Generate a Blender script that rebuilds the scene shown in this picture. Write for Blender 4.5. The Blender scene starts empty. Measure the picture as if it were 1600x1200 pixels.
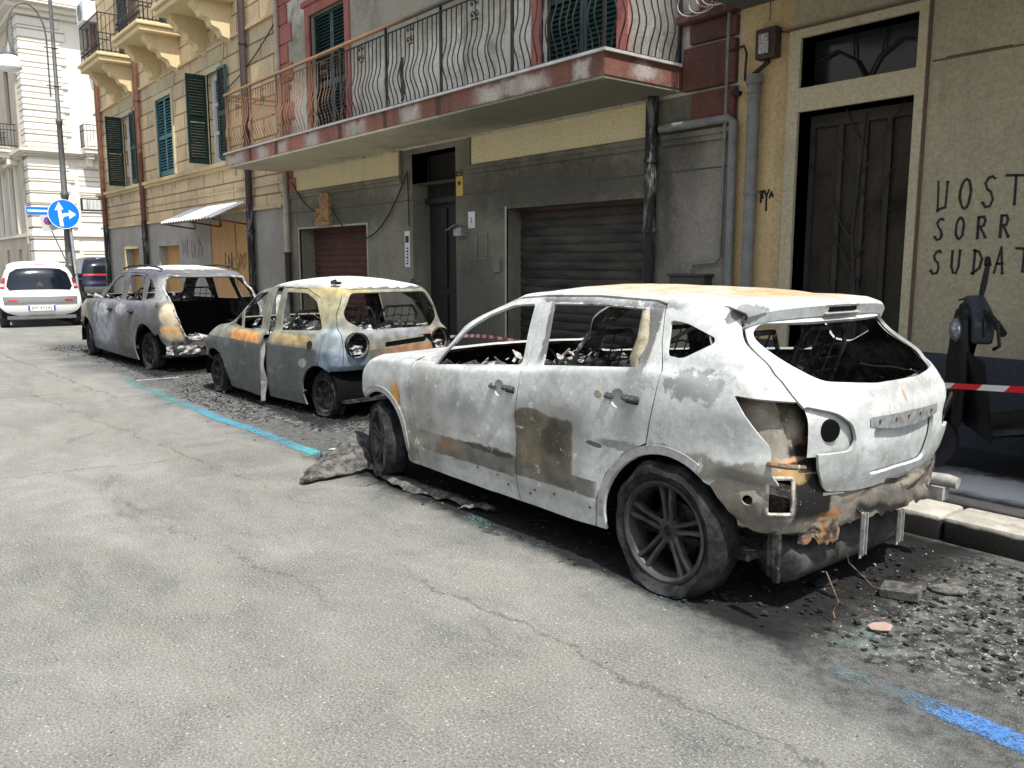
import bpy, bmesh, math, random
import numpy as np
from mathutils import Vector, Matrix, noise as mnoise
R = math.radians
scene = bpy.context.scene
col = scene.collection
random.seed(7); DBG = False

# ------------------------------------------------------------------ camera, sky, sun, exposure
cam_d = bpy.data.cameras.new('camera'); cam = bpy.data.objects.new('camera', cam_d); col.objects.link(cam)
cam.location = (0, 0, 1.56)
YAW, TILT = 38.9265, 8.272            # the view is turned 38.93 deg from the street's axis (-X) towards the houses (+Y)
cam.rotation_euler = (R(90 - TILT), 0, R(90 - YAW))
cam_d.sensor_width = 36; cam_d.lens = 36 * 1300 / 1600
cam_d.clip_start = .05; cam_d.clip_end = 500
scene.camera = cam
SUN_EL, SUN_AZ = 62.0, -9.5           # azimuth measured from +X towards +Y
sd = Vector((math.cos(R(SUN_EL)) * math.cos(R(SUN_AZ)), math.cos(R(SUN_EL)) * math.sin(R(SUN_AZ)), math.sin(R(SUN_EL))))
sun_d = bpy.data.lights.new('sun', 'SUN'); sun = bpy.data.objects.new('sun', sun_d); col.objects.link(sun)
sun_d.energy = 3.4; sun_d.angle = R(.55); sun_d.color = (1, .965, .905)
sun.rotation_euler = sd.to_track_quat('Z', 'Y').to_euler()
world = bpy.data.worlds.new('World'); scene.world = world; world.use_nodes = True
wn = world.node_tree; bg = wn.nodes['Background']
sky = wn.nodes.new('ShaderNodeTexSky'); sky.sky_type = 'NISHITA'; sky.sun_disc = False
sky.sun_elevation = R(SUN_EL); sky.sun_rotation = R(90 - SUN_AZ); sky.dust_density = 1.6; sky.air_density = 1.0
hsv = wn.nodes.new('ShaderNodeHueSaturation'); hsv.inputs['Saturation'].default_value = .5; wn.links.new(sky.outputs[0], hsv.inputs['Color']); wn.links.new(hsv.outputs[0], bg.inputs[0]); bg.inputs[1].default_value = .15
scene.view_settings.view_transform = 'Standard'; scene.view_settings.look = 'None'
scene.view_settings.exposure = 1.0; scene.view_settings.gamma = 1
scene.cycles.max_bounces = 8; scene.cycles.diffuse_bounces = 4

# ------------------------------------------------------------------ material helpers
class NT:
    def __init__(s, name):
        s.m = bpy.data.materials.new(name); s.m.use_nodes = True; s.t = s.m.node_tree; s.N = s.t.nodes; s.L = s.t.links
        s.b = s.N['Principled BSDF']; s._p = None; s._o = None
    def put(s, sock, v):
        if v is None: return
        if isinstance(v, bpy.types.NodeSocket): s.L.new(v, sock)
        elif isinstance(v, (tuple, list)) and len(v) == 3 and sock.type == 'RGBA': sock.default_value = (*v, 1)
        else: sock.default_value = v
    def P(s):
        if not s._p: s._p = s.N.new('ShaderNodeNewGeometry').outputs['Position']
        return s._p
    def O(s):
        if not s._o: s._o = s.N.new('ShaderNodeTexCoord').outputs['Object']
        return s._o
    def scl(s, v, sc, loc=(0, 0, 0)):
        n = s.N.new('ShaderNodeMapping'); s.put(n.inputs[0], v); n.inputs[3].default_value = sc; n.inputs[1].default_value = loc; return n.outputs[0]
    def noise(s, v, sc, det=4, rough=.55, dist=0, out=0):
        n = s.N.new('ShaderNodeTexNoise'); s.put(n.inputs['Vector'], v); n.inputs['Scale'].default_value = sc
        n.inputs['Detail'].default_value = det; n.inputs['Roughness'].default_value = rough; n.inputs['Distortion'].default_value = dist
        return n.outputs[out]
    def voro(s, v, sc, feat='F1', rnd=1):
        n = s.N.new('ShaderNodeTexVoronoi'); n.feature = feat; s.put(n.inputs['Vector'], v); n.inputs['Scale'].default_value = sc
        n.inputs['Randomness'].default_value = rnd; return n.outputs[0]
    def mr(s, v, a, b, c=0, d=1, smooth=True):
        n = s.N.new('ShaderNodeMapRange'); n.interpolation_type = 'SMOOTHSTEP' if smooth else 'LINEAR'
        for i, x in enumerate((v, a, b, c, d)): s.put(n.inputs[i], x)
        return n.outputs[0]
    def math(s, op, a, b=None, clamp=False):
        n = s.N.new('ShaderNodeMath'); n.operation = op; n.use_clamp = clamp; s.put(n.inputs[0], a); s.put(n.inputs[1], b); return n.outputs[0]
    def vm(s, op, a, b=None, out=0):
        n = s.N.new('ShaderNodeVectorMath'); n.operation = op; s.put(n.inputs[0], a)
        if b is not None: s.put(n.inputs[1], b)
        return n.outputs[out]
    def mix(s, f, a, b, mode='MIX'):
        n = s.N.new('ShaderNodeMix'); n.data_type = 'RGBA'; n.blend_type = mode
        s.put(n.inputs[0], f); s.put(n.inputs[6], a); s.put(n.inputs[7], b); return n.outputs[2]
    def xyz(s, v):
        n = s.N.new('ShaderNodeSeparateXYZ'); s.put(n.inputs[0], v); return n.outputs
    def fin(s, color, rough=.8, bump=None, bstr=.3, bdist=.01, metal=0, spec=.3):
        s.put(s.b.inputs['Base Color'], color); s.put(s.b.inputs['Roughness'], rough); s.put(s.b.inputs['Metallic'], metal)
        s.b.inputs['Specular IOR Level'].default_value = spec
        if bump is not None:
            n = s.N.new('ShaderNodeBump'); n.inputs['Strength'].default_value = bstr; n.inputs['Distance'].default_value = bdist
            s.put(n.inputs['Height'], bump); s.L.new(n.outputs[0], s.b.inputs['Normal'])
        return s.m
    def patch(s, v, c, h, shape='b', amp=.03, nsc=9, soft=.15):
        """mask of one stain or painted shade: box ('b') or ellipsoid ('e') with a wobbling edge"""
        d = s.vm('SUBTRACT', v, c)
        if amp:
            w = s.noise(v, nsc, 6, .72, 0, 1); w = s.vm('SUBTRACT', w, (.5, .5, .5)); w = s.vm('MULTIPLY', w, (amp * 2.6,) * 3); d = s.vm('ADD', d, w)
        d = s.vm('DIVIDE', d, h)
        if shape == 'e': l = s.vm('LENGTH', d, None, 1)
        else:
            d = s.vm('ABSOLUTE', d); x, y, z = s.xyz(d); l = s.math('MAXIMUM', s.math('MAXIMUM', x, y), z)
        return s.mr(l, 1 - soft, 1 + soft, 1, 0)

def simple(name, c, rough=.6, metal=0, var=.15, sc=12, world=False, spec=.4, bump=.15, bsc=60):
    t = NT(name); v = t.P() if world else t.O()
    n = t.noise(v, sc, 5, .6); n2 = t.noise(v, sc * 6, 3, .6)
    f = t.mr(t.math('ADD', n, t.math('MULTIPLY', n2, .4)), .4, 1.0)
    a = tuple(x * (1 - var * 1.3) for x in c); b = tuple(min(1, x * (1 + var)) for x in c)
    return t.fin(t.mix(f, a, b), t.mr(n, .3, .7, max(.05, rough - .1), min(1, rough + .1)), t.noise(v, bsc, 3), bump, .004, metal, spec)

def stucco(name, base, alt, dark=(.05, .048, .042), stain=.5, streak=.4, zones=(), courses=None, bump=.5, stainsc=.9, patches=()):
    """weathered wall paint in world space: blotches, rain streaks, soot"""
    t = NT(name); v = t.P()
    a = t.mr(t.noise(v, 1.1, 6, .6), .38, .66); c = t.mix(a, base, alt)
    for (x0, x1, z0, z1, cc, f) in zones:
        pm = t.patch(v, ((x0 + x1) / 2, 6.7, (z0 + z1) / 2), ((x1 - x0) / 2, 9, (z1 - z0) / 2), 'b', .012, 5, .02)
        c = t.mix(t.math('MULTIPLY', pm, f), c, cc)
    for p in patches:
        pm = t.patch(v, *p[:2], p[4] if len(p) > 4 else 'e', p[5] if len(p) > 5 else .2, 4, .5); c = t.mix(t.math('MULTIPLY', pm, p[3]), c, p[2])
    st = t.noise(t.scl(v, (2.6, 2.6, .28)), 1.6, 6, .7, .4); st = t.mr(st, .5, .78)
    c = t.mix(t.math('MULTIPLY', st, streak), c, dark)
    bl = t.mr(t.noise(v, stainsc, 7, .68, .5), .5, .72); c = t.mix(t.math('MULTIPLY', bl, stain * .6), c, dark)
    fine = t.mr(t.noise(v, 38, 4, .7), .3, .7, .82, 1.12); c = t.mix(1, c, fine, 'MULTIPLY')
    h = t.math('ADD', t.noise(v, 30, 5, .65), t.math('MULTIPLY', t.noise(v, 4, 4), 1.2))
    if courses:
        x, y, z = t.xyz(v); bw, bh, mort = courses
        n = t.N.new('ShaderNodeTexBrick'); cmb = t.N.new('ShaderNodeCombineXYZ'); t.put(cmb.inputs[0], t.math('ADD', x, y)); t.put(cmb.inputs[1], z)
        t.put(n.inputs['Vector'], cmb.outputs[0]); n.inputs['Scale'].default_value = 1; n.inputs['Mortar Size'].default_value = mort
        n.inputs['Brick Width'].default_value = bw; n.inputs['Row Height'].default_value = bh; n.inputs['Mortar Smooth'].default_value = .3
        n.inputs['Color1'].default_value = (.86, .86, .86, 1); n.inputs['Color2'].default_value = (1.1, 1.07, 1.03, 1); n.inputs['Mortar'].default_value = (.42, .4, .36, 1)
        c = t.mix(1, c, n.outputs[0], 'MULTIPLY'); h = t.math('SUBTRACT', h, t.math('MULTIPLY', n.outputs[1], 3))
    return t.fin(c, .9, h, bump, .012, 0, .15)

# ------------------------------------------------------------------ mesh helpers
class MB:
    def __init__(s): s.v = []; s.f = []; s.mi = []; s.cur = 0
    def add(s, vs, fs):
        o = len(s.v); s.v += [tuple(p) for p in vs]; s.f += [tuple(i + o for i in f) for f in fs]; s.mi += [s.cur] * len(fs); return s
    def box(s, x0, x1, y0, y1, z0, z1):
        s.cut = ([(x0, z0), (x1, z0), (x1, z1), (x0, z1)], 'y', y0, y1)
        return s.add([(x, y, z) for x in (x0, x1) for y in (y0, y1) for z in (z0, z1)],
                     [(0, 1, 3, 2), (4, 6, 7, 5), (0, 4, 5, 1), (2, 3, 7, 6), (0, 2, 6, 4), (1, 5, 7, 3)])
    def obox(s, c, h, ax=(0, 0, 0)):
        m = Matrix.Rotation(ax[2], 3, 'Z') @ Matrix.Rotation(ax[1], 3, 'Y') @ Matrix.Rotation(ax[0], 3, 'X')
        vs = [Vector(c) + m @ Vector((x * h[0], y * h[1], z * h[2])) for x in (-1, 1) for y in (-1, 1) for z in (-1, 1)]
        return s.add(vs, [(0, 1, 3, 2), (4, 6, 7, 5), (0, 4, 5, 1), (2, 3, 7, 6), (0, 2, 6, 4), (1, 5, 7, 3)])
    def tube(s, pts, r, n=8, flat=None):
        pts = [Vector(p) for p in pts]; rings = []; up = None
        for i, p in enumerate(pts):
            d = (pts[min(i + 1, len(pts) - 1)] - pts[max(i - 1, 0)]).normalized()
            if up is None: up = Vector((0, 0, 1)) if abs(d.z) < .9 else Vector((0, 1, 0))
            a = d.cross(up).normalized(); b = a.cross(d).normalized(); up = b
            rr = r[i] if isinstance(r, (list, tuple)) else r
            rings.append([p + a * math.cos(2 * math.pi * k / n) * rr + b * math.sin(2 * math.pi * k / n) * rr * (flat or 1) for k in range(n)])
        vs = [q for rg in rings for q in rg]; fs = []
        for i in range(len(pts) - 1):
            for k in range(n): fs.append((i * n + k, i * n + (k + 1) % n, (i + 1) * n + (k + 1) % n, (i + 1) * n + k))
        fs += [tuple(range(n))[::-1], tuple((len(pts) - 1) * n + k for k in range(n))]
        return s.add(vs, fs)
    def prism(s, poly, axis, a, b):
        """polygon (p,q) extruded along axis from a to b"""
        s.cut = ([tuple(q) for q in poly], axis, min(a, b), max(a, b))
        def m(p, q, t): return {'y': (p, t, q), 'x': (t, p, q), 'z': (p, q, t)}[axis]
        n = len(poly); vs = [m(p, q, a) for p, q in poly] + [m(p, q, b) for p, q in poly]
        return s.add(vs, [tuple(range(n))[::-1], tuple(range(n, 2 * n))] + [(i, (i + 1) % n, n + (i + 1) % n, n + i) for i in range(n)])
    def lathe(s, prof, c=(0, 0, 0), axis='y', n=40, fn=None, a0=0, a1=2 * math.pi, caps=False):
        """profile (r, t) turned round an axis"""
        rm_ = max(q[0] for q in prof); ts_ = [q[1] for q in prof]; cc_ = {'y': (c[0], c[2]), 'x': (c[1], c[2]), 'z': (c[0], c[1])}[axis]
        s.cut = ([(cc_[0] + rm_ * math.cos(2 * math.pi * (k + .37) / n), cc_[1] + rm_ * math.sin(2 * math.pi * (k + .37) / n)) for k in range(n)], axis, min(ts_), max(ts_))
        vs = []; fs = []; m = len(prof); full = abs(a1 - a0 - 2 * math.pi) < 1e-6; nn = n if full else n + 1
        for k in range(nn):
            a = a0 + (a1 - a0) * k / n
            for (r, t) in prof:
                p, q = r * math.cos(a), r * math.sin(a)
                P = {'y': (p, t, q), 'z': (p, q, t), 'x': (t, p, q)}[axis]
                P = Vector(P) + Vector(c)
                if fn: P = fn(P, a, r, t)
                vs.append(P)
        for k in range(n):
            k2 = (k + 1) % nn
            for j in range(m - 1): fs.append((k * m + j, k * m + j + 1, k2 * m + j + 1, k2 * m + j))
        return s.add(vs, fs)
    def grid(s, P):
        h, w = len(P), len(P[0])
        return s.add([p for row in P for p in row], [(i * w + j, i * w + j + 1, (i + 1) * w + j + 1, (i + 1) * w + j) for i in range(h - 1) for j in range(w - 1)])
    def ribbon(s, pts, w, y):
        """flat brush stroke in a wall plane (x,z), 3 mm thick"""
        for (a, b) in zip(pts[:-1], pts[1:]):
            dx, dz = b[0] - a[0], b[1] - a[1]; l = math.hypot(dx, dz) or 1; nx, nz = -dz / l * w / 2, dx / l * w / 2; ex, ez = dx / l * w * .35, dz / l * w * .35
            s.prism([(a[0] - ex + nx, a[1] - ez + nz), (a[0] - ex - nx, a[1] - ez - nz), (b[0] + ex - nx, b[1] + ez - nz), (b[0] + ex + nx, b[1] + ez + nz)], 'y', y, y - .002)
            y -= .0004
        return s
    def mesh(s, name):
        me = bpy.data.meshes.new(name); me.from_pydata(s.v, [], s.f); me.polygons.foreach_set('material_index', s.mi); me.update(); return me

def recalc(me):
    b = bmesh.new(); b.from_mesh(me); bmesh.ops.remove_doubles(b, verts=b.verts, dist=1e-5); bmesh.ops.recalc_face_normals(b, faces=b.faces); b.to_mesh(me); b.free()
def crisp(me, ang=35):
    me.polygons.foreach_set('use_smooth', [True] * len(me.polygons)); me.set_sharp_from_angle(angle=R(ang)); me.update()
def obj(name, mb, mats, parent=None, smooth=None, bevel=0, fix=True, label=None):
    me = mb.mesh(name) if isinstance(mb, MB) else mb
    if isinstance(mb, MB) and fix: recalc(me)
    for m in (mats if isinstance(mats, (list, tuple)) else [mats]): me.materials.append(m)
    o = bpy.data.objects.new(name, me); col.objects.link(o)
    if parent is not None:
        o.parent = parent
        if parent.get('_w'): o.matrix_parent_inverse = Matrix.Translation(-Vector(parent['_w']))
    if bevel:
        md = o.modifiers.new('b', 'BEVEL'); md.width = bevel; md.segments = 2; md.limit_method = 'ANGLE'; md.angle_limit = R(40); bake(o)
    if smooth: crisp(o.data, smooth)
    if label: o['label'] = label
    return o
def bake(o):
    dg = bpy.context.evaluated_depsgraph_get(); dg.update(); me = bpy.data.meshes.new_from_object(o.evaluated_get(dg)); o.modifiers.clear(); o.data = me
def boolean(o, mb, op='DIFFERENCE'):
    """cut an open sheet along the outline of a prism: split its faces on the outline, then drop those inside (or outside) it"""
    poly, axis, lo, hi = mb.cut
    ia, ib, ic = {'y': (0, 2, 1), 'x': (1, 2, 0)}[axis]; n = len(poly)
    b = bmesh.new(); b.from_mesh(o.data); P = poly
    x0, x1 = min(p[0] for p in P) - .02, max(p[0] for p in P) + .02; z0, z1 = min(p[1] for p in P) - .02, max(p[1] for p in P) + .02
    def near(f, a0, a1, c0, c1):
        us = [v.co[ia] for v in f.verts]; ws = [v.co[ib] for v in f.verts]
        return max(us) >= a0 and min(us) <= a1 and max(ws) >= c0 and min(ws) <= c1
    cand = [f for f in b.faces if lo <= f.calc_center_median()[ic] <= hi and near(f, x0, x1, z0, z1)]
    for i in range(n):
        p, q = P[i], P[(i + 1) % n]; d = (q[0] - p[0], q[1] - p[1]); l = math.hypot(*d)
        if l < 1e-5: continue
        a0, a1, c0, c1 = min(p[0], q[0]) - 1e-4, max(p[0], q[0]) + 1e-4, min(p[1], q[1]) - 1e-4, max(p[1], q[1]) + 1e-4
        sel = [f for f in cand if f.is_valid and near(f, a0, a1, c0, c1)]
        if not sel: continue
        co = [0, 0, 0]; no = [0, 0, 0]; co[ia], co[ib] = p; no[ia], no[ib] = -d[1] / l, d[0] / l
        geom = sel + list({e for f in sel for e in f.edges}) + list({v for f in sel for v in f.verts})
        r = bmesh.ops.bisect_plane(b, geom=geom, dist=1e-6, plane_co=co, plane_no=no)
        seen = set(cand); cand = [f for f in cand if f.is_valid] + [f for f in r['geom'] if isinstance(f, bmesh.types.BMFace) and f.is_valid and f not in seen]
    def inside(f):
        c = f.calc_center_median()
        if not lo <= c[ic] <= hi: return False
        u, w = c[ia], c[ib]; k = False
        if not (x0 <= u <= x1 and z0 <= w <= z1): return False
        for i in range(n):
            p, q = P[i], P[(i + 1) % n]
            if (p[1] > w) != (q[1] > w) and u < (q[0] - p[0]) * (w - p[1]) / (q[1] - p[1]) + p[0]: k = not k
        return k
    dead = [f for f in b.faces if inside(f) == (op == 'DIFFERENCE')]
    bmesh.ops.delete(b, geom=dead, context='FACES'); me = o.data.copy(); b.to_mesh(me); b.free(); o.data = me
def thicken(o, th=.016, off=-1, ang=28):
    bm_ = bmesh.new(); bm_.from_mesh(o.data); bmesh.ops.remove_doubles(bm_, verts=bm_.verts, dist=2e-4); bm_.to_mesh(o.data); bm_.free()
    md = o.modifiers.new('s', 'SOLIDIFY'); md.thickness = th; md.offset = off; md.material_offset = 1 if len(o.data.materials) > 1 else 0; md.use_even_offset = False; bake(o); crisp(o.data, ang)
def tag(o, label, cat, group=None):
    o['label'] = label; o['category'] = cat
    if group: o['group'] = group
    return o
def thing(name, label, cat, loc=(0, 0, 0), rz=0, group=None, world=False):
    o = bpy.data.objects.new(name, None); col.objects.link(o); o.location = loc; o.rotation_euler = (0, 0, rz)
    o.empty_display_size = .2
    if world: o['_w'] = tuple(loc)
    return tag(o, label, cat, group)
def struct(o): o['kind'] = 'structure'; return o
def stuff(o): o['kind'] = 'stuff'; return o
def copy_tree(o, parent=None):
    c = o.copy(); col.objects.link(c)
    if parent: c.parent = parent
    for ch in list(o.children): copy_tree(ch, c)
    return c
def text_mesh(txt, size, ext=.001):
    cu = bpy.data.curves.new('t', 'FONT'); cu.body = txt; cu.size = size; cu.extrude = ext; cu.align_x = 'CENTER'; cu.align_y = 'CENTER'; cu.resolution_u = 3
    o = bpy.data.objects.new('t', cu); col.objects.link(o); bpy.context.view_layer.update()
    me = bpy.data.meshes.new_from_object(o.evaluated_get(bpy.context.evaluated_depsgraph_get())); bpy.data.objects.remove(o); return me
def text(name, txt, size, loc, rot, mat, parent=None):
    me = text_mesh(txt, size); me.transform(Matrix.Translation(loc) @ Matrix.Rotation(rot[2], 4, 'Z') @ Matrix.Rotation(rot[0], 4, 'X'))
    return obj(name, me, mat, parent)
def pchip(xs, ys):
    xs = np.array(xs, float); ys = np.array(ys, float); h = np.diff(xs); d = np.diff(ys) / h; m = np.zeros(len(xs))
    for i in range(1, len(xs) - 1):
        if d[i - 1] * d[i] > 0: w1 = 2 * h[i] + h[i - 1]; w2 = h[i] + 2 * h[i - 1]; m[i] = (w1 + w2) / (w1 / d[i - 1] + w2 / d[i])
    m[0], m[-1] = d[0], d[-1]
    def f(x):
        x = np.clip(np.asarray(x, float), xs[0], xs[-1]); i = np.clip(np.searchsorted(xs, x) - 1, 0, len(h) - 1); t = (x - xs[i]) / h[i]
        return (2 * t**3 - 3 * t**2 + 1) * ys[i] + (t**3 - 2 * t**2 + t) * h[i] * m[i] + (-2 * t**3 + 3 * t**2) * ys[i + 1] + (t**3 - t**2) * h[i] * m[i + 1]
    return f
def tab(t): return pchip([a for a, b in t], [b for a, b in t])

# ------------------------------------------------------------------ ground
t = NT('asphalt'); v = t.P(); x, y, z = t.xyz(v)
big = t.mr(t.noise(v, .35, 5, .6), .35, .7); c = t.mix(big, (.150, .152, .138), (.198, .197, .176))
c = t.mix(t.math('MULTIPLY', t.mr(t.noise(v, 1.7, 6, .7, .6), .50, .68), .5), c, (.105, .108, .104))
c = t.mix(t.math('MULTIPLY', t.mr(t.noise(v, .8, 5, .65, .8), .56, .63), .45), c, (.215, .212, .192))
c = t.mix(t.math('MULTIPLY', t.mr(t.noise(t.scl(v, (.25, 1, 1)), 2.4, 5, .65), .52, .66), .35), c, (.19, .19, .175))
# lighter repair patches with soft worn edges
for cx_, cy_, hx_, hy_ in ((-8.6, 1.15, 2.6, .75), (-5.9, .75, 1.1, .5), (-12.5, .2, 3.2, .9)):
    c = t.mix(t.math('MULTIPLY', t.patch(v, (cx_, cy_, 0), (hx_, hy_, 1), 'b', .16, 2.2, .12), .42), c, (.235, .23, .205))
wv = t.noise(t.scl(v, (.5, 1.1, 1)), 1.15, 8, .68, .9); c = t.mix(1, c, t.mr(wv, .34, .66, .86, 1.2), 'MULTIPLY')
wv2 = t.noise(v, 4.2, 7, .72, .6); c = t.mix(1, c, t.mr(wv2, .34, .66, .92, 1.12), 'MULTIPLY')
c = t.mix(t.math('MULTIPLY', t.mr(t.noise(v, .55, 6, .7, 1.2), .55, .62), .5), c, (.235, .222, .185))
c = t.mix(t.math('MULTIPLY', t.mr(t.noise(t.scl(v, (.4, 1, 1), (7, 3, 0)), 1.5, 7, .72, .8), .60, .68), .55), c, (.085, .085, .082))
n1 = t.noise(v, 92, 5, .8); n3 = t.noise(v, 150, 3, .7)
c = t.mix(t.mr(n1, .49, .70), c, (.42, .415, .38)); c = t.mix(t.mr(n1, .49, .30), c, (.038, .038, .036)); c = t.mix(t.math('MULTIPLY', t.mr(n3, .55, .72), .6), c, (.42, .41, .38)); c = t.mix(t.math('MULTIPLY', t.mr(n3, .45, .3), .6), c, (.04, .04, .038))
n2 = t.voro(v, 48); c = t.mix(t.math('MULTIPLY', t.mr(n2, .24, .12), t.mr(t.noise(v, 48, 1), .56, .62)), c, (.55, .54, .50))
n4 = t.voro(v, 26); c = t.mix(t.math('MULTIPLY', t.mr(n4, .2, .1), t.mr(t.noise(v, 24, 1), .60, .66)), c, (.05, .05, .05))
for (px, py, ang, L, w) in ((-8.6, 1.95, 5, 4.5, .009), (-14.0, 2.25, 3, 4.8, .014), (-2.3, 2.2, 3, 1.8, .009), (-11.2, 1.3, 84, 1.5, .011), (-6.9, 1.2, 80, 1.1, .008), (-4.6, 1.5, 8, 1.6, .006)):
    wob = t.math('MULTIPLY', t.math('SUBTRACT', t.noise(v, 2.6, 7, .75), .5), .42)
    ca, sa = math.cos(R(ang)), math.sin(R(ang))
    u_ = t.math('ADD', t.math('MULTIPLY', t.math('SUBTRACT', x, px), ca), t.math('MULTIPLY', t.math('SUBTRACT', y, py), sa))
    w_ = t.math('ADD', t.math('SUBTRACT', t.math('MULTIPLY', t.math('SUBTRACT', y, py), ca), t.math('MULTIPLY', t.math('SUBTRACT', x, px), sa)), wob)
    ck = t.math('MULTIPLY', t.mr(t.math('ABSOLUTE', w_), w * .3, w * 1.8, 1, 0), t.mr(t.math('ABSOLUTE', u_), L * .6, L, 1, 0))
    ck = t.math('MULTIPLY', ck, t.mr(t.noise(v, 3, 4, .7), .36, .5)); c = t.mix(t.math('MULTIPLY', ck, .5), c, (.04, .038, .035))
# soot of the fires: lies along the parked wrecks
wy = t.math('ADD', y, t.math('MULTIPLY', t.math('SUBTRACT', t.noise(v, .9, 6, .65, .5), .5), 1.5))
soot = t.math('MULTIPLY', t.mr(wy, 2.55, 3.15), t.mr(x, -19.5, -17.5)); soot2 = t.math('MULTIPLY', t.mr(wy, 2.3, 2.9), t.mr(x, -3.4, -1.6))
dk = t.mix(t.mr(t.noise(v, 16, 6, .75), .36, .66), (.035, .036, .036), (.115, .118, .113)); dk = t.mix(t.mr(n3, .55, .7), dk, (.3, .3, .29)); dk = t.mix(t.math('MULTIPLY', t.mr(t.noise(v, 2.2, 5, .7, .6), .54, .66), .5), dk, (.10, .125, .118))
c = t.mix(t.math('MULTIPLY', t.math('MAXIMUM', soot, soot2), .9), c, dk)
for c0_, h0_ in (((-3.95, 3.8, 0), (2.2, .93, 1)), ((-8.95, 4.35, 0), (1.75, .86, 1)), ((-14.2, 4.25, 0), (2.3, .95, 1))): c = t.mix(t.math('MULTIPLY', t.patch(v, c0_, h0_, 'b', .10, 5, .08), .95), c, (.006, .006, .006))  # painted shade: near-black boxes deepen the shadow under each car
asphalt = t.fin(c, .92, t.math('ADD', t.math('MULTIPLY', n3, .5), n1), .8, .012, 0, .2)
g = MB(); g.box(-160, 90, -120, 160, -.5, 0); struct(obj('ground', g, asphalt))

def ground_strip(name, mat, x0, x1, pts, w, z=.004, jit=.02, seed=0):
    rnd = random.Random(seed); m = MB(); n = int((x1 - x0) / .08); rows = [[], []]
    for i in range(n + 1):
        x = x0 + (x1 - x0) * i / n; cy = float(pts(x)); a = rnd.uniform(-jit, jit); b = rnd.uniform(-jit, jit)
        rows[0].append((x, cy - w / 2 + a, z)); rows[1].append((x, cy + w / 2 + b, z))
    m.grid(rows); o = obj(name, m, mat, fix=False); return struct(o)
def paint(name, cols, wear):
    t = NT(name); v = t.P(); x, y, z = t.xyz(v); c = None
    for (xc, cc) in cols:
        c = cc if c is None else t.mix(t.mr(x, xc - .8, xc + .2), c, cc)
    c = t.mix(t.mr(t.noise(v, 70, 3, .7), .45, .75), c, (.2, .21, .2)) if not isinstance(c, tuple) else t.mix(t.mr(t.noise(v, 70, 3, .7), .45, .75), c, (.2, .21, .2))
    w = t.noise(v, 55, 6, .75); lo = t.mr(t.noise(v, 1.6, 3, .6), .4, .66, *wear)
    al = t.mr(w, lo, t.math('ADD', lo, .12)); t.fin(c, .75, None); t.put(t.b.inputs['Alpha'], al); return t.m
def ramp(t, f, stops):
    n = t.N.new('ShaderNodeValToRGB'); t.put(n.inputs[0], f); el = n.color_ramp.elements
    while len(el) < len(stops): el.new(.5)
    for e, (p, c_) in zip(el, stops): e.position = p; e.color = (*c_, 1) if isinstance(c_, tuple) else (c_, c_, c_, 1)
    return n.outputs[0]
t = NT('worn_parking_line_paint'); v = t.P(); x, y, z = t.xyz(v); f = t.mr(x, -12.5, 0, 0, 1, False); P_ = lambda q: (q + 12.5) / 12.5
c = ramp(t, f, [(P_(-12.3), (.09, .27, .26)), (P_(-9.6), (.08, .27, .29)), (P_(-8.8), (.055, .25, .34)), (P_(-6.8), (.06, .25, .33)), (P_(-6.3), (.07, .37, .40)), (P_(-4), (.11, .26, .24)), (P_(-1.9), (.08, .25, .26)), (P_(-1.5), (.07, .27, .33)), (P_(-1.15), (.04, .15, .40))])
w = ramp(t, f, [(P_(a), b) for a, b in ((-12.4, .6), (-11.8, .42), (-9.6, .38), (-8.9, .34), (-8.2, .30), (-7.2, .36), (-6.9, .44), (-6.3, .30), (-5.95, .70), (-4.5, .68), (-4.0, .52), (-3.3, .54), (-3.0, .72), (-2.5, .53), (-2.1, .60), (-1.8, .74), (-1.55, .50), (-1.4, .56), (-1.15, .38), (-.7, .28))])
w = t.math('ADD', w, t.math('MULTIPLY', t.math('SUBTRACT', t.noise(v, 3.2, 4, .6), .5), .35)); ed = t.math('ABSOLUTE', t.math('SUBTRACT', t.xyz(t.N.new('ShaderNodeUVMap').outputs[0])[1], .5))
w = t.math('ADD', w, t.mr(ed, .25, .5, 0, .3)); gr = t.noise(v, 75, 6, .78); c = t.mix(t.mr(t.noise(v, 120, 3, .7), .5, .72), c, (.24, .27, .26)); c = t.mix(t.mr(t.noise(v, 90, 3, .7), .5, .3), c, (.03, .06, .07))
t.fin(c, .8, None); t.put(t.b.inputs['Alpha'], t.math('MULTIPLY', t.mr(gr, w, t.math('ADD', w, .2)), .92)); M_line = t.m
ly = tab([(-20, 2.9), (-12, 2.92), (-9, 2.9), (-6, 2.97), (-3, 2.9), (-1, 2.88), (0, 2.86)])
def painted(name, pts, w, mat, z=.004):
    me = bpy.data.meshes.new(name); vs = []; uv = []
    for i, (a, b) in enumerate(pts):
        p = Vector(pts[max(i - 1, 0)]); q = Vector(pts[min(i + 1, len(pts) - 1)]); d = (q - p).normalized(); n_ = Vector((-d.y, d.x)) * w / 2
        vs += [(a - n_.x, b - n_.y, z), (a + n_.x, b + n_.y, z)]
    me.from_pydata(vs, [], [(2 * i, 2 * i + 2, 2 * i + 3, 2 * i + 1) for i in range(len(pts) - 1)]); ul = me.uv_layers.new(name='UVMap')
    for p in me.polygons:
        for li, vi in zip(p.loop_indices, p.vertices): ul.data[li].uv = (vi // 2, vi % 2)
    me.materials.append(mat); o = bpy.data.objects.new(name, me); col.objects.link(o); return struct(o)
painted('road_marking', [(x_, float(ly(x_)) + .012 * math.sin(x_ * 4)) for x_ in np.linspace(-12.4, 0, 160)], .17, M_line)
M_wl = paint('white_line_paint', [(-30, (.5, .5, .48))], (.34, .5))
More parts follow.
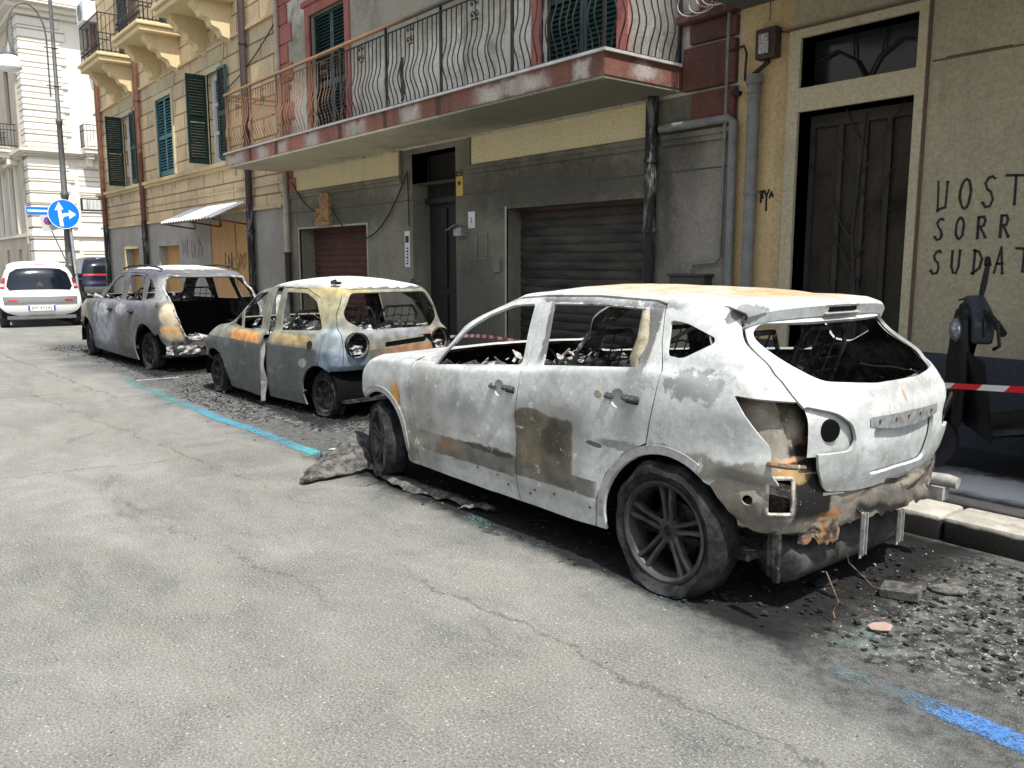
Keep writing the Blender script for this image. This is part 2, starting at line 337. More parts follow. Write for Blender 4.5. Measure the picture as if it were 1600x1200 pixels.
painted('road_marking', [(-6.2, 2.86 + .04 * k) for k in range(8)], .09, M_line, .008); painted('road_marking', [(-6.27, 3.1 + .05 * k) for k in range(8)], .06, M_wl, .012)
painted('road_marking', [(-9.6, 2.74 + .04 * k) for k in range(8)], .09, M_line, .008); painted('road_marking', [(-11.7, 3.0 + .08 * k) for k in range(8)], .05, M_wl, .008)

# kerb and pavement
t = NT('kerb_stone'); v = t.P(); x, y, z = t.xyz(v)
c = t.mix(t.mr(t.noise(v, 5, 6, .7), .35, .7), (.30, .285, .245), (.44, .42, .365)); c = t.mix(t.math('MULTIPLY', t.mr(t.noise(v, 2.2, 6, .7, .4), .5, .66), .55), c, (.1, .09, .08))
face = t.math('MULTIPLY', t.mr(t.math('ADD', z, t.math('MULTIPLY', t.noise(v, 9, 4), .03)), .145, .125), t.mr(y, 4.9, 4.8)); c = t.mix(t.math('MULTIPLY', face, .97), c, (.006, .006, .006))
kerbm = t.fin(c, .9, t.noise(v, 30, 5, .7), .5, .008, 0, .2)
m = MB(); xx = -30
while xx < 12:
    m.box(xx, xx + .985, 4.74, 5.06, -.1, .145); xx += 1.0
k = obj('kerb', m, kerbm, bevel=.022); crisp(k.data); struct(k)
t = NT('pavement_tarmac'); v = t.P(); x, y, z = t.xyz(v)
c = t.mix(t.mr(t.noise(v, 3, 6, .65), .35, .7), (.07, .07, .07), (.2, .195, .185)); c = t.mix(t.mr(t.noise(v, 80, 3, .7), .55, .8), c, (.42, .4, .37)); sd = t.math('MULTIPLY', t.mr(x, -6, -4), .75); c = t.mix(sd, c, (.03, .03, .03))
c = t.mix(t.math('MULTIPLY', t.patch(v, (-2.1, 5.62, .15), (1.6, .3, .5), 'b', .12, 5, .3), .8), c, (.55, .56, .57))
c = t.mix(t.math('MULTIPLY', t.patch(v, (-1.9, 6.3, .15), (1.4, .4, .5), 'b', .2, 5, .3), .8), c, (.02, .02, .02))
pavm = t.fin(c, .9, t.noise(v, 60, 4, .7), .5, .006, 0, .2)
m = MB(); m.box(-30, 12, 5.06, 6.72, -.1, .15); struct(obj('pavement', m, pavm))
m = MB(); m.box(-75, -40.2, 5.3, 6.95, -.1, .15); m.box(-42.2, -40.2, 6.95, 30, -.1, .15); struct(obj('pavement', m, pavm))

# ------------------------------------------------------------------ buildings
YF = 6.7
def wall(x0, x1, z0, z1, holes, y=YF, m=None, ax='y', sgn=1):
    """front sheet with reveals; holes: (a0,a1,z0,z1,depth). ax 'y': wall along x; ax 'x': wall along y"""
    m = m or MB(); X = sorted({x0, x1} | {min(max(h[0], x0), x1) for h in holes} | {min(max(h[1], x0), x1) for h in holes})
    Z = sorted({z0, z1} | {min(max(h[2], z0), z1) for h in holes} | {min(max(h[3], z0), z1) for h in holes})
    P = (lambda a, d, b: (a, y + d, b)) if ax == 'y' else (lambda a, d, b: (y - d, a, b))
    for i in range(len(X) - 1):
        for j in range(len(Z) - 1):
            cx, cz = (X[i] + X[i + 1]) / 2, (Z[j] + Z[j + 1]) / 2
            if any(h[0] < cx < h[1] and h[2] < cz < h[3] for h in holes): continue
            m.add([P(X[i], 0, Z[j]), P(X[i + 1], 0, Z[j]), P(X[i + 1], 0, Z[j + 1]), P(X[i], 0, Z[j + 1])], [(0, 1, 2, 3)])
    for (a0, a1, b0, b1, d) in holes:
        for (p, q) in (((a0, b0), (a0, b1)), ((a0, b1), (a1, b1)), ((a1, b1), (a1, b0)), ((a1, b0), (a0, b0))):
            m.add([P(p[0], 0, p[1]), P(q[0], 0, q[1]), P(q[0], d, q[1]), P(p[0], d, p[1])], [(0, 1, 2, 3)])
    return m
def shutter_panel(parent, x0, x1, z0, z1, y, mat, leaves=2, open_ax=None, depth=.04, slat=.055):
    """louvred leaf: frame, mid rail and tilted slats in one mesh. open_ax: hinge x for a leaf standing out from the wall"""
    m = MB(); w = (x1 - x0) / leaves
    for l in range(leaves):
        a, b = x0 + l * w + .004, x0 + (l + 1) * w - .004; fr = .055
        for (p, q, r, s_) in ((a, a + fr, z0, z1), (b - fr, b, z0, z1), (a + fr, b - fr, z0, z0 + .1), (a + fr, b - fr, z1 - fr, z1), (a + fr, b - fr, (z0 + z1) / 2 - .05, (z0 + z1) / 2 + .05)):
            m.box(p, q, y - depth / 2, y + depth / 2, r, s_)
        zz = z0 + .12
        while zz < z1 - .08:
            if abs(zz - (z0 + z1) / 2) > .07: m.obox(((a + b) / 2, y, zz), ((b - a) / 2 - fr, .006, .028), (R(-38), 0, 0))
            zz += slat
    if open_ax is not None:
        hx = open_ax; m.v = [(hx + (p[1] - y), YF - .02 - (p[0] - x0), p[2]) for p in m.v]
    return obj('shutter', m, mat, parent)
M_green = simple('dark_green_paint', (.006, .032, .026), .5, 0, .3, 6, True)
M_teal = simple('teal_shutter_paint', (.02, .12, .135), .5, 0, .3, 6, True)
M_iron = simple('black_iron', (.022, .02, .02), .55, .3, .4, 15, True)
M_glassd = simple('dark_window_glass', (.02, .024, .026), .08, 0, .2, 2, True, .6, 0)
M_white = simple('white_frame_paint', (.62, .64, .62), .5, 0, .1, 6, True)
M_cream = simple('cream_pipe', (.42, .38, .3), .6, 0, .2, 4, True)
M_greyp = simple('grey_pipe_paint', (.19, .19, .18), .55, 0, .25, 7, True)
M_sootpipe = NT('sooty_pipe'); t = M_sootpipe; v = t.P(); M_sootpipe = t.fin(t.mix(t.mr(t.noise(t.scl(v, (3, 3, .6)), 5, 5, .7), .5, .62), (.018, .016, .015), (.16, .155, .15)), .6, t.noise(v, 40), .3)
M_brown = simple('brown_drainpipe', (.13, .052, .03), .6, 0, .3, 5, True)
M_black = simple('deep_black_interior', (.005, .005, .005), .95, 0, .3, 5, True, .05)

# --- the house behind the wrecks (grey ground floor, pink trim)
A = thing('apartment_house', 'grimy grey apartment house with long pink balcony, garages and pink trim behind the burnt cars', 'building', (-10.05, YF, 0), world=True)
holes = [(-8.40, -6.02, 0, 2.24, .42), (-10.62, -9.52, 0, 3.12, .5), (-14.49, -11.99, 0, 2.17, .36)]
mg = stucco('grey_plaster', (.18, .172, .132), (.245, .232, .178), (.055, .052, .046), .55, .45,
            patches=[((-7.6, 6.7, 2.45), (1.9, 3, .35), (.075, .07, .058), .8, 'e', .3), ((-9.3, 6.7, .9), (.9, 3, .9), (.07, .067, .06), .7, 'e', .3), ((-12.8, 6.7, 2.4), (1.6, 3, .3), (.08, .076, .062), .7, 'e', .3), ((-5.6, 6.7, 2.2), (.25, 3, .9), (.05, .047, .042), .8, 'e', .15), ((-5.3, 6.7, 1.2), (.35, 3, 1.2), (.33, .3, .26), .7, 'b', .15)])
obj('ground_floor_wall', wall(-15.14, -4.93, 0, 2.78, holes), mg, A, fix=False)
mg2 = None
my = stucco('yellowed_plaster', (.74, .63, .37), (.70, .62, .42), (.42, .38, .27), .2, .3)
up = [(-13.78, -12.52, 3.4, 5.72, .16), (-7.74, -6.5, 3.4, 5.72, .16)]
holes2 = [(-10.62, -9.52, 2.7, 3.12, .5)]
obj('frieze_wall', wall(-15.14, -4.93, 2.78, 3.2, [(-10.62, -9.52, 2.7, 3.12, .5)]), mg, A, fix=False)
m = MB()
for (a, b) in ((-14.62, -10.96), (-9.13, -6.02)):
    m.box(a, b, YF - .018, YF + .02, 2.85, 3.195)
obj('yellow_panel', m, my, A)
m = MB()
for (a, b) in ((-15.13, -10.9), (-9.2, -6.0), (-5.83, -4.98)):
    m.box(a, b, YF - .05, YF + .02, 2.785, 2.835); m.box(a, b, YF - .03, YF + .02, 2.73, 2.787)
m.box(-9.2, -9.15, YF - .04, YF + .02, 2.83, 3.2); m.box(-10.93, -10.88, YF - .04, YF + .02, 2.83, 3.2)
obj('string_moulding', m, mg, A)
m = MB()
for (a, b) in ((-15.12, -10.64), (-9.5, -6.0), (-5.83, -4.98)): m.box(a, b, YF - .004, YF + .01, 2.465, 2.48)
obj('plaster_joint', m, simple('joint_dirt', (.07, .066, .058), .9, world=True), A)
mu = stucco('stained_upper_plaster', (.66, .63, .54), (.54, .50, .41), (.13, .12, .09), 1.1, .95, stainsc=1.4, patches=[((-9.5, 6.7, 5.2), (9, 2, .55), (.26, .24, .17), .75, 'b', .5), ((-6, 6.7, 4.1), (1.2, 2, .9), (.36, .33, .28), .6, 'e', .3)])
obj('upper_wall', wall(-15.14, -4.93, 3.2, 7.3, up), mu, A, fix=False)
m = MB(); m.box(-15.14, -4.93, YF + .6, 13, 0, 7.3); m.box(-15.14, -4.93, YF - .0, YF + .6, 7.3, 7.35); obj('core', m, M_black, A)
mp = stucco('pink_trim', (.40, .16, .13), (.34, .12, .10), (.07, .05, .045), .6, .5, bump=.7)
mpd = stucco('sooty_red_trim', (.16, .065, .05), (.10, .05, .04), (.03, .027, .025), .8, .6, bump=.9, stainsc=2)
m = MB(); k = 0; zz = 2.79
while zz < 7.2:
    ww = .36 if k % 2 else .52; m.box(-15.13, -15.13 + ww + .1, YF - .03, YF + .02, zz, zz + .31); zz += .335; k += 1
obj('quoins', m, mp, A, bevel=.012)
m = MB()
m.box(-5.46, -4.95, YF - .05, YF + .02, 2.86, 3.19); m.box(-5.57, -4.95, YF - .06, YF + .02, 3.22, 3.62); m.box(-5.5, -4.95, YF - .05, YF + .02, 3.65, 3.83)
m.box(-5.62, -4.94, YF - .12, YF + .02, 3.845, 3.93); m.box(-5.4, -4.95, YF - .05, YF + .02, 3.95, 4.3); m.box(-5.57, -4.95, YF - .05, YF + .02, 4.33, 4.7); m.box(-5.4, -4.95, YF - .05, YF + .02, 4.73, 5.6)
obj('quoins', m, mpd, A, bevel=.014, label='soot darkened red quoin blocks at right edge of house')
for (a, b, c0, c1, _) in up:
    f = MB()
    for q in ((a - .16, a, c0, c1 + .16), (b, b + .16, c0, c1 + .16), (a, b, c1, c1 + .16)): f.box(q[0], q[1], YF - .03, YF + .02, q[2], q[3])
    f.box(a - .22, b + .22, YF - .07, YF + .02, c1 + .16, c1 + .24)
    fo = obj('window_surround', f, mp, A)
    shutter_panel(fo, a, b, c0 + .02, c1, YF + .1, M_green, 2)
# roller shutters
def roller(name, x0, x1, z1, y, mat, parent, pitch=.105):
    rows = []; zz = 0
    n = int(z1 / pitch) + 1
    for i in range(n * 6 + 1):
        z_ = i * pitch / 6
        if z_ > z1: break
        rows.append([(x0 + (x1 - x0) * j / 3, y - .016 * abs(math.sin(math.pi * z_ / pitch)) ** .6, z_) for j in range(4)])
    m = MB(); m.grid(rows); o = obj(name, m, mat, parent, fix=False); return o
t = NT('sooty_roller_shutter'); v = t.P(); c = t.mix(t.mr(t.noise(t.scl(v, (1, 1, 5)), 1.3, 5, .65), .35, .7), (.022, .02, .018), (.075, .065, .052))
c = t.mix(t.math('MULTIPLY', t.mr(t.xyz(v)[2], 2.1, 2.22), .5), c, (.07, .035, .028)); M_roll = t.fin(c, .6, t.noise(v, 30), .2)
M_roll2 = stucco('red_brown_roller', (.13, .06, .048), (.10, .05, .04), (.03, .026, .024), .7, .6)
roller('garage_door', -8.40, -6.02, 2.24, YF + .24, M_roll, A)
roller('garage_door', -14.49, -11.99, 2.17, YF + .3, M_roll2, A)
m = MB(); m.box(-14.53, -14.49, YF - .012, YF + .03, 0, 2.2); m.box(-14.49, -11.95, YF - .012, YF + .03, 2.17, 2.2); m.box(-11.99, -11.955, YF - .012, YF + .03, 0, 2.17)
m.box(-6.03, -6.0, YF - .01, YF + .03, 0, 2.24); m.box(-8.43, -8.40, YF - .01, YF + .02, 0, 2.27); obj('garage_door_trim', m, simple('pale_trim', (.38, .36, .32), .7, world=True), A)
# street door between the garages
d = MB(); d.box(-10.62, -9.52, YF + .3, YF + .36, 0, 3.12)
do = obj('street_door', d, simple('charred_door', (.02, .018, .016), .7, 0, .4, 8, True), A)
d = MB()
for i in range(2):
    x0 = -10.56 + i * .54; d.box(x0 + .06, x0 + .42, YF + .27, YF + .3, .25, 1.1); d.box(x0 + .06, x0 + .42, YF + .27, YF + .3, 1.2, 2.35)
for i in range(11): d.tube([(-10.56 + i * .098, YF + .24, 2.5), (-10.56 + i * .098, YF + .24, 3.06)], .009, 6)
d.box(-10.62, -9.52, YF + .22, YF + .3, 2.42, 2.5); obj('door_panels', d, M_iron, do)
# pipes
def pipe(parent, pts, r, mat, name='drainpipe', brackets=()):
    m = MB(); m.tube(pts, r, 12)
    for bz in brackets: m.lathe([(r, -.02), (r * 1.18, -.02), (r * 1.18, .02), (r, .02)], (pts[0][0], pts[0][1], bz), 'z', 14)
    return obj(name, m, mat, parent, smooth=40)
pipe(A, [(-5.93, YF - .08, 0), (-5.93, YF - .08, 3.22)], .065, M_sootpipe, brackets=(.9, 1.9, 2.6))
pipe(A, [(-14.86, YF - .08, 1.75), (-14.86, YF - .08, 3.2)], .055, M_cream, brackets=(2.3, 3.0))
pipe(A, [(-14.86, YF - .08, 0), (-14.86, YF - .08, 1.75)], .06, simple('rusty_black_pipe', (.05, .028, .02), .7, 0, .5, 9, True), brackets=(1.74,))
pipe(A, [(-15.02, YF - .06, 3.5), (-15.02, YF - .06, 7.2)], .045, M_cream, brackets=(4, 5, 6))
pipe(A, [(-5.83, YF - .06, 2.9), (-4.99, YF - .06, 2.9), (-4.94, YF - .06, 2.86), (-4.93, YF - .06, 0)], .042, M_greyp)
pipe(A, [(-5.03, YF - .05, 6.0), (-5.04, YF - .05, 2.6), (-5.05, YF - .05, 1.62), (-5.1, YF - .05, 1.57), (-5.36, YF - .05, 1.55), (-5.4, YF - .05, 1.5), (-5.4, YF - .05, 1.44)], .018, M_greyp)
mb = MB(); mb.box(-5.6, -5.17, YF - .13, YF, 1.22, 1.43); mb.box(-5.63, -5.14, YF - .15, YF, 1.43, 1.455); obj('meter_box', mb, simple('burnt_meter_box', (.05, .048, .045), .6, world=True), A, bevel=.006)
m = MB()
def sag(p, q, s_, n=14): return [tuple(p[i] + (q[i] - p[i]) * k / n - (s_ * 4 * (k / n) * (1 - k / n) if i == 2 else 0) for i in range(3)) for k in range(n + 1)]
m.tube(sag((-13.1, YF - .06, 2.5), (-10.72, YF - .04, 2.85), .72), .011, 5); obj('hanging_cable', m, M_iron, A); m = MB(); m.tube(sag((-14.6, YF - .06, 3.0), (-13.7, YF - .06, 2.45), .08), .012, 5); obj('hanging_cable', m, M_iron, A); m = MB()
m.tube([(-10.7, YF - .03, 2.9), (-10.68, YF - .03, 2.1)], .01, 5); obj('hanging_cable', m, M_iron, A); m = MB(); m.tube(sag((-18.2, YF - .05, 5.05), (-15.1, YF - .05, 5.9), .15), .012, 5)
obj('wiring', m, M_iron, A)
# balcony
BX0, BX1, BY, BZ0, BZ1 = -15.05, -5.6, 5.6, 3.23, 3.46
mf = stucco('pink_balcony_fascia', (.36, .16, .12), (.26, .12, .09), (.06, .05, .04), .8, .6, stainsc=1.3,
            patches=[((-7.2, 5.6, 3.34), (2.4, 3, .3), (.16, .075, .055), .85, 'b', .5)] + [((q_, 5.6, 3.34), (.06, 3, .3), (.05, .04, .035), .75, 'b', .06) for q_ in (-13.9, -12.85, -11.75, -10.72, -9.5, -8.28, -6.98)] + [((x_, 5.6, 3.34), (w_, 3, .09), (.48, .44, .38), .85, 'b', .11) for x_, w_ in ((-14.6, .4), (-13.4, .2), (-12.6, .15), (-11.6, .2), (-10.3, .25), (-8.9, .2), (-7.2, .35), (-6.6, .2), (-5.9, .1))] +
            [((-5.6, 6.15, 3.34), (3, .2, .08), (.4, .38, .36), .8, 'e', .12)])
m = MB(); m.box(BX0, BX1, BY, YF, BZ0 + .03, BZ1)
bal = obj('balcony_slab', m, mf, A)
ms = stucco('balcony_soffit', (.62, .57, .41), (.54, .50, .38), (.06, .06, .05), .7, .1, stainsc=.7,
            patches=[((-6.8, 6.1, 3.2), (2.4, .9, 1), (.10, .10, .08), .8, 'e', .3)])
m = MB(); m.box(BX0 + .01, BX1 - .01, BY + .01, YF, BZ0, BZ0 + .029); obj('soffit', m, ms, bal)
m = MB(); m.box(BX0 - .03, BX1 + .03, BY - .03, YF, BZ1 + .001, BZ1 + .028); obj('paving_edge', m, simple('pale_slab_edge', (.42, .41, .4), .6, 0, .2, 5, True), bal)
RAILZ = BZ1 + 1.0
def bulge(s_):  # outward offset along a wavy bar
    return .085 * math.exp(-((s_ - .33) / .17) ** 2) - .012 * math.sin(s_ * 6)
M_rail = NT('worn_railing_paint'); t = M_rail; v = t.P(); x, y, z = t.xyz(v)
nz = t.noise(v, 9, 4, .7); c = t.mix(t.mr(t.math('ADD', x, t.math('MULTIPLY', nz, 1.6)), -11.3, -9.6), (.22, .12, .06), (.018, .017, .016))
M_rail = t.fin(c, .6, t.noise(v, 60), .2)
M_hand = NT('worn_handrail_paint'); t = M_hand; v = t.P(); x, y, z = t.xyz(v)
c = t.mix(t.mr(t.math('ADD', x, t.math('MULTIPLY', t.noise(v, 5, 4, .7), 1.6)), -9.5, -7.5), (.42, .23, .12), (.07, .06, .05)); M_hand = t.fin(c, .6, t.noise(v, 60), .2)
brnd = random.Random(31)
def bar(m, x_, y_, ox, oy, s0=.05, s1=.93):
    k_ = brnd.uniform(.85, 1.15) * (1.5 if brnd.random() < .05 else 1); j_ = brnd.uniform(-.008, .008)
    pts = [(x_ + ox * bulge(s_) * k_ + j_ * math.sin(s_ * 3.4), y_ + oy * bulge(s_) * k_, BZ1 + s_) for s_ in np.linspace(s0, s1, 15)]; m.tube(pts, .008, 5)
posts = [BX0 + .06, -12.85, -10.72, -8.28, -6.98, BX1 - .05]; posts = sorted(posts + [-13.9, -11.75, -9.5])
scx = [-14.4, -13.35, -12.3, -11.2, -10.1, -8.9, -7.6, -6.2]
m = MB(); xx = BX0 + .14
while xx < BX1 - .08:
    if min(abs(xx - q) for q in posts) > .04: bar(m, xx, BY + .04, 0, -1, .05, .93 if min(abs(xx - q) for q in scx) > .06 else .72)
    xx += .098
yy = BY + .12
while yy < YF - .05: bar(m, BX1 - .04, yy, 1, 0); yy += .1
for zz in (BZ1 + .05, BZ1 + .93):
    m.box(BX0 + .05, BX1 - .03, BY + .03, BY + .05, zz - .006, zz + .006); m.box(BX1 - .05, BX1 - .03, BY + .05, YF, zz - .006, zz + .006); m.box(BX0 + .05, BX0 + .07, BY + .05, YF, zz - .006, zz + .006)
rl = obj('railing', m, M_rail, bal)
for q in posts: m = MB(); m.box(q - .014, q + .014, BY + .026, BY + .054, BZ1 - .12, RAILZ); obj('railing_post', m, M_rail, bal)
m = MB(); m.box(BX1 - .054, BX1 - .026, YF - .04, YF - .012, BZ1, RAILZ); obj('railing_post', m, M_rail, bal)
m = MB(); m.grid([[(-9.05 + .03 * i + .012 * math.sin(j * 2.1 + i), BY - .035 + .014 * math.sin(i * 2 + j), BZ1 + .05 + .072 * j) for i in range(4)] for j in range(8)]); obj('hanging_rag', m, M_iron, bal, fix=False)
m = MB(); m.box(BX0, BX1, BY + .01, BY + .07, RAILZ, RAILZ + .035); m.box(BX1 - .07, BX1 - .01, BY + .07, YF, RAILZ, RAILZ + .035); m.box(BX0 + .01, BX0 + .07, BY + .07, YF, RAILZ, RAILZ + .035)
obj('handrail', m, M_hand, bal, bevel=.008)
def spiral(m, cx, cz, r, s_, y_, a0=0):
    pts = [(cx + r * (1 - k / 20) * math.cos(a0 + s_ * k * .42), y_, cz + r * (1 - k / 20) * math.sin(a0 + s_ * k * .42)) for k in range(17)]; m.tube(pts, .007, 5)
for q in scx:
    m = MB()
    for dz in (.87, .75):
        spiral(m, q - .042, BZ1 + dz, .042, 1, BY + .02, 0); spiral(m, q + .042, BZ1 + dz, .042, -1, BY + .02, math.pi); m.lathe([(0, BY + .0), (.018, BY + .005), (0, BY + .02)], (q - .042, 0, BZ1 + dz), 'y', 8); m.lathe([(0, BY + .0), (.018, BY + .005), (0, BY + .02)], (q + .042, 0, BZ1 + dz), 'y', 8)
    m.box(q - .05, q + .05, BY + .025, BY + .035, BZ1 + .70, BZ1 + .712); m.tube([(q, BY + .03, BZ1 + .7), (q, BY + .03, BZ1 + .93)], .006, 5)
    obj('scroll_ornament', m, M_rail, bal)
# unseen slab added overhead, sized to keep the sun off this front
m = MB(); m.box(BX0, -4.97, 5.40, YF, 6.9, 7.12); obj('added_shade_slab', m, mf, A)
# graffiti tag near the cream pipe and wall ornaments
m = MB(); m.ribbon([(-15.1 + .05, 2.05), (-15.02, 1.75), (-15.0, 2.0), (-14.97, 1.7)], .025, YF - .002); obj('graffiti', m, simple('black_spray_paint', (.02, .02, .02), .7, world=True), A)
M_spray = bpy.data.materials['black_spray_paint']

# --- the tan house on the right
B = thing('tan_house', 'tan plastered house with tall dark iron door and spray painted letters on its wall', 'building', (-.5, YF, 0), world=True)
mt = stucco('tan_plaster', (.40, .355, .24), (.36, .32, .22), (.12, .105, .08), .3, .3,
            zones=[(-4.95, -4.52, -1, 6, (.58, .43, .22), .9), (-4.52, -4.38, -1, 6, (.53, .39, .20), .85)], patches=[((-2.6, 6.7, 1.78), (.5, 1, .16), (.36, .32, .22), .8, 'b', .05)])
doorh = [(-4.29, -3.27, 0, 2.86, .4), (-4.29, -3.27, 3.06, 3.48, .3)]
wb = wall(-4.93, 4.5, 0, 6.9, doorh + [(-.6, .7, 0, 2.6, .3)]); wb.add([(-4.93, YF, 0), (-4.93, YF, 6.9), (-4.93, YF + .04, 6.9), (-4.93, YF + .04, 0)], [(0, 1, 2, 3)])
obj('front_wall', wb, mt, B, fix=False)
m = MB(); m.box(-4.9, 4.5, YF + .5, 13, 0, 6.95); obj('core', m, M_black, B)
ms2 = stucco('door_surround_stone', (.50, .44, .30), (.44, .39, .27), (.14, .12, .1), .3, .3)
m = MB()
for q in ((-4.40, -4.29, 0, 3.55), (-3.27, -3.2, 0, 3.55), (-4.29, -3.27, 3.48, 3.55), (-4.29, -3.27, 2.86, 3.06)): m.box(q[0], q[1], YF - .035, YF + .3, q[2], q[3])
obj('door_surround', m, ms2, B)
m = MB(); m.box(-4.44, -3.16, YF - .045, YF + .02, 3.552, 3.57); m.box(-3.198, -3.18, YF - .02, YF + .02, 0, 3.55); m.box(-3.16, -1.2, YF - .008, YF + .01, 3.085, 3.097); m.box(-3.06, -2.6, YF - .01, YF + .01, 3.1, 3.106)
obj('wall_groove', m, simple('brown_groove', (.13, .08, .06), .8, world=True), B)
m = MB(); m.box(-3.18, -.6, YF - .02, YF + .01, 0, .86); m.box(-4.93, -4.4, YF - .02, YF + .01, 0, .86); m.box(.7, 4.5, YF - .02, YF + .01, 0, .86); obj('plinth', m, stucco('grey_plinth', (.065, .072, .082), (.05, .055, .062), (.03, .03, .03), .4, .3), B)
# iron door with branch ornament
dm = MB(); dm.box(-4.27, -3.29, YF + .2, YF + .23, 0, 2.84); dd = obj('iron_door', dm, stucco('dirty_brown_door', (.062, .054, .042), (.04, .035, .028), (.012, .011, .01), .9, .6, stainsc=2.2), B)
mm = MB()
for q in (-4.25, -3.98, -3.8, -3.76, -3.55, -3.32): mm.box(q - .022, q + .022, YF + .16, YF + .2, 0, 2.84)
mm.box(-4.27, -3.29, YF + .155, YF + .2, 0, .7); mm.box(-4.27, -3.29, YF + .155, YF + .2, 2.74, 2.84)
rnd = random.Random(4)
for k in range(9):
    x_, z_ = -3.78 + rnd.uniform(-.06, .06), 1.0 + k * .19; s_ = 1 if k % 2 else -1
    mm.tube([(x_, YF + .15, z_), (x_ + s_ * .1, YF + .145, z_ + .12), (x_ + s_ * .2, YF + .14, z_ + .34), (x_ + s_ * rnd.uniform(.25, .42), YF + .14, z_ + rnd.uniform(.4, .6))], [.009, .008, .006, .003], 5)
mm.tube([(-3.8, YF + .15, .2), (-3.74, YF + .15, 1.0), (-3.82, YF + .15, 1.8), (-3.76, YF + .15, 2.8)], .012, 6)
obj('door_grille', mm, simple('dark_brown_iron', (.04, .034, .027), .7, .1, .4, 9, True), dd)
mm = MB(); mm.box(-4.29, -3.27, YF + .2, YF + .22, 3.06, 3.48); tr = obj('transom_window', mm, M_glassd, B)
mm = MB()
for s_ in (-1, 1):
    mm.tube([(-3.78, YF + .17, 3.08), (-3.78 + s_ * .1, YF + .17, 3.25), (-3.78 + s_ * .28, YF + .17, 3.36), (-3.78 + s_ * .48, YF + .17, 3.3)], .012, 6); mm.tube([(-3.78 + s_ * .12, YF + .17, 3.28), (-3.78 + s_ * .14, YF + .17, 3.46)], .01, 6)
obj('transom_grille', mm, M_iron, tr)
mm = MB(); mm.box(-.6, .7, YF + .2, YF + .24, 0, 2.6); obj('garage_door', mm, M_roll2, B)
pipe(B, [(-4.72, YF - .07, 0), (-4.72, YF - .07, 3.16)], .055, M_greyp, brackets=(1.1, 2.2, 3.1))
pipe(B, [(-4.72, YF - .07, 3.16), (-4.72, YF - .07, 3.24)], .075, M_greyp, 'pipe_collar')
m = MB(); m.box(-4.5, -4.24 - .0, YF - .0, YF, 3, 3) if False else None
m.box(-4.71, -4.50, YF - .10, YF - .0, 3.36, 3.62); lb = obj('junction_box', m, simple('rusty_box', (.06, .035, .028), .7, 0, .4, 20, True), B, bevel=.012)
m = MB(); m.box(-4.66, -4.56, YF - .125, YF - .1, 3.4, 3.57); obj('broken_cover', m, simple('cracked_pale_plastic', (.4, .38, .36), .4, 0, .6, 40, True), lb, bevel=.01)
m = MB(); m.tube([(-4.6, YF - .05, 3.36), (-4.7, YF - .07, 3.25), (-4.8, YF - .06, 3.18), (-4.84, YF - .05, 3.22), (-4.83, YF - .05, 3.45), (-4.86, YF - .05, 3.52), (-5.0, YF - .08, 3.5)], .011, 6)
m.tube([(-4.75, YF - .05, 3.25), (-4.66, YF - .05, 3.3), (-4.58, YF - .06, 3.34)], .02, 6); m.tube(sag((-4.5, YF - .03, 3.58), (-4.38, YF - .03, 3.56), .01), .006, 5)
m.tube([(-4.62, YF - .02, 3.86), (-4.62, YF - .02, 3.7)], .004, 4); m.tube([(-4.96, YF - .06, 3.12), (-4.86, YF - .08, 3.1)], .025, 7)
obj('wiring', m, M_iron, B)
m = MB()
rnd = random.Random(5)
for k in range(5):
    cx, cz = -5.2 + rnd.uniform(-.14, .14), 3.98 + rnd.uniform(-.06, .1); r0 = rnd.uniform(.08, .17)
    m.tube([(cx + r0 * math.cos(a) * 1.3, YF - .14 - .02 * k, cz + r0 * math.sin(a) * .8) for a in np.linspace(0, 6, 22)], .006, 5)
obj('loose_cable', m, simple('pale_cable', (.3, .28, .26), .6, world=True), A)
m = MB(); m.box(-4.93, 4.5, 4.9, YF + .02, 3.86, 4.06); obj('balcony_slab', m, stucco('dark_teal_slab', (.09, .1, .095), (.12, .12, .11), (.04, .04, .04), .5, .3), B)
# spray painted letters (only what the photograph shows of them)
G = {'N': [[(0, 1), (.05, 0)], [(.05, .02), (.42, .12)], [(.42, .12), (.46, .95)]], 'O': [[(.25 + .25 * math.sin(a), .5 + .48 * math.cos(a)) for a in np.linspace(0, 6.3, 15)]],
     'S': [[(.5, .92), (.4, 1), (.2, .95), (.1, .78), (.2, .6), (.38, .48), (.46, .25), (.35, .05), (.15, .02), (0, .15)]], 'T': [[(-.05, .97), (.75, .93)], [(.36, .94), (.36, .05)]],
     'R': [[(.05, .95), (.05, .02)], [(.05, .95), (.35, .95), (.45, .78), (.35, .55), (.05, .5)], [(.2, .5), (.55, .05)]], 'U': [[(.02, .97), (.02, .3), (.12, .04), (.32, .04), (.44, .3), (.44, .97)]],
     'D': [[(.08, .97), (.08, .0)], [(-.02, .97), (.3, .9), (.5, .6), (.42, .2), (.02, .02)]], 'A': [[(.02, 0), (.28, 1.05), (.52, 0)], [(.12, .38), (.45, .4)]]}
rnd = random.Random(3); M_spray2 = simple('black_spray_letters', (.012, .012, .014), .6, 0, .5, 20, world=True)
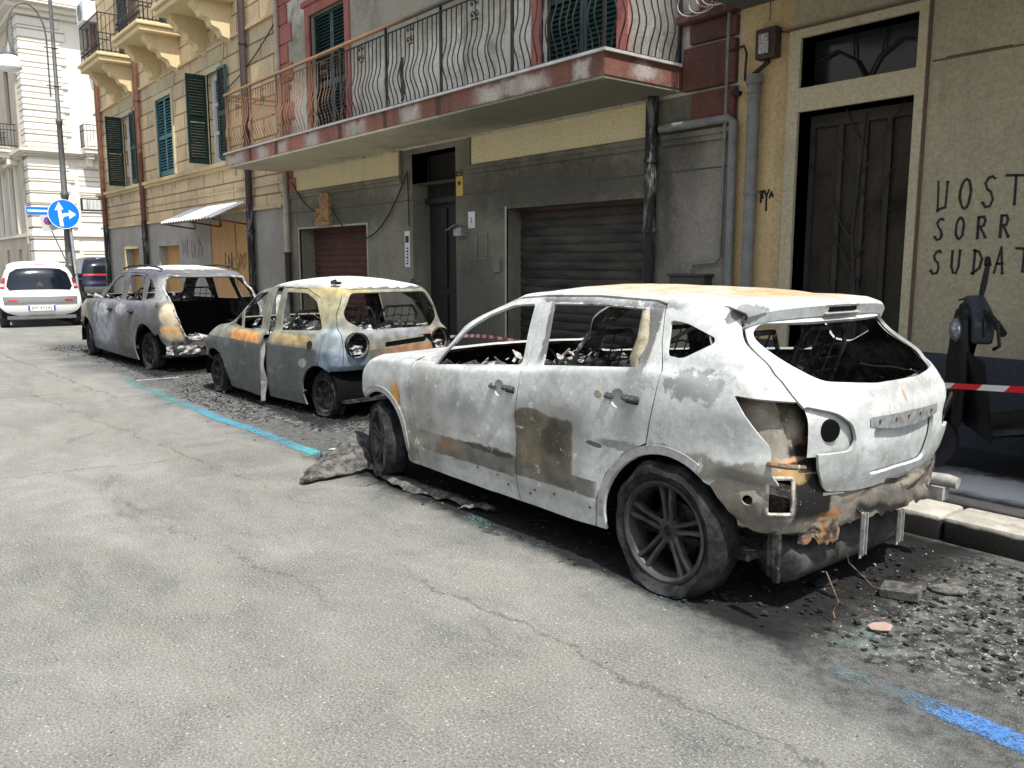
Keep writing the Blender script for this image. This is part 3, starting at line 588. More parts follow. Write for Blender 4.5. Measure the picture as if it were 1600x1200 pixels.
for (word, x0, z0, h, st) in (('NOST', -3.05, 1.96, .225, .165), ('SORR', -3.05, 1.735, .165, .155), ('SUDAT', -3.06, 1.475, .18, .152)):
    m = MB()
    for i, ch in enumerate(word):
        sk = rnd.uniform(-.03, .06)
        for s_ in G[ch]:
            pts_ = [(x0 + i * st + (p + sk * q) * h * .68 + rnd.uniform(-.003, .003), z0 + q * h + i * .004 + rnd.uniform(-.002, .002)) for p, q in s_]
            for k_ in range(len(pts_) - 1): m.ribbon([pts_[k_], pts_[k_ + 1]], rnd.uniform(.014, .02), YF - .002 - .0003 * (k_ % 5))
            m.lathe([(0, YF - .006), (.012, YF - .006), (.012, YF)], (pts_[-1][0], 0, pts_[-1][1]), 'y', 8)
    obj('graffiti', m, M_spray2, B)
m = MB()
for s_ in (((0, .8), (.5, .9), (.4, .5), (.1, .45)), ((.4, .5), (.45, 0)), ((.7, .9), (.95, .2), (1.3, 1.0)), ((.95, .2), (.97, -1.6)), ((1.4, 0), (1.65, .7), (1.9, .1)), ((1.5, .3), (1.8, .35)), ((.2, .4), (.2, -.5))):
    m.ribbon([(-4.66 + p * .075, 2.15 + q * .07) for p, q in s_], .02, YF - .002)
obj('graffiti', m, M_spray, B)

# --- the yellow stone house with green shutters
Cb = thing('stone_house', 'yellow stone house with green shutters, three corbelled balconies and brown drainpipes', 'building', (-22, YF, 0), world=True)
XC0, XC1 = -28.75, -15.14
mkey = stucco('pale_keystone', (.55, .46, .29), (.48, .4, .28), (.16, .13, .1), .5, .4); M_csur = simple('cream_surround', (.50, .45, .30), .8, world=True)
mst = stucco('yellow_stone', (.62, .48, .29), (.52, .42, .28), (.24, .18, .12), .4, .35, courses=(1.15, .36, .018), bump=.8)
mgr = stucco('grey_base_stone', (.30, .28, .25), (.36, .34, .30), (.1, .1, .1), .3, .3)
lowh = [(-19.15, -16.95, 0, 2.45, .3), (-26.2, -24.92, 0, 1.96, .35), (-23.07, -21.39, 0, 2.0, .35)]
obj('base_wall', wall(XC0, XC1, 0, 2.62, lowh), mgr, Cb, fix=False)
winh = [(-25.75, -24.82, 3.72, 5.6, .25), (-22.6, -21.35, 3.72, 5.6, .1), (-18.9, -18.08, 3.72, 5.6, .25)]
toph = [(-25.7, -24.6, 6.95, 9.3, .2), (-22.1, -20.9, 6.95, 9.3, .2), (-18.7, -17.5, 6.95, 9.3, .2)]
obj('front_wall', wall(XC0, XC1, 2.62, 10.5, winh + toph), mst, Cb, fix=False)
m = MB(); wall(YF, 22, 0, 10.5, [], -28.75, m, 'x'); m.v = [(XC0, p[1], p[2]) for p in m.v]; obj('side_wall', m, mst, Cb, fix=False)
m = MB(); m.box(XC0 + .02, XC1, YF + .45, 20, 0, 10.52); obj('core', m, M_black, Cb)
m = MB(); m.box(XC0 - .1, XC1, YF - .12, YF + .02, 3.60, 3.68); m.box(XC0 - .06, XC1, YF - .07, YF + .02, 3.53, 3.6); m.box(XC0, XC1, YF - .03, YF + .02, 3.05, 3.085); m.box(XC0 - .05, XC1, YF - .05, YF + .02, 2.6, 2.66)
xx = XC0 + .3
while xx < XC1 - .2:
    m.prism([(xx, 3.53), (xx + .05, 3.53), (xx + .03, 3.36)], 'y', YF - .035, YF + .01); xx += 1.0
m.box(XC0 - .05, XC1, YF - .06, YF + .02, 6.05, 6.1)
obj('ledge', m, stucco('yellow_ledge_stone', (.62, .48, .26), (.52, .42, .26), (.18, .14, .09), .7, .5), Cb)
for (a, b, _, c1, _) in winh:   # flat arches of long keystones over the windows
    m = MB(); n = 9; cx = (a + b) / 2
    for k in range(n):
        p0, p1 = a - .25 + (b - a + .5) * k / n, a - .25 + (b - a + .5) * (k + 1) / n - .02
        m.prism([(p0, c1 + .14), (p1, c1 + .14), (cx + (p1 - cx) * 1.25, c1 + .62 + .1 * (k % 2)), (cx + (p0 - cx) * 1.25, c1 + .62 + .1 * (k % 2))], 'y', YF - .025, YF + .01)
    obj('window_keystones', m, mkey, Cb)
for (a, b, c0, c1, _) in winh:
    m = MB()
    for q in ((a - .1, a, c0, c1 + .12), (b, b + .1, c0, c1 + .12), (a, b, c1, c1 + .12)): m.box(q[0], q[1], YF - .035, YF + .03, q[2], q[3])
    obj('window_surround', m, M_csur, Cb)
for (a, b, c0, c1) in ((-25.75, -24.82, 3.72, 5.6), (-18.9, -18.08, 3.72, 5.6)):
    f = MB(); y0 = YF + .1
    for q in ((a, a + .14, c0, c1), (b - .14, b, c0, c1), (a, b, c1 - .12, c1), (a, b, c0, c0 + .1), ((a + b) / 2 - .04, (a + b) / 2 + .04, c0, c1), (a, b, c0 + .62, c0 + .68), (a, b, c0 + 1.22, c0 + 1.28)): f.box(q[0], q[1], y0 - (.0 if q[1] - q[0] < .2 else .004), y0 + .05, q[2], q[3])
    wf = obj('window', f, M_white, Cb); f = MB(); f.box(a, b, y0 + .055, y0 + .07, c0, c1); obj('pane', f, M_glassd, wf)
    shutter_panel(Cb, 0, .44, c0, c1, 0, M_green, 1, open_ax=a - .02, slat=.06); shutter_panel(Cb, b + .03, b + .50, c0, c1, YF - .07, M_green, 1, slat=.06)
shutter_panel(Cb, -22.6, -21.35, 3.74, 5.6, YF + .03, M_teal, 2, slat=.07)
m = MB()
for q in ((-25.7, -24.6), (-22.1, -20.9), (-18.7, -17.5)): pass
for q in ((-25.7, -24.6), (-22.1, -20.9), (-18.7, -17.5)): shutter_panel(Cb, q[0], q[1], 6.96, 9.3, YF + .05, M_teal, 2, slat=.08)
# three corbelled balconies
mcor = stucco('painted_corbel', (.68, .55, .31), (.62, .50, .30), (.2, .16, .1), .2, .15)
rn = random.Random(9)
for bi, (x0, x1) in enumerate(((-26.1, -24.0), (-22.5, -20.4), (-19.2, -17.1))):
    m = MB(); m.box(x0, x1, 5.78, YF, 6.72, 6.84); m.box(x0 - .05, x1 + .05, 5.72, YF, 6.842, 6.93)
    bo = obj('balcony', m, mcor, Cb, bevel=.02)
    for cxx in (x0 + .35, x1 - .35):
        m = MB(); prof = [(YF + .01, 6.72), (5.95, 6.72), (5.95, 6.6), (6.06, 6.52), (6.1, 6.42), (6.25, 6.38), (6.3, 6.26), (6.45, 6.2), (6.5, 6.08), (6.62, 6.05), (YF + .01, 5.98)]
        m.prism(prof, 'x', cxx - .14, cxx + .14); obj('corbel', m, mcor, bo)
    m = MB()
    def cbar(px, py): m.tube([(px, py, 6.93), (px, py, 7.9)], .009, 5)
    n = 19
    for k in range(n + 1): cbar(x0 + .04 + (x1 - x0 - .08) * k / n, 5.82)
    for k in range(8): cbar(x0 + .04, 5.9 + k * .1); cbar(x1 - .04, 5.9 + k * .1)
    for zz in (6.99, 7.25, 7.9):
        m.box(x0 + .02, x1 - .02, 5.81, 5.83, zz - .012, zz + .012); m.box(x0 + .03, x0 + .05, 5.83, YF, zz - .012, zz + .012); m.box(x1 - .05, x1 - .03, 5.83, YF, zz - .012, zz + .012)
    for k in range(n): spiral(m, x0 + .1 + (x1 - x0 - .2) * k / (n - 1), 7.12, .045, 1, 5.82)
    obj('railing', m, M_iron, bo)
for (px, z0, z1, dk) in ((-27.95, 0, 10, 1), (-23.9, 0, 10, 1), (-16.55, 0, 10, 0)):
    pipe(Cb, [(px, YF - .1, 2.7), (px, YF - .1, z1)], .07, M_brown if dk else simple('dark_brown_pipe', (.05, .032, .028), .6, world=True), brackets=(3.4, 4.6, 5.8, 7)); pipe(Cb, [(px, YF - .1, 0), (px, YF - .1, 2.7)], .075, M_sootpipe, brackets=(1, 2.2))
# boarded doorway with corrugated awning
M_ply = NT('orange_board'); t = M_ply; v = t.P(); c = t.mix(t.mr(t.noise(t.scl(v, (5, 5, 1)), 3, 5, .6), .3, .7), (.5, .29, .11), (.4, .23, .09)); M_ply = t.fin(c, .7, t.noise(v, 30), .15)
m = MB(); m.box(-19.15, -18.4, YF + .02, YF + .08, 0, 2.45); m.box(-18.38, -17.68, YF + .0, YF + .06, 0, 2.45); m.box(-17.66, -16.95, YF + .02, YF + .08, 0, 2.45); bd = obj('boarded_door', m, M_ply, Cb)
m = MB(); rnd = random.Random(8)
for k in range(7):
    x_ = -18.2 + k * .17; m.ribbon([(x_ + rnd.uniform(-.1, .1), 1.55 + rnd.uniform(-.18, .25)) for _ in range(4)], .02, YF - .006)
obj('graffiti', m, M_spray, bd)
m = MB()
for k in range(9):
    x_ = -21.1 + k * .17; m.ribbon([(x_ + rnd.uniform(-.06, .08), 1.9 + rnd.uniform(-.25, .28)) for _ in range(4)], .02, YF - .003)
for k in range(4): x_ = -24.4 + k * .12; m.ribbon([(x_ + rnd.uniform(-.06, .08), 1.8 + rnd.uniform(-.2, .2)) for _ in range(3)], .02, YF - .003)
obj('graffiti', m, simple('grey_spray_paint', (.13, .13, .13), .7, world=True), Cb)
for q in ((-26.2, -24.92, 1.96), (-23.07, -21.39, 2.0)): m = MB(); m.box(q[0], q[1], YF + .2, YF + .24, 0, q[2]); obj('niche_board', m, M_ply, Cb)
m = MB(); m.box(-26.28, -26.2, YF - .04, YF + .01, 0, 2.02); m.box(-26.2, -24.9, YF - .04, YF + .01, 1.96, 2.02); obj('niche_trim', m, mcor, Cb)
rows = []
for j in range(9):
    s_ = j / 8; rows.append([(-20.2 + 3.3 * i / 90, YF - .05 - .72 * s_, 2.8 - .34 * s_ + .018 * math.sin(i * 1.25)) for i in range(91)])
m = MB(); m.grid(rows); aw = obj('corrugated_awning', m, NT('galvanised_sheet').fin((.8, .81, .82), .45, metal=.35), Cb, fix=False); md = aw.modifiers.new('s', 'SOLIDIFY'); md.thickness = .006; bake(aw)
m = MB()
for x_ in (-20.15, -18.5, -16.95): m.tube([(x_, YF, 2.35), (x_, YF - .7, 2.44)], .02, 6); m.tube([(x_, YF, 2.35), (x_, YF, 2.75)], .02, 6)
m.box(-20.2, -16.9, YF - .76, YF - .72, 2.42, 2.46); obj('awning_frame', m, M_brown, aw)
ac = MB(); ac.box(-28.55, -27.7, YF - .38, YF - .02, 8.55, 9.15)
aco = obj('air_conditioner', ac, M_white, None, bevel=.02); tag(aco, 'white air conditioner unit high beside the farthest corbelled balcony', 'air conditioner')
m = MB(); m.lathe([(.0, 0), (.22, 0), (.22, -.01), (.2, -.015)], (-28.1, YF - .385, 8.85), 'y', 24); obj('fan_grille', m, M_greyp, aco)

# --- the pale house across the side street
D = thing('pale_corner_house', 'tall cream house with rusticated corner in full sun across the side street', 'building', (-42, 7, 0), world=True)
XD, YD = -42.0, 7.0
mcr = stucco('cream_stone', (.74, .71, .63), (.78, .75, .68), (.35, .32, .27), .2, .1, courses=(40, .52, .03), bump=.6)
mpl = stucco('cream_plaster', (.72, .68, .60), (.76, .72, .64), (.4, .35, .3), .2, .15)
Hd = [(9.95, 11.15, 6.45, 8.9, .2), (9.95, 11.15, 2.6, 5.1, .2), (9.95, 11.2, 0, 2.2, .3), (13.5, 14.7, 6.45, 8.9, .2), (13.5, 14.7, 2.6, 5.1, .2)]
obj('side_wall', wall(YD, 24, 0, 14.5, Hd, XD, ax='x'), mpl, D, fix=False)
Hs = [(-46.6, -45.4, 7.9, 10.4, .25), (-50.2, -49.0, 7.9, 10.4, .25), (-46.6, -45.4, 3.0, 5.9, .25), (-50.2, -49.0, 3.0, 5.9, .25), (-53.8, -52.6, 3.0, 5.9, .25), (-46.4, -45.6, 0, 2.2, .3), (-44.2, -43.5, 0, 2.0, .3), (-49.9, -49.1, 0, 2.2, .3)]
obj('street_wall', wall(-75, XD, 0, 14.5, Hs, YD), stucco('shaded_beige_plaster', (.50, .43, .34), (.56, .49, .4), (.3, .25, .2), .3, .2), D, fix=False)  # street side given a darker beige that paints in its shade
m = MB(); m.box(-74.9, XD - .4, YD + .4, 24, 0, 14.52); obj('core', m, M_black, D)
m = MB()
for k in range(26):   # rusticated corner pier: every second course stands out further
    z0 = .1 + k * .5
    if 6.15 < z0 + .4 < 6.6 : continue
    m.box(XD - 1.0, XD + .07, YD - .07, YD + (1.55 if k % 2 else 1.75), z0, z0 + .455)
obj('corner_pier', m, mcr, D, bevel=.03)
m = MB()
for k in range(7): m.box(XD - .02, XD + .04, YD + 1.9, YD + 2.9, 3.4 + k * .4, 3.75 + k * .4)
for k in range(4): m.box(XD - .02, XD + .04, YD + 1.9, YD + 8.0, .1 + k * .62, .66 + k * .62)
obj('rusticated_band', m, mcr, D, bevel=.02)
m = MB()
for (z0, h, d) in ((6.2, .16, .22), (6.36, .1, .35), (12.0, .2, .25), (12.2, .2, .5), (12.4, .12, .8), (2.75, .12, .12)):
    m.box(-75, XD + d, YD - d, YD + .01, z0, z0 + h); m.box(XD - .01, XD + d, YD + .01, 24, z0, z0 + h)
obj('cornice', m, mcr, D)
M_shb = simple('brown_shutter', (.16, .10, .075), .7, 0, .3, 6, True)
for (a, b, c0, c1, _) in (Hd[0], Hd[1], Hd[3], Hd[4]):
    m = MB(); zz = c0
    m.box(XD - .14, XD - .11, a, b, c0, c1)
    while zz < c1: m.obox((XD - .08, (a + b) / 2, zz), (.008, (b - a) / 2, .035), (0, R(35), 0)); zz += .09
    obj('shutter', m, M_shb, D)
for i, (a, b, c0, c1, _) in enumerate(Hs[:5]):
    m = MB(); m.box(a, b, YD + .12, YD + .15, c0, c1); obj('window', m, M_glassd if i != 1 else M_greyp, D)
m = MB(); m.box(XD - .2, XD - .18, 9.95, 11.2, 0, 2.2); m.box(-46.4, -45.6, YD + .2, YD + .22, 0, 2.2); m.box(-44.2, -43.5, YD + .2, YD + .22, 0, 2.0); m.box(-49.9, -49.1, YD + .2, YD + .22, 0, 2.2); obj('door', m, M_shb, D)
def dbalc(ax, a0, a1, z, dep):
    P = (lambda a, d: (XD + d, a)) if ax == 'x' else (lambda a, d: (a, YD - d))
    def bx(m, a, b, d0, d1, z0, z1):
        p, q = P(a, d0), P(b, d1); m.box(min(p[0], q[0]), max(p[0], q[0]), min(p[1], q[1]), max(p[1], q[1]), z0, z1)
    m = MB(); bx(m, a0, a1, 0, dep, z - .18, z); bx(m, a0 - .05, a1 + .05, 0, dep + .06, z, z + .06); bo = obj('balcony', m, mcr, D, bevel=.02)
    for c_ in (a0 + .25, a1 - .25):
        m = MB(); bx(m, c_ - .13, c_ + .13, 0, dep * .85, z - .4, z - .18); bx(m, c_ - .11, c_ + .11, 0, dep * .5, z - .7, z - .4); obj('corbel', m, mcr, bo)
    m = MB(); n = int((a1 - a0) / .13)
    for k in range(n + 1): p = P(a0 + (a1 - a0) * k / n, dep - .05); m.tube([(*p, z + .06), (*p, z + 1.05)], .012, 5)
    for k in range(int(dep / .13)):
        for e in (a0, a1): p = P(e, .1 + k * .13); m.tube([(*p, z + .06), (*p, z + 1.05)], .012, 5)
    for zz in (z + .12, z + .8, z + 1.05): bx(m, a0, a1, dep - .065, dep - .035, zz - .015, zz + .015); bx(m, a0, a0 + .03, 0, dep, zz - .015, zz + .015); bx(m, a1 - .03, a1, 0, dep, zz - .015, zz + .015)
    obj('railing', m, M_iron, bo)
dbalc('x', 9.1, 12.0, 6.55, .8); dbalc('y', -47.3, -44.4, 6.7, .9); dbalc('y', -51.2, -48.2, 6.7, .9); dbalc('x', 9.6, 12.0, 10.9, .8)
for (a, b) in ((-46.6, -45.4), (-50.2, -49.0), (-53.8, -52.6)):
    m = MB(); m.box(a - .3, a - .06, YD - .12, YD + .01, 2.9, 6.0); m.box(b + .06, b + .3, YD - .12, YD + .01, 2.9, 6.0); m.box(a - .4, b + .4, YD - .3, YD + .01, 6.0, 6.18); obj('window_surround', m, mpl, D)
m = MB(); m.tube([(-42.9, YD - .1, 2.4), (-42.9, YD - .1, 13)], .07, 8); obj('drainpipe', m, M_cream, D)
m = MB(); m.tube([(-42.9, YD - .1, 0), (-42.9, YD - .1, 2.4)], .09, 8); obj('drainpipe', m, M_greyp, D)
M_ink = simple('grey_lettering', (.2, .18, .17), .8, world=True)
text('street_name', 'VIA', .24, (XD + .095, 7.45, 3.4 - .02), (R(90), 0, R(90)), M_ink, D); text('street_name', 'ODESSA', .26, (XD + .095, 7.75, 3.12), (R(90), 0, R(90)), M_ink, D)
# block closing the view behind the side street
Eb = thing('far_house', 'pale plain house far along the side street behind the others', 'building', (-38, 26, 0), world=True)
m = MB(); m.box(-60, -20, 26, 32, 0, 13); obj('wall', m, mpl, Eb)
m = MB()
for k in range(8): m.box(-56 + k * 4.5, -54.8 + k * 4.5, 25.96, 26.02, 4, 6.4)
obj('window', m, M_glassd, Eb)
# across the street (behind and left of the viewer): it only sends light back
Ob = thing('opposite_house', 'plain pale house on the other side of the street', 'building', (-20, -9, 0), world=True)
m = MB(); m.box(-60, 10, -16, -9, 0, 9); obj('wall', m, mpl, Ob)

# ------------------------------------------------------------------ vehicles
def ring(U, r):
    xr, xf, cr, cf, nr, nf = r['xr'], r['xf'], r['cr'], r['cf'], r.get('nr', 2.6), r.get('nf', 2.6)
    W, Z = tab(r['w']), tab(r['z']); X = []; Y = []
    for u in U:
        if u < .24: a = u / .24 * math.pi / 2; x = xr + cr * (1 - math.cos(a) ** (2 / nr)); y = float(W(xr + cr)) * math.sin(a) ** (2 / nr)
        elif u > .76: a = (1 - u) / .24 * math.pi / 2; x = xf - cf * (1 - math.cos(a) ** (2 / nf)); y = float(W(xf - cf)) * math.sin(max(a, 0)) ** (2 / nf)
        else: x = xr + cr + (u - .24) / .52 * (xf - cf - xr - cr); y = float(W(x))
        X.append(x); Y.append(y)
    X = np.array(X); return np.stack([X, np.array(Y), Z(X)], 1)
def body_shell(name, rings, roof, mats, parent, nu=120, sub=5, thick=.016, dent=.004, seed=0):
    U = np.concatenate([np.linspace(0, .24, 24, endpoint=False), np.linspace(.24, .76, nu - 48, endpoint=False), np.linspace(.76, 1, 25)])
    K = [ring(U, r) for r in rings]
    last = K[-1]; cx = last[:, 0]; zc = tab(roof)(cx); ctr = np.stack([cx, 0 * cx, zc], 1); ctr[0] = last[0]; ctr[-1] = last[-1]
    for f, g_ in ((.62, .72), (.3, .95)):
        mid = last.copy(); mid[:, 1] *= f; mid[:, 2] = last[:, 2] + (zc - last[:, 2]) * g_ * np.clip(last[:, 1] / max(last[:, 1].max(), .01) * 3, 0, 1); K.append(mid)
    K.append(ctr); K = np.array(K)
    step = np.linalg.norm(np.diff(K, axis=0), axis=2).mean(1) + .004; s_ = np.concatenate([[0], np.cumsum(step)])
    T = np.concatenate([np.linspace(s_[i], s_[i + 1], max(2, min(sub + 3, int(step[i] / .03) + 1)), endpoint=False) for i in range(len(s_) - 1)] + [[s_[-1]]])
    G_ = np.zeros((len(T), len(U), 3))
    for j in range(len(U)):
        for k in range(3): G_[:, j, k] = pchip(s_, K[:, j, k])(T)
    m = MB(); h, w = G_.shape[:2]
    def dn(p):
        q = Vector((p[0], abs(p[1]), p[2])); n = mnoise.noise_vector(q * 2.3 + Vector((seed, 0, 0))) * dent + mnoise.noise_vector(Vector(p) * 6 + Vector((seed, 9, 0))) * dent * .5
        return Vector(p) + (n if p[1] > 0 else n)
    for sgn in (1, -1):
        o = len(m.v); m.v += [tuple(dn((p[0], sgn * p[1], p[2]))) if abs(p[1]) > 1e-4 else (p[0], 0, p[2]) for row in G_ for p in row]
        for i in range(h - 1):
            for j in range(w - 1):
                q = (o + i * w + j, o + i * w + j + 1, o + (i + 1) * w + j + 1, o + (i + 1) * w + j); m.f.append(q if sgn < 0 else q[::-1]); m.mi.append(0)
    me = m.mesh(name); b = bmesh.new(); b.from_mesh(me); bmesh.ops.remove_doubles(b, verts=b.verts, dist=.0008); bmesh.ops.dissolve_degenerate(b, edges=b.edges, dist=.0004)
    bmesh.ops.recalc_face_normals(b, faces=b.faces)
    fc = max(b.faces, key=lambda f: f.calc_center_median().y)
    if fc.normal.y < 0: bmesh.ops.reverse_faces(b, faces=b.faces)
    b.to_mesh(me); b.free()
    return obj(name, me, mats, parent)
def shrink(poly, d):
    """move every edge of a polygon inwards by d"""
    n = len(poly); A_ = sum(poly[i][0] * poly[(i + 1) % n][1] - poly[(i + 1) % n][0] * poly[i][1] for i in range(n)); sg = 1 if A_ > 0 else -1; out = []
    for i in range(n):
        p, c, q = Vector(poly[i - 1]), Vector(poly[i]), Vector(poly[(i + 1) % n]); e1 = (c - p).normalized(); e2 = (q - c).normalized()
        n1 = Vector((-e1.y, e1.x)) * sg; n2 = Vector((-e2.y, e2.x)) * sg; b_ = (n1 + n2); b_ = b_ / max(.35, b_.length_squared / 2) ; out.append(tuple(c + b_ * d * .5 * 1))
    return out
def rounded(poly, r=.03, n=4):
    out = []
    for i in range(len(poly)):
        p, c, q = Vector(poly[i - 1]), Vector(poly[i]), Vector(poly[(i + 1) % len(poly)]); a = (p - c); b_ = (q - c); rr = min(r, a.length * .45, b_.length * .45)
        A_, B_ = c + a.normalized() * rr, c + b_.normalized() * rr
        for k in range(n + 1): t_ = k / n; out.append(tuple(A_ * (1 - t_) ** 2 + c * 2 * t_ * (1 - t_) + B_ * t_ * t_))
    return out
def part_from(shell, name, cutter, parent):
    o = shell.copy(); o.data = shell.data.copy(); o.name = name; col.objects.link(o); o.parent = parent; boolean(o, cutter, 'INTERSECT'); o.name = name; return o

def burnt(name, light, mid, dark, patches=(), rust=.25, ash=.5, streak=.5, rough=.78, seed=0, roofmix=None, lines=()):
    t = NT(name); v = t.O(); v0 = t.scl(v, (1, 1, 1), (seed, seed * .7, 0)); x, y, z = t.xyz(v)
    a = t.mr(t.noise(v0, 2.1, 6, .6, .5), .36, .66); c = t.mix(a, light, mid)
    b_ = t.mr(t.noise(v0, 6, 6, .65, .7), .56, .74); c = t.mix(t.math('MULTIPLY', b_, ash * .8), c, (.74, .75, .74))
    s_ = t.mr(t.noise(t.scl(v0, (9, 9, 1.1)), 2.2, 5, .65), .5, .72); c = t.mix(t.math('MULTIPLY', s_, streak * .55), c, mid)
    for p in patches:   # (centre, half sizes, colour, strength, shape, wobble, softness)
        pm = t.patch(v, p[0], p[1], p[4] if len(p) > 4 else 'e', p[5] if len(p) > 5 else .04, 8, p[6] if len(p) > 6 else .2)
        cc = t.mix(t.mr(t.noise(v0, 11, 5, .65), .35, .65), p[2], tuple(q * .55 for q in p[2])); c = t.mix(t.math('MULTIPLY', pm, p[3]), c, cc)
    fl = t.mr(t.noise(v0, 5.2, 9, .78, .3), .595, .61); c = t.mix(t.math('MULTIPLY', fl, .42), c, t.mix(t.noise(v0, 20, 5), dark, mid)); fl2 = t.mr(t.noise(v0, 7.5, 9, .78, .3), .60, .612); c = t.mix(t.math('MULTIPLY', fl2, .5), c, tuple(min(.8, q * 1.35) for q in light))
    ru = t.mr(t.noise(v0, 3.3, 7, .7, .8), .62, .70); c = t.mix(t.math('MULTIPLY', ru, rust), c, t.mix(t.noise(v0, 16, 4), (.42, .17, .05), (.2, .12, .07)))
    sp = t.mr(t.noise(v0, 38, 5, .75), .6, .7); c = t.mix(t.math('MULTIPLY', sp, .28), c, dark)
    sp2 = t.mr(t.noise(v0, 60, 3, .7), .66, .72); c = t.mix(t.math('MULTIPLY', sp2, .5), c, (.8, .8, .78))
    fine = t.mr(t.noise(v0, 22, 5, .7), .3, .7, .86, 1.1); c = t.mix(1, c, fine, 'MULTIPLY')
    h = t.math('ADD', t.noise(v0, 26, 6, .7), t.math('MULTIPLY', t.noise(v0, 5, 4), .8))
    return t.fin(c, t.mr(t.noise(v0, 9, 4), .3, .7, rough - .12, rough + .12), h, .35, .006, .15, .3)
M_soot = NT('soot'); t = M_soot; v = t.O(); c = t.mix(t.mr(t.noise(v, 13, 6, .7), .42, .68), (.012, .012, .012), (.075, .07, .065)); c = t.mix(t.mr(t.noise(v, 24, 5, .7), .62, .7), c, (.22, .2, .18)); M_soot = t.fin(c, .9, t.noise(v, 40, 5), .5, .008, 0, .2)
M_innerash = NT('burnt_interior'); t = M_innerash; v = t.O(); c = t.mix(t.mr(t.noise(v, 6, 6, .7), .4, .65), (.02, .02, .02), (.13, .125, .115)); c = t.mix(t.mr(t.noise(v, 9, 5, .7, .5), .6, .68), c, (.42, .4, .37)); M_innerash = t.fin(c, .85, t.noise(v, 40, 5), .4, .006, 0, .2)
M_ashy = NT('ash_and_wire'); t = M_ashy; v = t.O(); c = t.mix(t.mr(t.noise(v, 7, 6, .75), .38, .6), (.03, .03, .03), (.45, .44, .42)); c = t.mix(t.mr(t.noise(v, 4, 5, .7, .5), .64, .7), c, (.55, .33, .1)); M_ashy = t.fin(c, .9, t.noise(v, 40, 5), .6, .01, 0, .2)
M_tyre = NT('charred_tyre'); t = M_tyre; v = t.O(); c = t.mix(t.mr(t.noise(v, 9, 5, .7), .4, .7), (.006, .006, .007), (.038, .038, .04)); M_tyre = t.fin(c, .85, t.noise(v, 50, 5, .7), .6, .01, 0, .25)
M_rim = NT('scorched_alloy'); t = M_rim; v = t.O(); c = t.mix(t.mr(t.noise(v, 6, 5, .7), .35, .7), (.03, .028, .026), (.10, .095, .09)); M_rim = t.fin(c, .5, t.noise(v, 50, 5, .7), .2, .005, .55, .4)
M_rusty = NT('rusty_bare_steel'); t = M_rusty; v = t.O(); c = t.mix(t.mr(t.noise(v, 5, 6, .7, .6), .35, .62), (.30, .14, .05), (.16, .135, .10)); c = t.mix(t.mr(t.noise(v, 12, 5, .7), .46, .62), c, (.045, .038, .034)); c = t.mix(t.mr(t.noise(v, 8, 5, .7, .4), .62, .7), c, (.55, .5, .42)); M_rusty = t.fin(c, .8, t.noise(v, 30, 5, .7), .5, .008, .2, .3)

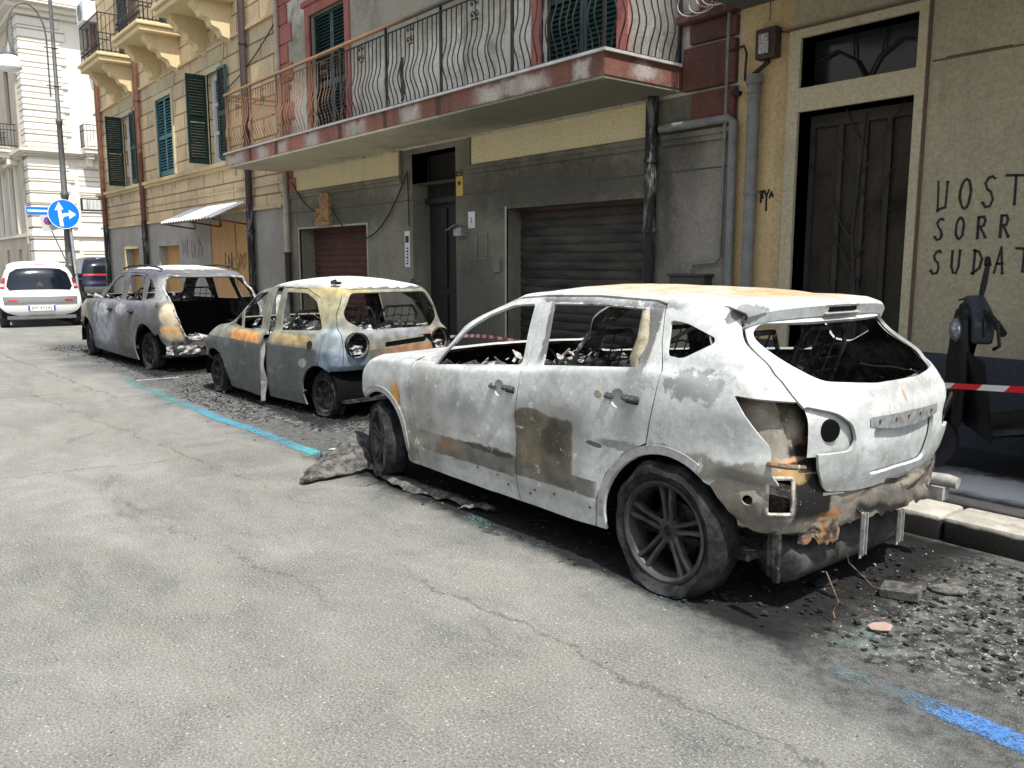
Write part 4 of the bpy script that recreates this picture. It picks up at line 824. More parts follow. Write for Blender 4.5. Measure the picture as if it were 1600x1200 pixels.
def wheel(parent, x, y, z, Rt, Rr, wd, style='alloy', side=1, steer=0, sag=1.0, tyre=True, rimmat=None, seed=0):
    w = bpy.data.objects.new('wheel', None); col.objects.link(w); w.parent = parent; w.location = (x, y, z); w.rotation_euler = (0, 0, steer + (0 if side > 0 else math.pi)); w.empty_display_size = .1
    h = wd / 2
    def fn(P, a, r, t_):
        n = mnoise.noise(Vector((P[0] * 9 + seed, t_ * 9, P[2] * 9))); k = (r - Rr) / max(.001, Rt - Rr)
        P = P + Vector((P[0], 0, P[2])).normalized() * (n * .03 * max(0, k)) + Vector((0, n * .012 * k, 0))
        lim = -z + .006
        if P[2] < lim + .03 * sag and k > .05: P[1] += (t_ / h) * .03 * min(1, max(0, (lim + .05 - P[2]) * 14)) * sag; P[2] = max(P[2], lim + .02 * (1 - min(1, k * 1.5)))
        return P
    if tyre:
        m = MB(); m.lathe([(Rr - .01, -h * .8), (Rr + .02, -h * .95), (Rr + .5 * (Rt - Rr), -h * 1.05), (Rt - .02, -h * .9), (Rt, -h * .6), (Rt, -h * .2), (Rt - .006, 0), (Rt, h * .2), (Rt, h * .6), (Rt - .02, h * .9), (Rr + .5 * (Rt - Rr), h * 1.05), (Rr + .02, h * .95), (Rr - .01, h * .8)], axis='y', n=64, fn=fn)
        obj('tyre', m, M_tyre, w, smooth=50)
    rm = rimmat or M_rim; m = MB()
    m.lathe([(Rr - .012, -h * .8), (Rr - .03, -h * .6), (Rr - .035, h * .3), (Rr - .018, h * .78), (Rr + .004, h * .86), (Rr + .006, h * .95), (Rr - .008, h * .97), (Rr - .022, h * .84)], axis='y', n=56)
    if style == 'alloy':
        for k in range(5):
            for s_ in (-1, 1):
                a = k * 2 * math.pi / 5 + R(90) + s_ * R(22); a2 = k * 2 * math.pi / 5 + R(90) + s_ * R(8)
                p0 = Vector((math.cos(a) * .04, h * .42, math.sin(a) * .04)); p1 = Vector((math.cos(a2) * Rr * .6, h * .62, math.sin(a2) * Rr * .6)); p2 = Vector((math.cos(a2) * (Rr - .02), h * .72, math.sin(a2) * (Rr - .02)))
                wv = Vector((-math.sin(a2), 0, math.cos(a2))); dp = Vector((0, -.03, 0)); ww = (.015, .011, .015)
                vs = [];
                for p, q in zip((p0, p1, p2), ww): vs += [p + wv * q, p + wv * q * .5 + Vector((0, .008, 0)), p - wv * q * .5 + Vector((0, .008, 0)), p - wv * q, p - wv * q + dp, p + wv * q + dp]
                m.add(vs, [(i * 6 + j, i * 6 + (j + 1) % 6, (i + 1) * 6 + (j + 1) % 6, (i + 1) * 6 + j) for i in range(2) for j in range(6)])
        m.lathe([(0, h * .34), (.022, h * .34), (.026, h * .5), (.062, h * .46), (.075, h * .2), (.07, -h * .2)], axis='y', n=30)
        for k in range(5): a = k * 2 * math.pi / 5 + R(54); m.lathe([(0, h * .2), (.008, h * .2), (.009, h * .5), (0, h * .5)], (math.cos(a) * .045, 0, math.sin(a) * .045), 'y', 8)
    elif style == 'steel':
        m.lathe([(0, h * .3), (.035, h * .3), (.04, h * .5), (.065, h * .5), (.08, h * .3), (Rr * .62, h * .42), (Rr * .8, h * .3), (Rr - .025, h * .35)], axis='y', n=40)
        for k in range(8):
            a = k * math.pi / 4; m.lathe([(0, h * .47), (.018, h * .47), (.02, h * .40)], (math.cos(a) * Rr * .64, 0, math.sin(a) * Rr * .64), 'y', 10)
    rim = obj('rim', m, rm, w, smooth=40)
    m = MB(); m.lathe([(0, -h * .2), (Rr * .55, -h * .2), (Rr * .55, -h * .5), (0, -h * .5)], axis='y', n=30); obj('brake_disc', m, M_soot, w, smooth=40)
    return w
from mathutils.bvhtree import BVHTree
def bvh_of(me):
    b = bmesh.new(); b.from_mesh(me); t_ = BVHTree.FromBMesh(b); b.free(); return t_
def drape(bvh, G_, axis='y', side=1, off=.004):
    """lay a grid of (a,b) points on a body surface; off > 0 stands proud of it"""
    rows = []
    for row in G_:
        r_ = []
        for (a, b_) in row:
            if axis == 'y': o_, d_ = Vector((a, 1.5 * side, b_)), Vector((0, -side, 0))
            else: o_, d_ = Vector((-1, a, b_)), Vector((1, 0, 0))
            h = bvh.ray_cast(o_, d_)[0]
            r_.append(None if h is None else tuple(h - d_ * off))
        rows.append(r_)
    flat = [p for r_ in rows for p in r_ if p]
    for r_ in rows:
        for i, p in enumerate(r_):
            if p is None:
                q = [k for k in range(len(r_)) if r_[k]]
                r_[i] = r_[min(q, key=lambda k: abs(k - i))] if q else flat[0]
    m = MB(); m.grid(rows); return m
def rect_grid(a0, a1, b0, b1, n=14): return [[(a0 + (a1 - a0) * j / n, b0 + (b1 - b0) * i / n) for j in range(n + 1)] for i in range(n + 1)]
def seat_frame(parent, x, y, z, name='seat_frame', w=.5, h=.62, lean=.22, mat=None):
    m = MB(); hw = w / 2
    m.tube([(x - lean * .2, y - hw, z), (x - lean, y - hw, z + h * .85), (x - lean - .02, y - hw * .7, z + h), (x - lean - .02, y + hw * .7, z + h), (x - lean, y + hw, z + h * .85), (x - lean * .2, y + hw, z)], .014, 6)
    for k in range(7):
        s_ = .12 + k * .12; m.tube([(x - lean * s_ - .02, y - hw + .01, z + h * s_), (x - lean * s_ + .01, y - hw * .4, z + h * s_ - .01), (x - lean * s_ - .02, y, z + h * s_ + .01), (x - lean * s_ + .01, y + hw * .4, z + h * s_ - .01), (x - lean * s_ - .02, y + hw - .01, z + h * s_)], .006, 5)
    for s_ in (-.6, -.2, .2, .6): m.tube([(x - .03, y + hw * s_, z + .05), (x - lean - .02, y + hw * s_, z + h)], .005, 5)
    m.tube([(x, y - hw, z), (x + .45, y - hw, z + .03), (x + .45, y + hw, z + .03), (x, y + hw, z), (x, y - hw, z)], .016, 6)
    for k in range(6): m.tube([(x + .04 + k * .07, y - hw, z + .01), (x + .04 + k * .07, y + hw, z + .01)], .006, 5)
    m.box(x, x + .4, y - hw, y - hw + .03, z - .14, z - .03); m.box(x, x + .4, y + hw - .03, y + hw, z - .14, z - .03)
    return obj(name, m, mat or M_innerash, parent)
def debris_heap(name, parent, x0, x1, y0, y1, z, h, mat, seed=0, flakes=60, fsz=.05):
    m = MB(); n = 26; rows = []
    for i in range(n + 1):
        row = []
        for j in range(n + 1):
            a, b_ = i / n, j / n; px, py = x0 + (x1 - x0) * a, y0 + (y1 - y0) * b_; e = min(1, 5 * min(a, 1 - a)) * min(1, 5 * min(b_, 1 - b_))
            row.append((px, py, z + h * e * (.55 + .9 * mnoise.noise(Vector((px * 7 + seed, py * 7, 0))) + .5 * mnoise.noise(Vector((px * 20 + seed, py * 20, 3))))))
        rows.append(row)
    m.grid(rows); rnd = random.Random(seed)
    for k in range(flakes):
        px, py = rnd.uniform(x0, x1), rnd.uniform(y0, y1); s_ = fsz * rnd.uniform(.3, 1.3)
        m.obox((px, py, z + h * rnd.uniform(.5, 1.3)), (s_, s_ * rnd.uniform(.2, .7), .003), (rnd.uniform(-.9, .9), rnd.uniform(-.9, .9), rnd.uniform(0, 3)))
    return obj(name, m, mat, parent, fix=False)
def arch_box(parent, x, z, r, yin, yout, name='wheel_housing', a0=R(-8), a1=R(188)):
    if x > 2: a0, a1 = math.pi - a1, math.pi - a0
    m = MB(); m.lathe([(r, yin), (r, yout)], (x, 0, z), 'y', 24, a0=a0, a1=a1); m.lathe([(0, yin), (r, yin)], (x, 0, z), 'y', 24, a0=a0, a1=a1)
    return obj(name, m, M_black, parent, fix=False)
def rib(o, mb): boolean(o, mb)

# ====== 1. the crossover in front: burnt to pale grey
hero = thing('burnt_crossover', 'burnt out crossover nearest the viewer, pale ash grey, tailgate still on and rear bumper gone', 'car', (-1.69, 3.77, 0), math.pi, 'burnt out cars parked in a row'); hero.scale = (1, .943, 1)
hl, hm, hd = (.50, .52, .505), (.34, .352, .338), (.12, .115, .105)
hp = [((1.68, .9, .56), (.31, .6, .26), (.27, .265, .24), .6, 'b', .05, .25), ((2.47, .9, .42), (.6, .6, .12), (.28, .27, .245), .5, 'b', .05, .3), ((1.70, .9, .545), (.235, .6, .185), (.125, .11, .075), .93, 'b', .026, .05), ((1.62, .9, .62), (.12, .6, .10), (.05, .045, .035), .8, 'e', .05, .3), ((1.80, .9, .47), (.1, .6, .08), (.19, .165, .10), .7, 'e', .05, .3), ((1.80, .9, .70), (.155, .6, .06), (.14, .12, .085), .9, 'e', .015, .1),
      ((1.62, .9, .40), (.34, .6, .045), (.15, .14, .12), .9, 'b', .012, .08), ((2.47, .9, .40), (.53, .6, .062), (.125, .115, .095), .92, 'b', .014, .08),
      ((2.62, .9, .41), (.11, .6, .045), (.26, .165, .085), .6, 'e', .07, .4), ((2.2, .9, .455), (.25, .6, .02), (.03, .03, .03), .8, 'e', .03, .2),
      ((3.27, .9, .63), (.065, .3, .12), (.66, .36, .10), .95, 'e', .03, .15), ((3.22, .9, .50), (.07, .3, .12), (.25, .19, .12), .7, 'e', .04, .2),
      ((.56, .8, 1.335), (.12, .3, .05), (.20, .205, .21), .95, 'e', .06, .04), ((.70, .8, 1.0), (.16, .3, .07), (.27, .28, .285), .8, 'e', .1, .12),
      ((.60, .9, .655), (.30, .4, .05), (.24, .22, .18), .85, 'b', .05, .25), ((.98, .9, .66), (.30, .4, .03), (.19, .18, .17), .7, 'e', .03, .2),
      ((1.42, .9, 1.365), (.50, .25, .022), (.09, .09, .088), .85, 'b', .03, .15), ((1.80, .9, 1.2), (.02, .25, .18), (.11, .11, .11), .8, 'b', .03, .3), ((1.05, .9, 1.2), (.045, .25, .17), (.10, .10, .098), .85, 'b', .03, .15), ((2.5, .9, .95), (.3, .3, .03), (.36, .36, .35), .5, 'e', .04),
      ((2.9, .9, .55), (.22, .4, .34), (.30, .285, .25), .6, 'e', .12, .4), ((3.1, .9, .35), (.12, .4, .2), (.20, .19, .15), .7, 'e', .06, .4), ((2.55, .9, .62), (.28, .4, .14), (.36, .36, .355), .5, 'e', .12, .3),
      ((1.3, .9, .64), (.06, .4, .014), (.10, .10, .10), .9, 'e', .02, .1), ((1.05, .9, .9), (.07, .4, .25), (.32, .33, .33), .5, 'e', .06, .4),
      ((0, .62, .60), (.2, .25, .05), (.4, .3, .2), .4, 'e', .04), ((0, 0, .96), (.2, .022, .035), (.4, .27, .16), .7, 'e', .02), ((0, -.1, 1.0), (.25, .5, .03), (.36, .36, .34), .6, 'e', .1, .3),
      ((1.3, 0, 1.43), (.9, .55, .08), (.60, .50, .33), .9, 'e', .25, .3), ((.75, -.1, 1.40), (.25, .5, .05), (.62, .36, .16), .7, 'e', .15, .3)]
paint3 = burnt('burnt_white_paint', hl, hm, hd, hp, .1, .35, .18)
W8 = lambda a: [(.1, a - .04), (.6, a), (1.3, a), (3.0, a), (3.6, a - .02), (4.2, a - .1)]
z0t = [(0, .55), (.2, .555), (.29, .615), (.5, .62), (.62, .5), (.75, .26), (1.2, .2), (3.1, .2), (3.25, .38), (3.5, .53), (4.3, .56)]
rings = [
 dict(xr=.15, xf=4.0, cr=.34, cf=.5, nr=2.6, w=W8(.845), z=z0t),
 dict(xr=.11, xf=4.08, cr=.36, cf=.5, nr=2.6, w=W8(.868), z=[(0, .66), (.5, .68), (.75, .42), (1.2, .36), (3.0, .34), (3.3, .5), (3.6, .58), (4.3, .6)]),
 dict(xr=.09, xf=4.12, cr=.38, cf=.52, nr=2.6, w=W8(.862), z=[(0, .78), (.6, .76), (1.4, .62), (2.9, .58), (3.5, .64), (4.3, .62)]),
 dict(xr=.09, xf=4.12, cr=.40, cf=.55, nr=2.6, w=W8(.868), z=[(0, .88), (.6, .90), (1.2, .82), (2.9, .74), (3.5, .74), (4.3, .68)]),
 dict(xr=.12, xf=4.06, cr=.42, cf=.6, nr=2.5, w=[(.1, .78), (.5, .83), (1.0, .85), (2.9, .85), (3.6, .845), (4.2, .7)], z=[(0, .97), (.5, 1.02), (.9, 1.04), (1.9, .945), (2.9, .875), (3.5, .865), (3.8, .82), (4.2, .73)]),
 dict(xr=.15, xf=3.88, cr=.44, cf=.7, nr=2.5, w=[(.1, .74), (.5, .80), (1.0, .825), (2.9, .825), (3.6, .78)], z=[(0, 1.02), (.5, 1.07), (.9, 1.07), (1.9, .972), (2.9, .905), (3.5, .91), (3.98, .82)]),
 dict(xr=.18, xf=3.5, cr=.46, cf=.65, nr=2.5, w=[(.1, .72), (.5, .785), (1.0, .81), (2.9, .80), (3.3, .72)], z=[(0, 1.05), (.5, 1.10), (.9, 1.09), (1.9, .985), (2.8, .92), (3.1, .94), (3.6, .93)]),
 dict(xr=.20, xf=3.14, cr=.46, cf=.3, nr=2.5, nf=2.2, w=[(.1, .70), (.5, .77), (1.0, .80), (2.8, .785), (3.0, .71)], z=[(0, 1.07), (.5, 1.13), (.9, 1.11), (1.9, 1.0), (2.8, .945), (3.2, .965)]),
 dict(xr=.33, xf=2.86, cr=.40, cf=.36, nr=2.6, nf=2.3, w=[(.3, .66), (.8, .73), (1.9, .735), (2.5, .71)], z=[(.2, 1.19), (.8, 1.22), (1.9, 1.19), (2.4, 1.17), (2.9, 1.17)]),
 dict(xr=.46, xf=2.55, cr=.30, cf=.42, nr=2.8, nf=2.3, w=[(.4, .60), (.8, .66), (1.9, .675), (2.15, .66)], z=[(.4, 1.30), (.75, 1.325), (1.2, 1.345), (1.9, 1.34), (2.2, 1.305), (2.6, 1.31)]),
 dict(xr=.52, xf=2.42, cr=.24, cf=.46, nr=3, nf=2.4, w=[(.5, .57), (.8, .615), (1.9, .63), (2.1, .60)], z=[(.5, 1.345), (.75, 1.365), (1.1, 1.385), (1.9, 1.385), (2.15, 1.36), (2.45, 1.36)]),
]
shell = body_shell('body', rings, [(.5, 1.365), (.8, 1.405), (1.2, 1.43), (1.8, 1.435), (2.42, 1.37)], [paint3, M_innerash], hero, dent=.0075)
FW = rounded([(2.83, .905), (2.74, 1.02), (2.60, 1.14), (2.42, 1.24), (2.2, 1.31), (1.965, 1.33), (1.955, .985)], .03)
RWn = rounded([(1.775, 1.0), (1.80, 1.335), (1.45, 1.345), (1.115, 1.335), (1.045, 1.06)], .02)
QW = rounded([(.95, 1.29), (.84, 1.28), (.665, 1.225), (.655, 1.20), (.80, 1.12), (.90, 1.13)], .03)
TW = [(2.985, .90), (2.875, .985), (2.90, .90)]
for pl in (RWn, QW, FW):
    for s_ in (1, -1): boolean(shell, MB().prism(pl, 'y', .5 * s_, 1.2 * s_))
boolean(shell, MB().prism(rounded([(-.70, .99), (-.52, 1.335), (.52, 1.335), (.70, .99)], .06), 'x', 2.25, 3.3))
RG = rounded([(-.57, 1.29), (-.64, 1.24), (-.63, 1.13), (-.53, 1.055), (-.2, 1.03), (.2, 1.03), (.53, 1.055), (.63, 1.13), (.64, 1.24), (.57, 1.29)], .04)
full_bvh = bvh_of(shell.data)
boolean(shell, MB().prism(RG, 'x', -.4, .80))
for wx, wz, wr in ((.83, .27, .395), (3.51, .27, .375)):
    for s_ in (-1, 1): boolean(shell, MB().lathe([(0, .45), (wr, .45), (wr, 1.2), (0, 1.2)] if s_ > 0 else [(0, -.45), (wr, -.45), (wr, -1.2), (0, -1.2)], (wx, 0, wz), 'y', 48))
# tail lamp pockets (near and far), tailgate, doors
TL_side = [(.475, .995), (.2, .975), (-.05, .97), (-.05, .45), (.285, .45), (.285, .62), (.295, .79)]
TG = rounded([(-.60, 1.335), (-.69, 1.18), (-.70, 1.0), (-.66, .9), (-.63, .70), (-.55, .575), (-.3, .55), (.3, .55), (.55, .575), (.63, .70), (.66, .9), (.70, 1.0), (.69, 1.18), (.60, 1.335)], .05)
FD = [(3.06, .905), (2.9, .985), (2.76, 1.09), (2.6, 1.2), (2.42, 1.29), (2.2, 1.352), (1.885, 1.375), (1.895, 1.2), (1.905, .98), (1.945, .66), (1.93, .4), (1.90, .16), (2.98, .16), (3.0, .4), (3.075, .66), (3.085, .8)]
RD = [(1.885, 1.375), (1.5, 1.385), (1.08, 1.375), (1.01, 1.36), (.965, 1.2), (.885, 1.05), (.905, .9), (.95, .70), (1.1, .62), (1.21, .5), (1.27, .36), (1.3, .16), (1.90, .16), (1.93, .4), (1.945, .66), (1.905, .98), (1.895, 1.2)]
for s_ in (1, -1):
    for nm, pl in (('front_door', FD), ('rear_door', RD)):
        if s_ > 0: part_from(shell, nm, MB().prism(shrink(pl, .011), 'y', .5, 1.1), hero); boolean(shell, MB().prism(shrink(pl, -.010), 'y', .5, 1.1))
tgate = part_from(shell, 'tailgate', MB().prism(shrink(TG, .004), 'x', -.3, .62), hero)
boolean(shell, MB().prism(shrink(TG, -.012), 'x', -.3, .62))
for s_ in (1, -1):
    boolean(shell, MB().prism(rounded(TL_side, .02), 'y', .52 * s_, 1.1 * s_))
    boolean(tgate, MB().prism(rounded([(s_ * .685, .965), (s_ * .54, .93), (s_ * .445, .87), (s_ * .42, .80), (s_ * .46, .755), (s_ * .665, .755)], .03), 'x', -.3, .5))
boolean(tgate, MB().prism(rounded([(-.27, .62), (.27, .62), (.30, .845), (-.30, .845)], .04), 'x', -.3, .4))
door_f = [o for o in hero.children if o.name.startswith('front_door')][0]; door_r = [o for o in hero.children if o.name.startswith('rear_door')][0]
M_hand3 = simple('charred_handle', (.07, .068, .064), .6, .2, .7, 60)
for dr, hx, hz in ((door_f, 2.09, .84), (door_r, 1.14, .90)):
    boolean(dr, MB().lathe([(0, .6), (.047, .6), (.047, 1.1), (0, 1.1)], (hx, 0, hz), 'y', 28)); boolean(dr, MB().box(hx - .14, hx - .04, .6, 1.1, hz - .018, hz + .022)); boolean(dr, MB().box(hx + .04, hx + .085, .6, 1.1, hz - .012, hz + .02))
    m = MB(); m.lathe([(0, .825), (.03, .83), (.046, .846), (.05, .862)], (hx, 0, hz), 'y', 28); obj('handle_bowl', m, paint3, dr, smooth=60, fix=False)
    m = MB(); m.tube([(hx - .145, .865, hz + .004), (hx - .06, .885, hz + .01), (hx - .035, .86, hz + .006)], .014, 8); m.box(hx - .15, hx - .04, .835, .85, hz - .03, hz + .03); m.tube([(hx + .03, .87, hz), (hx + .08, .872, hz + .004)], .012, 8); obj('door_handle', m, M_hand3, dr, smooth=40)
m = MB(); m.lathe([(0, .868), (.03, .866), (.034, .85)], (1.275, 0, .895), 'y', 20); obj('lock_cover', m, simple('scorched_plug', (.3, .27, .2), .8), door_r)
for o in hero.children:
    if o.type == 'MESH': thicken(o)
# bolt holes along the lower doors and arches
m = MB()
for hx, hz in ((1.15, .33), (1.32, .30), (1.6, .31), (1.76, .30), (2.1, .32), (2.3, .325), (2.55, .33), (2.75, .34), (2.9, .35), (1.8, .27), (2.0, .28)): m.lathe([(0, .001), (.006, .001), (.006, -.002)], (hx, .868, hz), 'y', 8)
obj('bolt_hole', m, M_black, hero)
# wheel arch lips
M_lip = burnt('arch_lip_metal', (.34, .345, .34), (.2, .2, .19), (.05, .05, .05), (), .1, .3, .2)
for wx, wz, wr in ((.83, .27, .395), (3.51, .27, .375)):
    for s_ in (1, -1):
        a0, a1 = (R(3), R(178)) if wx > 2 else (R(0), R(118))
        G_ = [[(wx + r_ * math.cos(a0 + (a1 - a0) * k / 40), wz + r_ * math.sin(a0 + (a1 - a0) * k / 40)) for k in range(41)] for r_ in (wr + .003, wr + .02, wr + .045)]
        m = drape(full_bvh, G_, 'y', s_, .003); lp = obj('wheel_arch_lip', m, M_lip, hero, fix=False); md = lp.modifiers.new('s', 'SOLIDIFY'); md.thickness = .006; md.offset = 0; bake(lp); crisp(lp.data, 40)
        arch_box(hero, wx, wz, wr + .005, s_ * .45, s_ * .84, a1=R(95) if wx > 2 else R(140))
# tail lamp recesses in the gate
for s_ in (1, -1):
    m = drape(full_bvh, rect_grid(s_ * .40, s_ * .66, .74, .975), 'x', 1, -.03); obj('gate_lamp_recess', m, paint3, tgate, fix=False)
    h_ = full_bvh.ray_cast(Vector((-1, s_ * .56, .85)), Vector((1, 0, 0)))[0]
    m = MB(); m.lathe([(0, -.006), (.045, -.006), (.05, 0), (.05, .03)], (0, 0, 0), 'x', 28); rz = Matrix.Rotation(R(-28) * s_, 3, 'Z'); m.v = [tuple(rz @ Vector(p) + Vector((h_.x + .026, s_ * .56, .852))) for p in m.v]; obj('gate_lamp_socket', m, M_black, tgate)
# number plate recess and its scorched bar
m = drape(full_bvh, rect_grid(-.32, .32, .60, .86), 'x', 1, -.024); obj('plate_recess', m, paint3, tgate, fix=False)
m = drape(full_bvh, [[(yy, z_) for yy in np.linspace(-.33, .33, 15)] for z_ in (.852, .87, .892)], 'x', 1, .004)
m.v = [(p[0], p[1], p[2] - .03 * (1 - (p[1] / .33) ** 2) * (1 if k < 15 else 0)) for k, p in enumerate(m.v)]
pb = obj('plate_lamp_bar', m, simple('grey_scorched_bar', (.2, .21, .215), .7, .2, .3, 25), tgate)
m = MB()
for yy in (-.25, -.12, 0, .12, .26): m.lathe([(0, -.012), (.008, -.012), (.008, .006)], (full_bvh.ray_cast(Vector((-1, yy, .87)), Vector((1, 0, 0)))[0].x, yy, .872), 'x', 8)
obj('bolt', m, M_rusty, pb)
# spoiler with brake lamp slot
m = MB(); rows = []
for i in range(25):
    yy = -.645 + 1.29 * i / 24; e = abs(yy) / .645; xb = .435 + .11 * e ** 2.5; dz = -.014 * e ** 2 - .028 * e ** 6
    rows.append([(.80, yy * .93, 1.402 + dz), (.66, yy * .96, 1.402 + dz), (xb + .07, yy, 1.394 + dz), (xb + .01, yy, 1.376 + dz), (xb, yy, 1.362 + dz), (xb + .015, yy, 1.318 + dz), (xb + .04, yy, 1.305 + dz), (.62, yy * .94, 1.31 + dz)])
m.grid(rows); sp = obj('spoiler', m, paint3, hero, fix=False); md = sp.modifiers.new('s', 'SOLIDIFY'); md.thickness = .008; md.offset = 0; bake(sp); crisp(sp.data, 40)
m = MB(); m.box(.432, .46, -.13, .13, 1.333, 1.356); obj('brake_lamp_slot', m, M_black, sp, bevel=.004)
m = MB(); m.box(.43, .47, -.16, .16, 1.320, 1.328); m.box(.43, .47, -.16, .16, 1.361, 1.367); obj('slot_rim', m, paint3, sp, bevel=.003)
# rear crash panel where the bumper was
M_brk0 = simple('pale_scorched_steel', (.36, .34, .30), .7, .2, .5, 20)
pz = [dict(xr=xr_, xf=4.0, cr=.38, cf=.5, nr=3.4, w=[(0, w_ - .02), (.5, w_), (4, w_)], z=[(0, a), (.3, a), (.6, a + b_)]) for xr_, w_, a, b_ in ((.26, .74, .995, 0), (.25, .78, .93, 0), (.23, .79, .80, 0), (.20, .80, .70, 0), (.185, .84, .625, 0), (.17, .85, .54, 0), (.18, .82, .46, .02), (.20, .80, .39, .12), (.26, .76, .365, .14))]
U = np.linspace(0, .252, 26); P_ = [ring(U, r) for r in pz]; rows = [[(float(p[0]), float(-p[1]), float(p[2])) for p in row[::-1]] + [(float(p[0]), float(p[1]), float(p[2])) for p in row[1:]] for row in P_]
m = MB(); m.grid(rows)
m.v = [(p[0] + .012 * mnoise.noise(Vector(p) * 12), p[1], p[2] + .012 * mnoise.noise(Vector(p) * 9)) for p in m.v]
crash_m = burnt('crash_panel_metal', (.26, .235, .19), (.15, .14, .12), (.03, .03, .03), [((.2, .58, .75), (.2, .10, .3), (.008, .008, .008), .98, 'b', .02, .1), ((.25, .8, .93), (.12, .2, .07), (.16, .13, .07), .9, 'e', .03), ((.28, .8, .86), (.07, .2, .10), (.5, .46, .36), .8, 'e', .04), ((.26, .8, .80), (.03, .2, .05), (.62, .26, .08), .9, 'e', .03), ((.22, .8, .72), (.10, .2, .02), (.6, .34, .2), .9, 'e', .02), ((.24, .8, .66), (.08, .2, .05), (.42, .30, .14), .7, 'e', .04), ((.1, .45, .42), (.15, .16, .08), (.45, .2, .07), .8, 'e', .05), ((.1, -.1, .5), (.2, .5, .07), (.06, .055, .05), .85, 'e', .08), ((.12, -.25, .52), (.1, .2, .04), (.5, .44, .34), .8, 'e', .06), ((.2, .75, .68), (.1, .1, .1), (.5, .25, .09), .6, 'e', .05)], .5, .3, .3)  # the black box patch paints the dark gap beside the tailgate
cp = obj('rear_crash_panel', m, [crash_m, M_soot], hero, fix=False)
hx_, hy_, hz_, th_ = .262, .765, .565, R(42)
cp.data.transform(Matrix.Rotation(-th_, 4, 'Z')); q_ = Matrix.Rotation(-th_, 3, 'Z') @ Vector((hx_, hy_, hz_)); boolean(cp, MB().box(q_.x - .05, q_.x + .05, q_.y - .15, q_.y + .15, hz_ - .072, hz_ + .072)); cp.data.transform(Matrix.Rotation(th_, 4, 'Z')); c_ = MB(); c_.lathe([(0, .6), (.022, .6), (.022, 1), (0, 1)], (.385, 0, .545), 'y', 20); boolean(cp, c_)
for wx in (.83,):
    for s_ in (-1, 1): boolean(cp, MB().lathe([(0, .45 * s_), (.398, .45 * s_), (.398, 1.2 * s_), (0, 1.2 * s_)], (wx, 0, .27), 'y', 48))
cb = bvh_of(cp.data); nrm = Vector((-math.sin(th_), math.cos(th_), 0)); tg_ = Vector((math.cos(th_), math.sin(th_), 0))
m = MB(); loop = []
for (a_, b_) in rounded([(-.057, -.08), (.057, -.08), (.057, .08), (-.057, .08)], .02, 4):
    o_ = Vector((hx_, hy_, hz_ + b_)) + tg_ * a_; h_ = cb.ray_cast(o_ + nrm * .4, -nrm)[0]; loop.append((h_ if h_ else o_) + nrm * .004)
m.tube(loop + [loop[0]], .010, 6); obj('vent_frame', m, M_brk0, cp, smooth=60)
m = MB(); m.tube([(.33, .80, .715), (.28, .82, .72), (.22, .80, .718), (.17, .74, .715)], .012, 7); obj('copper_strip', m, M_rusty, cp)
_b = bmesh.new(); _b.from_mesh(cp.data); bmesh.ops.recalc_face_normals(_b, faces=_b.faces); _b.to_mesh(cp.data); _b.free(); thicken(cp, .01, 0, 40)
# crumpled sheet, brackets, silencer under the tail
def torn(x0, y0, y1, z0, z1, amp, seed, mat, parent, n=34, k=12):
    rows = []
    for j in range(k + 1):
        row = []
        for i in range(n + 1):
            a, b_ = i / n, j / k; q = Vector((a * 7 + seed, b_ * 3, seed)); fold = abs(mnoise.noise(q * .8)) * amp + mnoise.noise(q * 2.3) * amp * .12
            low = z0 + (z1 - z0) * .45 * max(0, mnoise.noise(Vector((a * 9 + seed, 5, 0)))) + .02 * mnoise.noise(Vector((a * 30, seed, 0)))
            row.append((x0 + .09 * (2 * a - 1) ** 2 - fold, y0 + (y1 - y0) * a + .01 * mnoise.noise(q * 2), z1 + (low - z1) * b_ + .01 * mnoise.noise(q * 4)))
        rows.append(row)
    m = MB(); m.grid(rows); o = obj('torn_sheet', m, mat, parent, fix=False); md = o.modifiers.new('s', 'SOLIDIFY'); md.thickness = .004; bake(o); crisp(o.data, 60); return o
torn(.185, .60, .30, .335, .455, .014, 3, M_rusty, hero)
torn(.15, .44, -.64, .40, .575, .06, 8, burnt('bare_crumpled_metal', (.15, .135, .11), (.055, .05, .045), (.03, .03, .03), [((.1, -.25, .53), (.2, .22, .025), (.36, .32, .25), .9, 'e', .06, .3), ((.1, -.48, .46), (.2, .1, .03), (.4, .36, .3), .8, 'e', .05, .3)], .4, .12, .3), hero)
M_brk = simple('pale_ash_bracket', (.30, .29, .27), .8, .1, .3, 30)
for yy, z0, z1 in ((.30, .24, .455), (-.06, .23, .41)):
    m = MB(); m.box(.125, .13, yy - .011, yy + .011, z0, z1); m.box(.105, .125, yy - .016, yy - .012, z0 + .02, z1); m.box(.105, .125, yy + .012, yy + .016, z0 + .02, z1); obj('bumper_bracket', m, M_brk, hero, bevel=.003)
m = MB(); m.box(.27, .30, .76, .80, .22, .42); m.box(.24, .27, .775, .80, .2, .42); obj('tow_bracket', m, M_soot, hero, bevel=.006)
m = MB(); m.tube([(.36, .62, .225), (.36, .60, .225), (.36, -.40, .225), (.36, -.44, .225)], [.08, .115, .115, .08], 20, flat=.8); obj('silencer', m, simple('sooty_silencer', (.05, .05, .048), .6, .3, .6, 12), hero, smooth=50)
m = MB(); m.tube([(.28, -.66, .44), (.16, -.68, .44), (.11, -.68, .435)], [.03, .034, .03], 14); m.box(.16, .3, -.70, -.62, .34, .41); obj('bumper_mount', m, M_brk, hero, smooth=40)
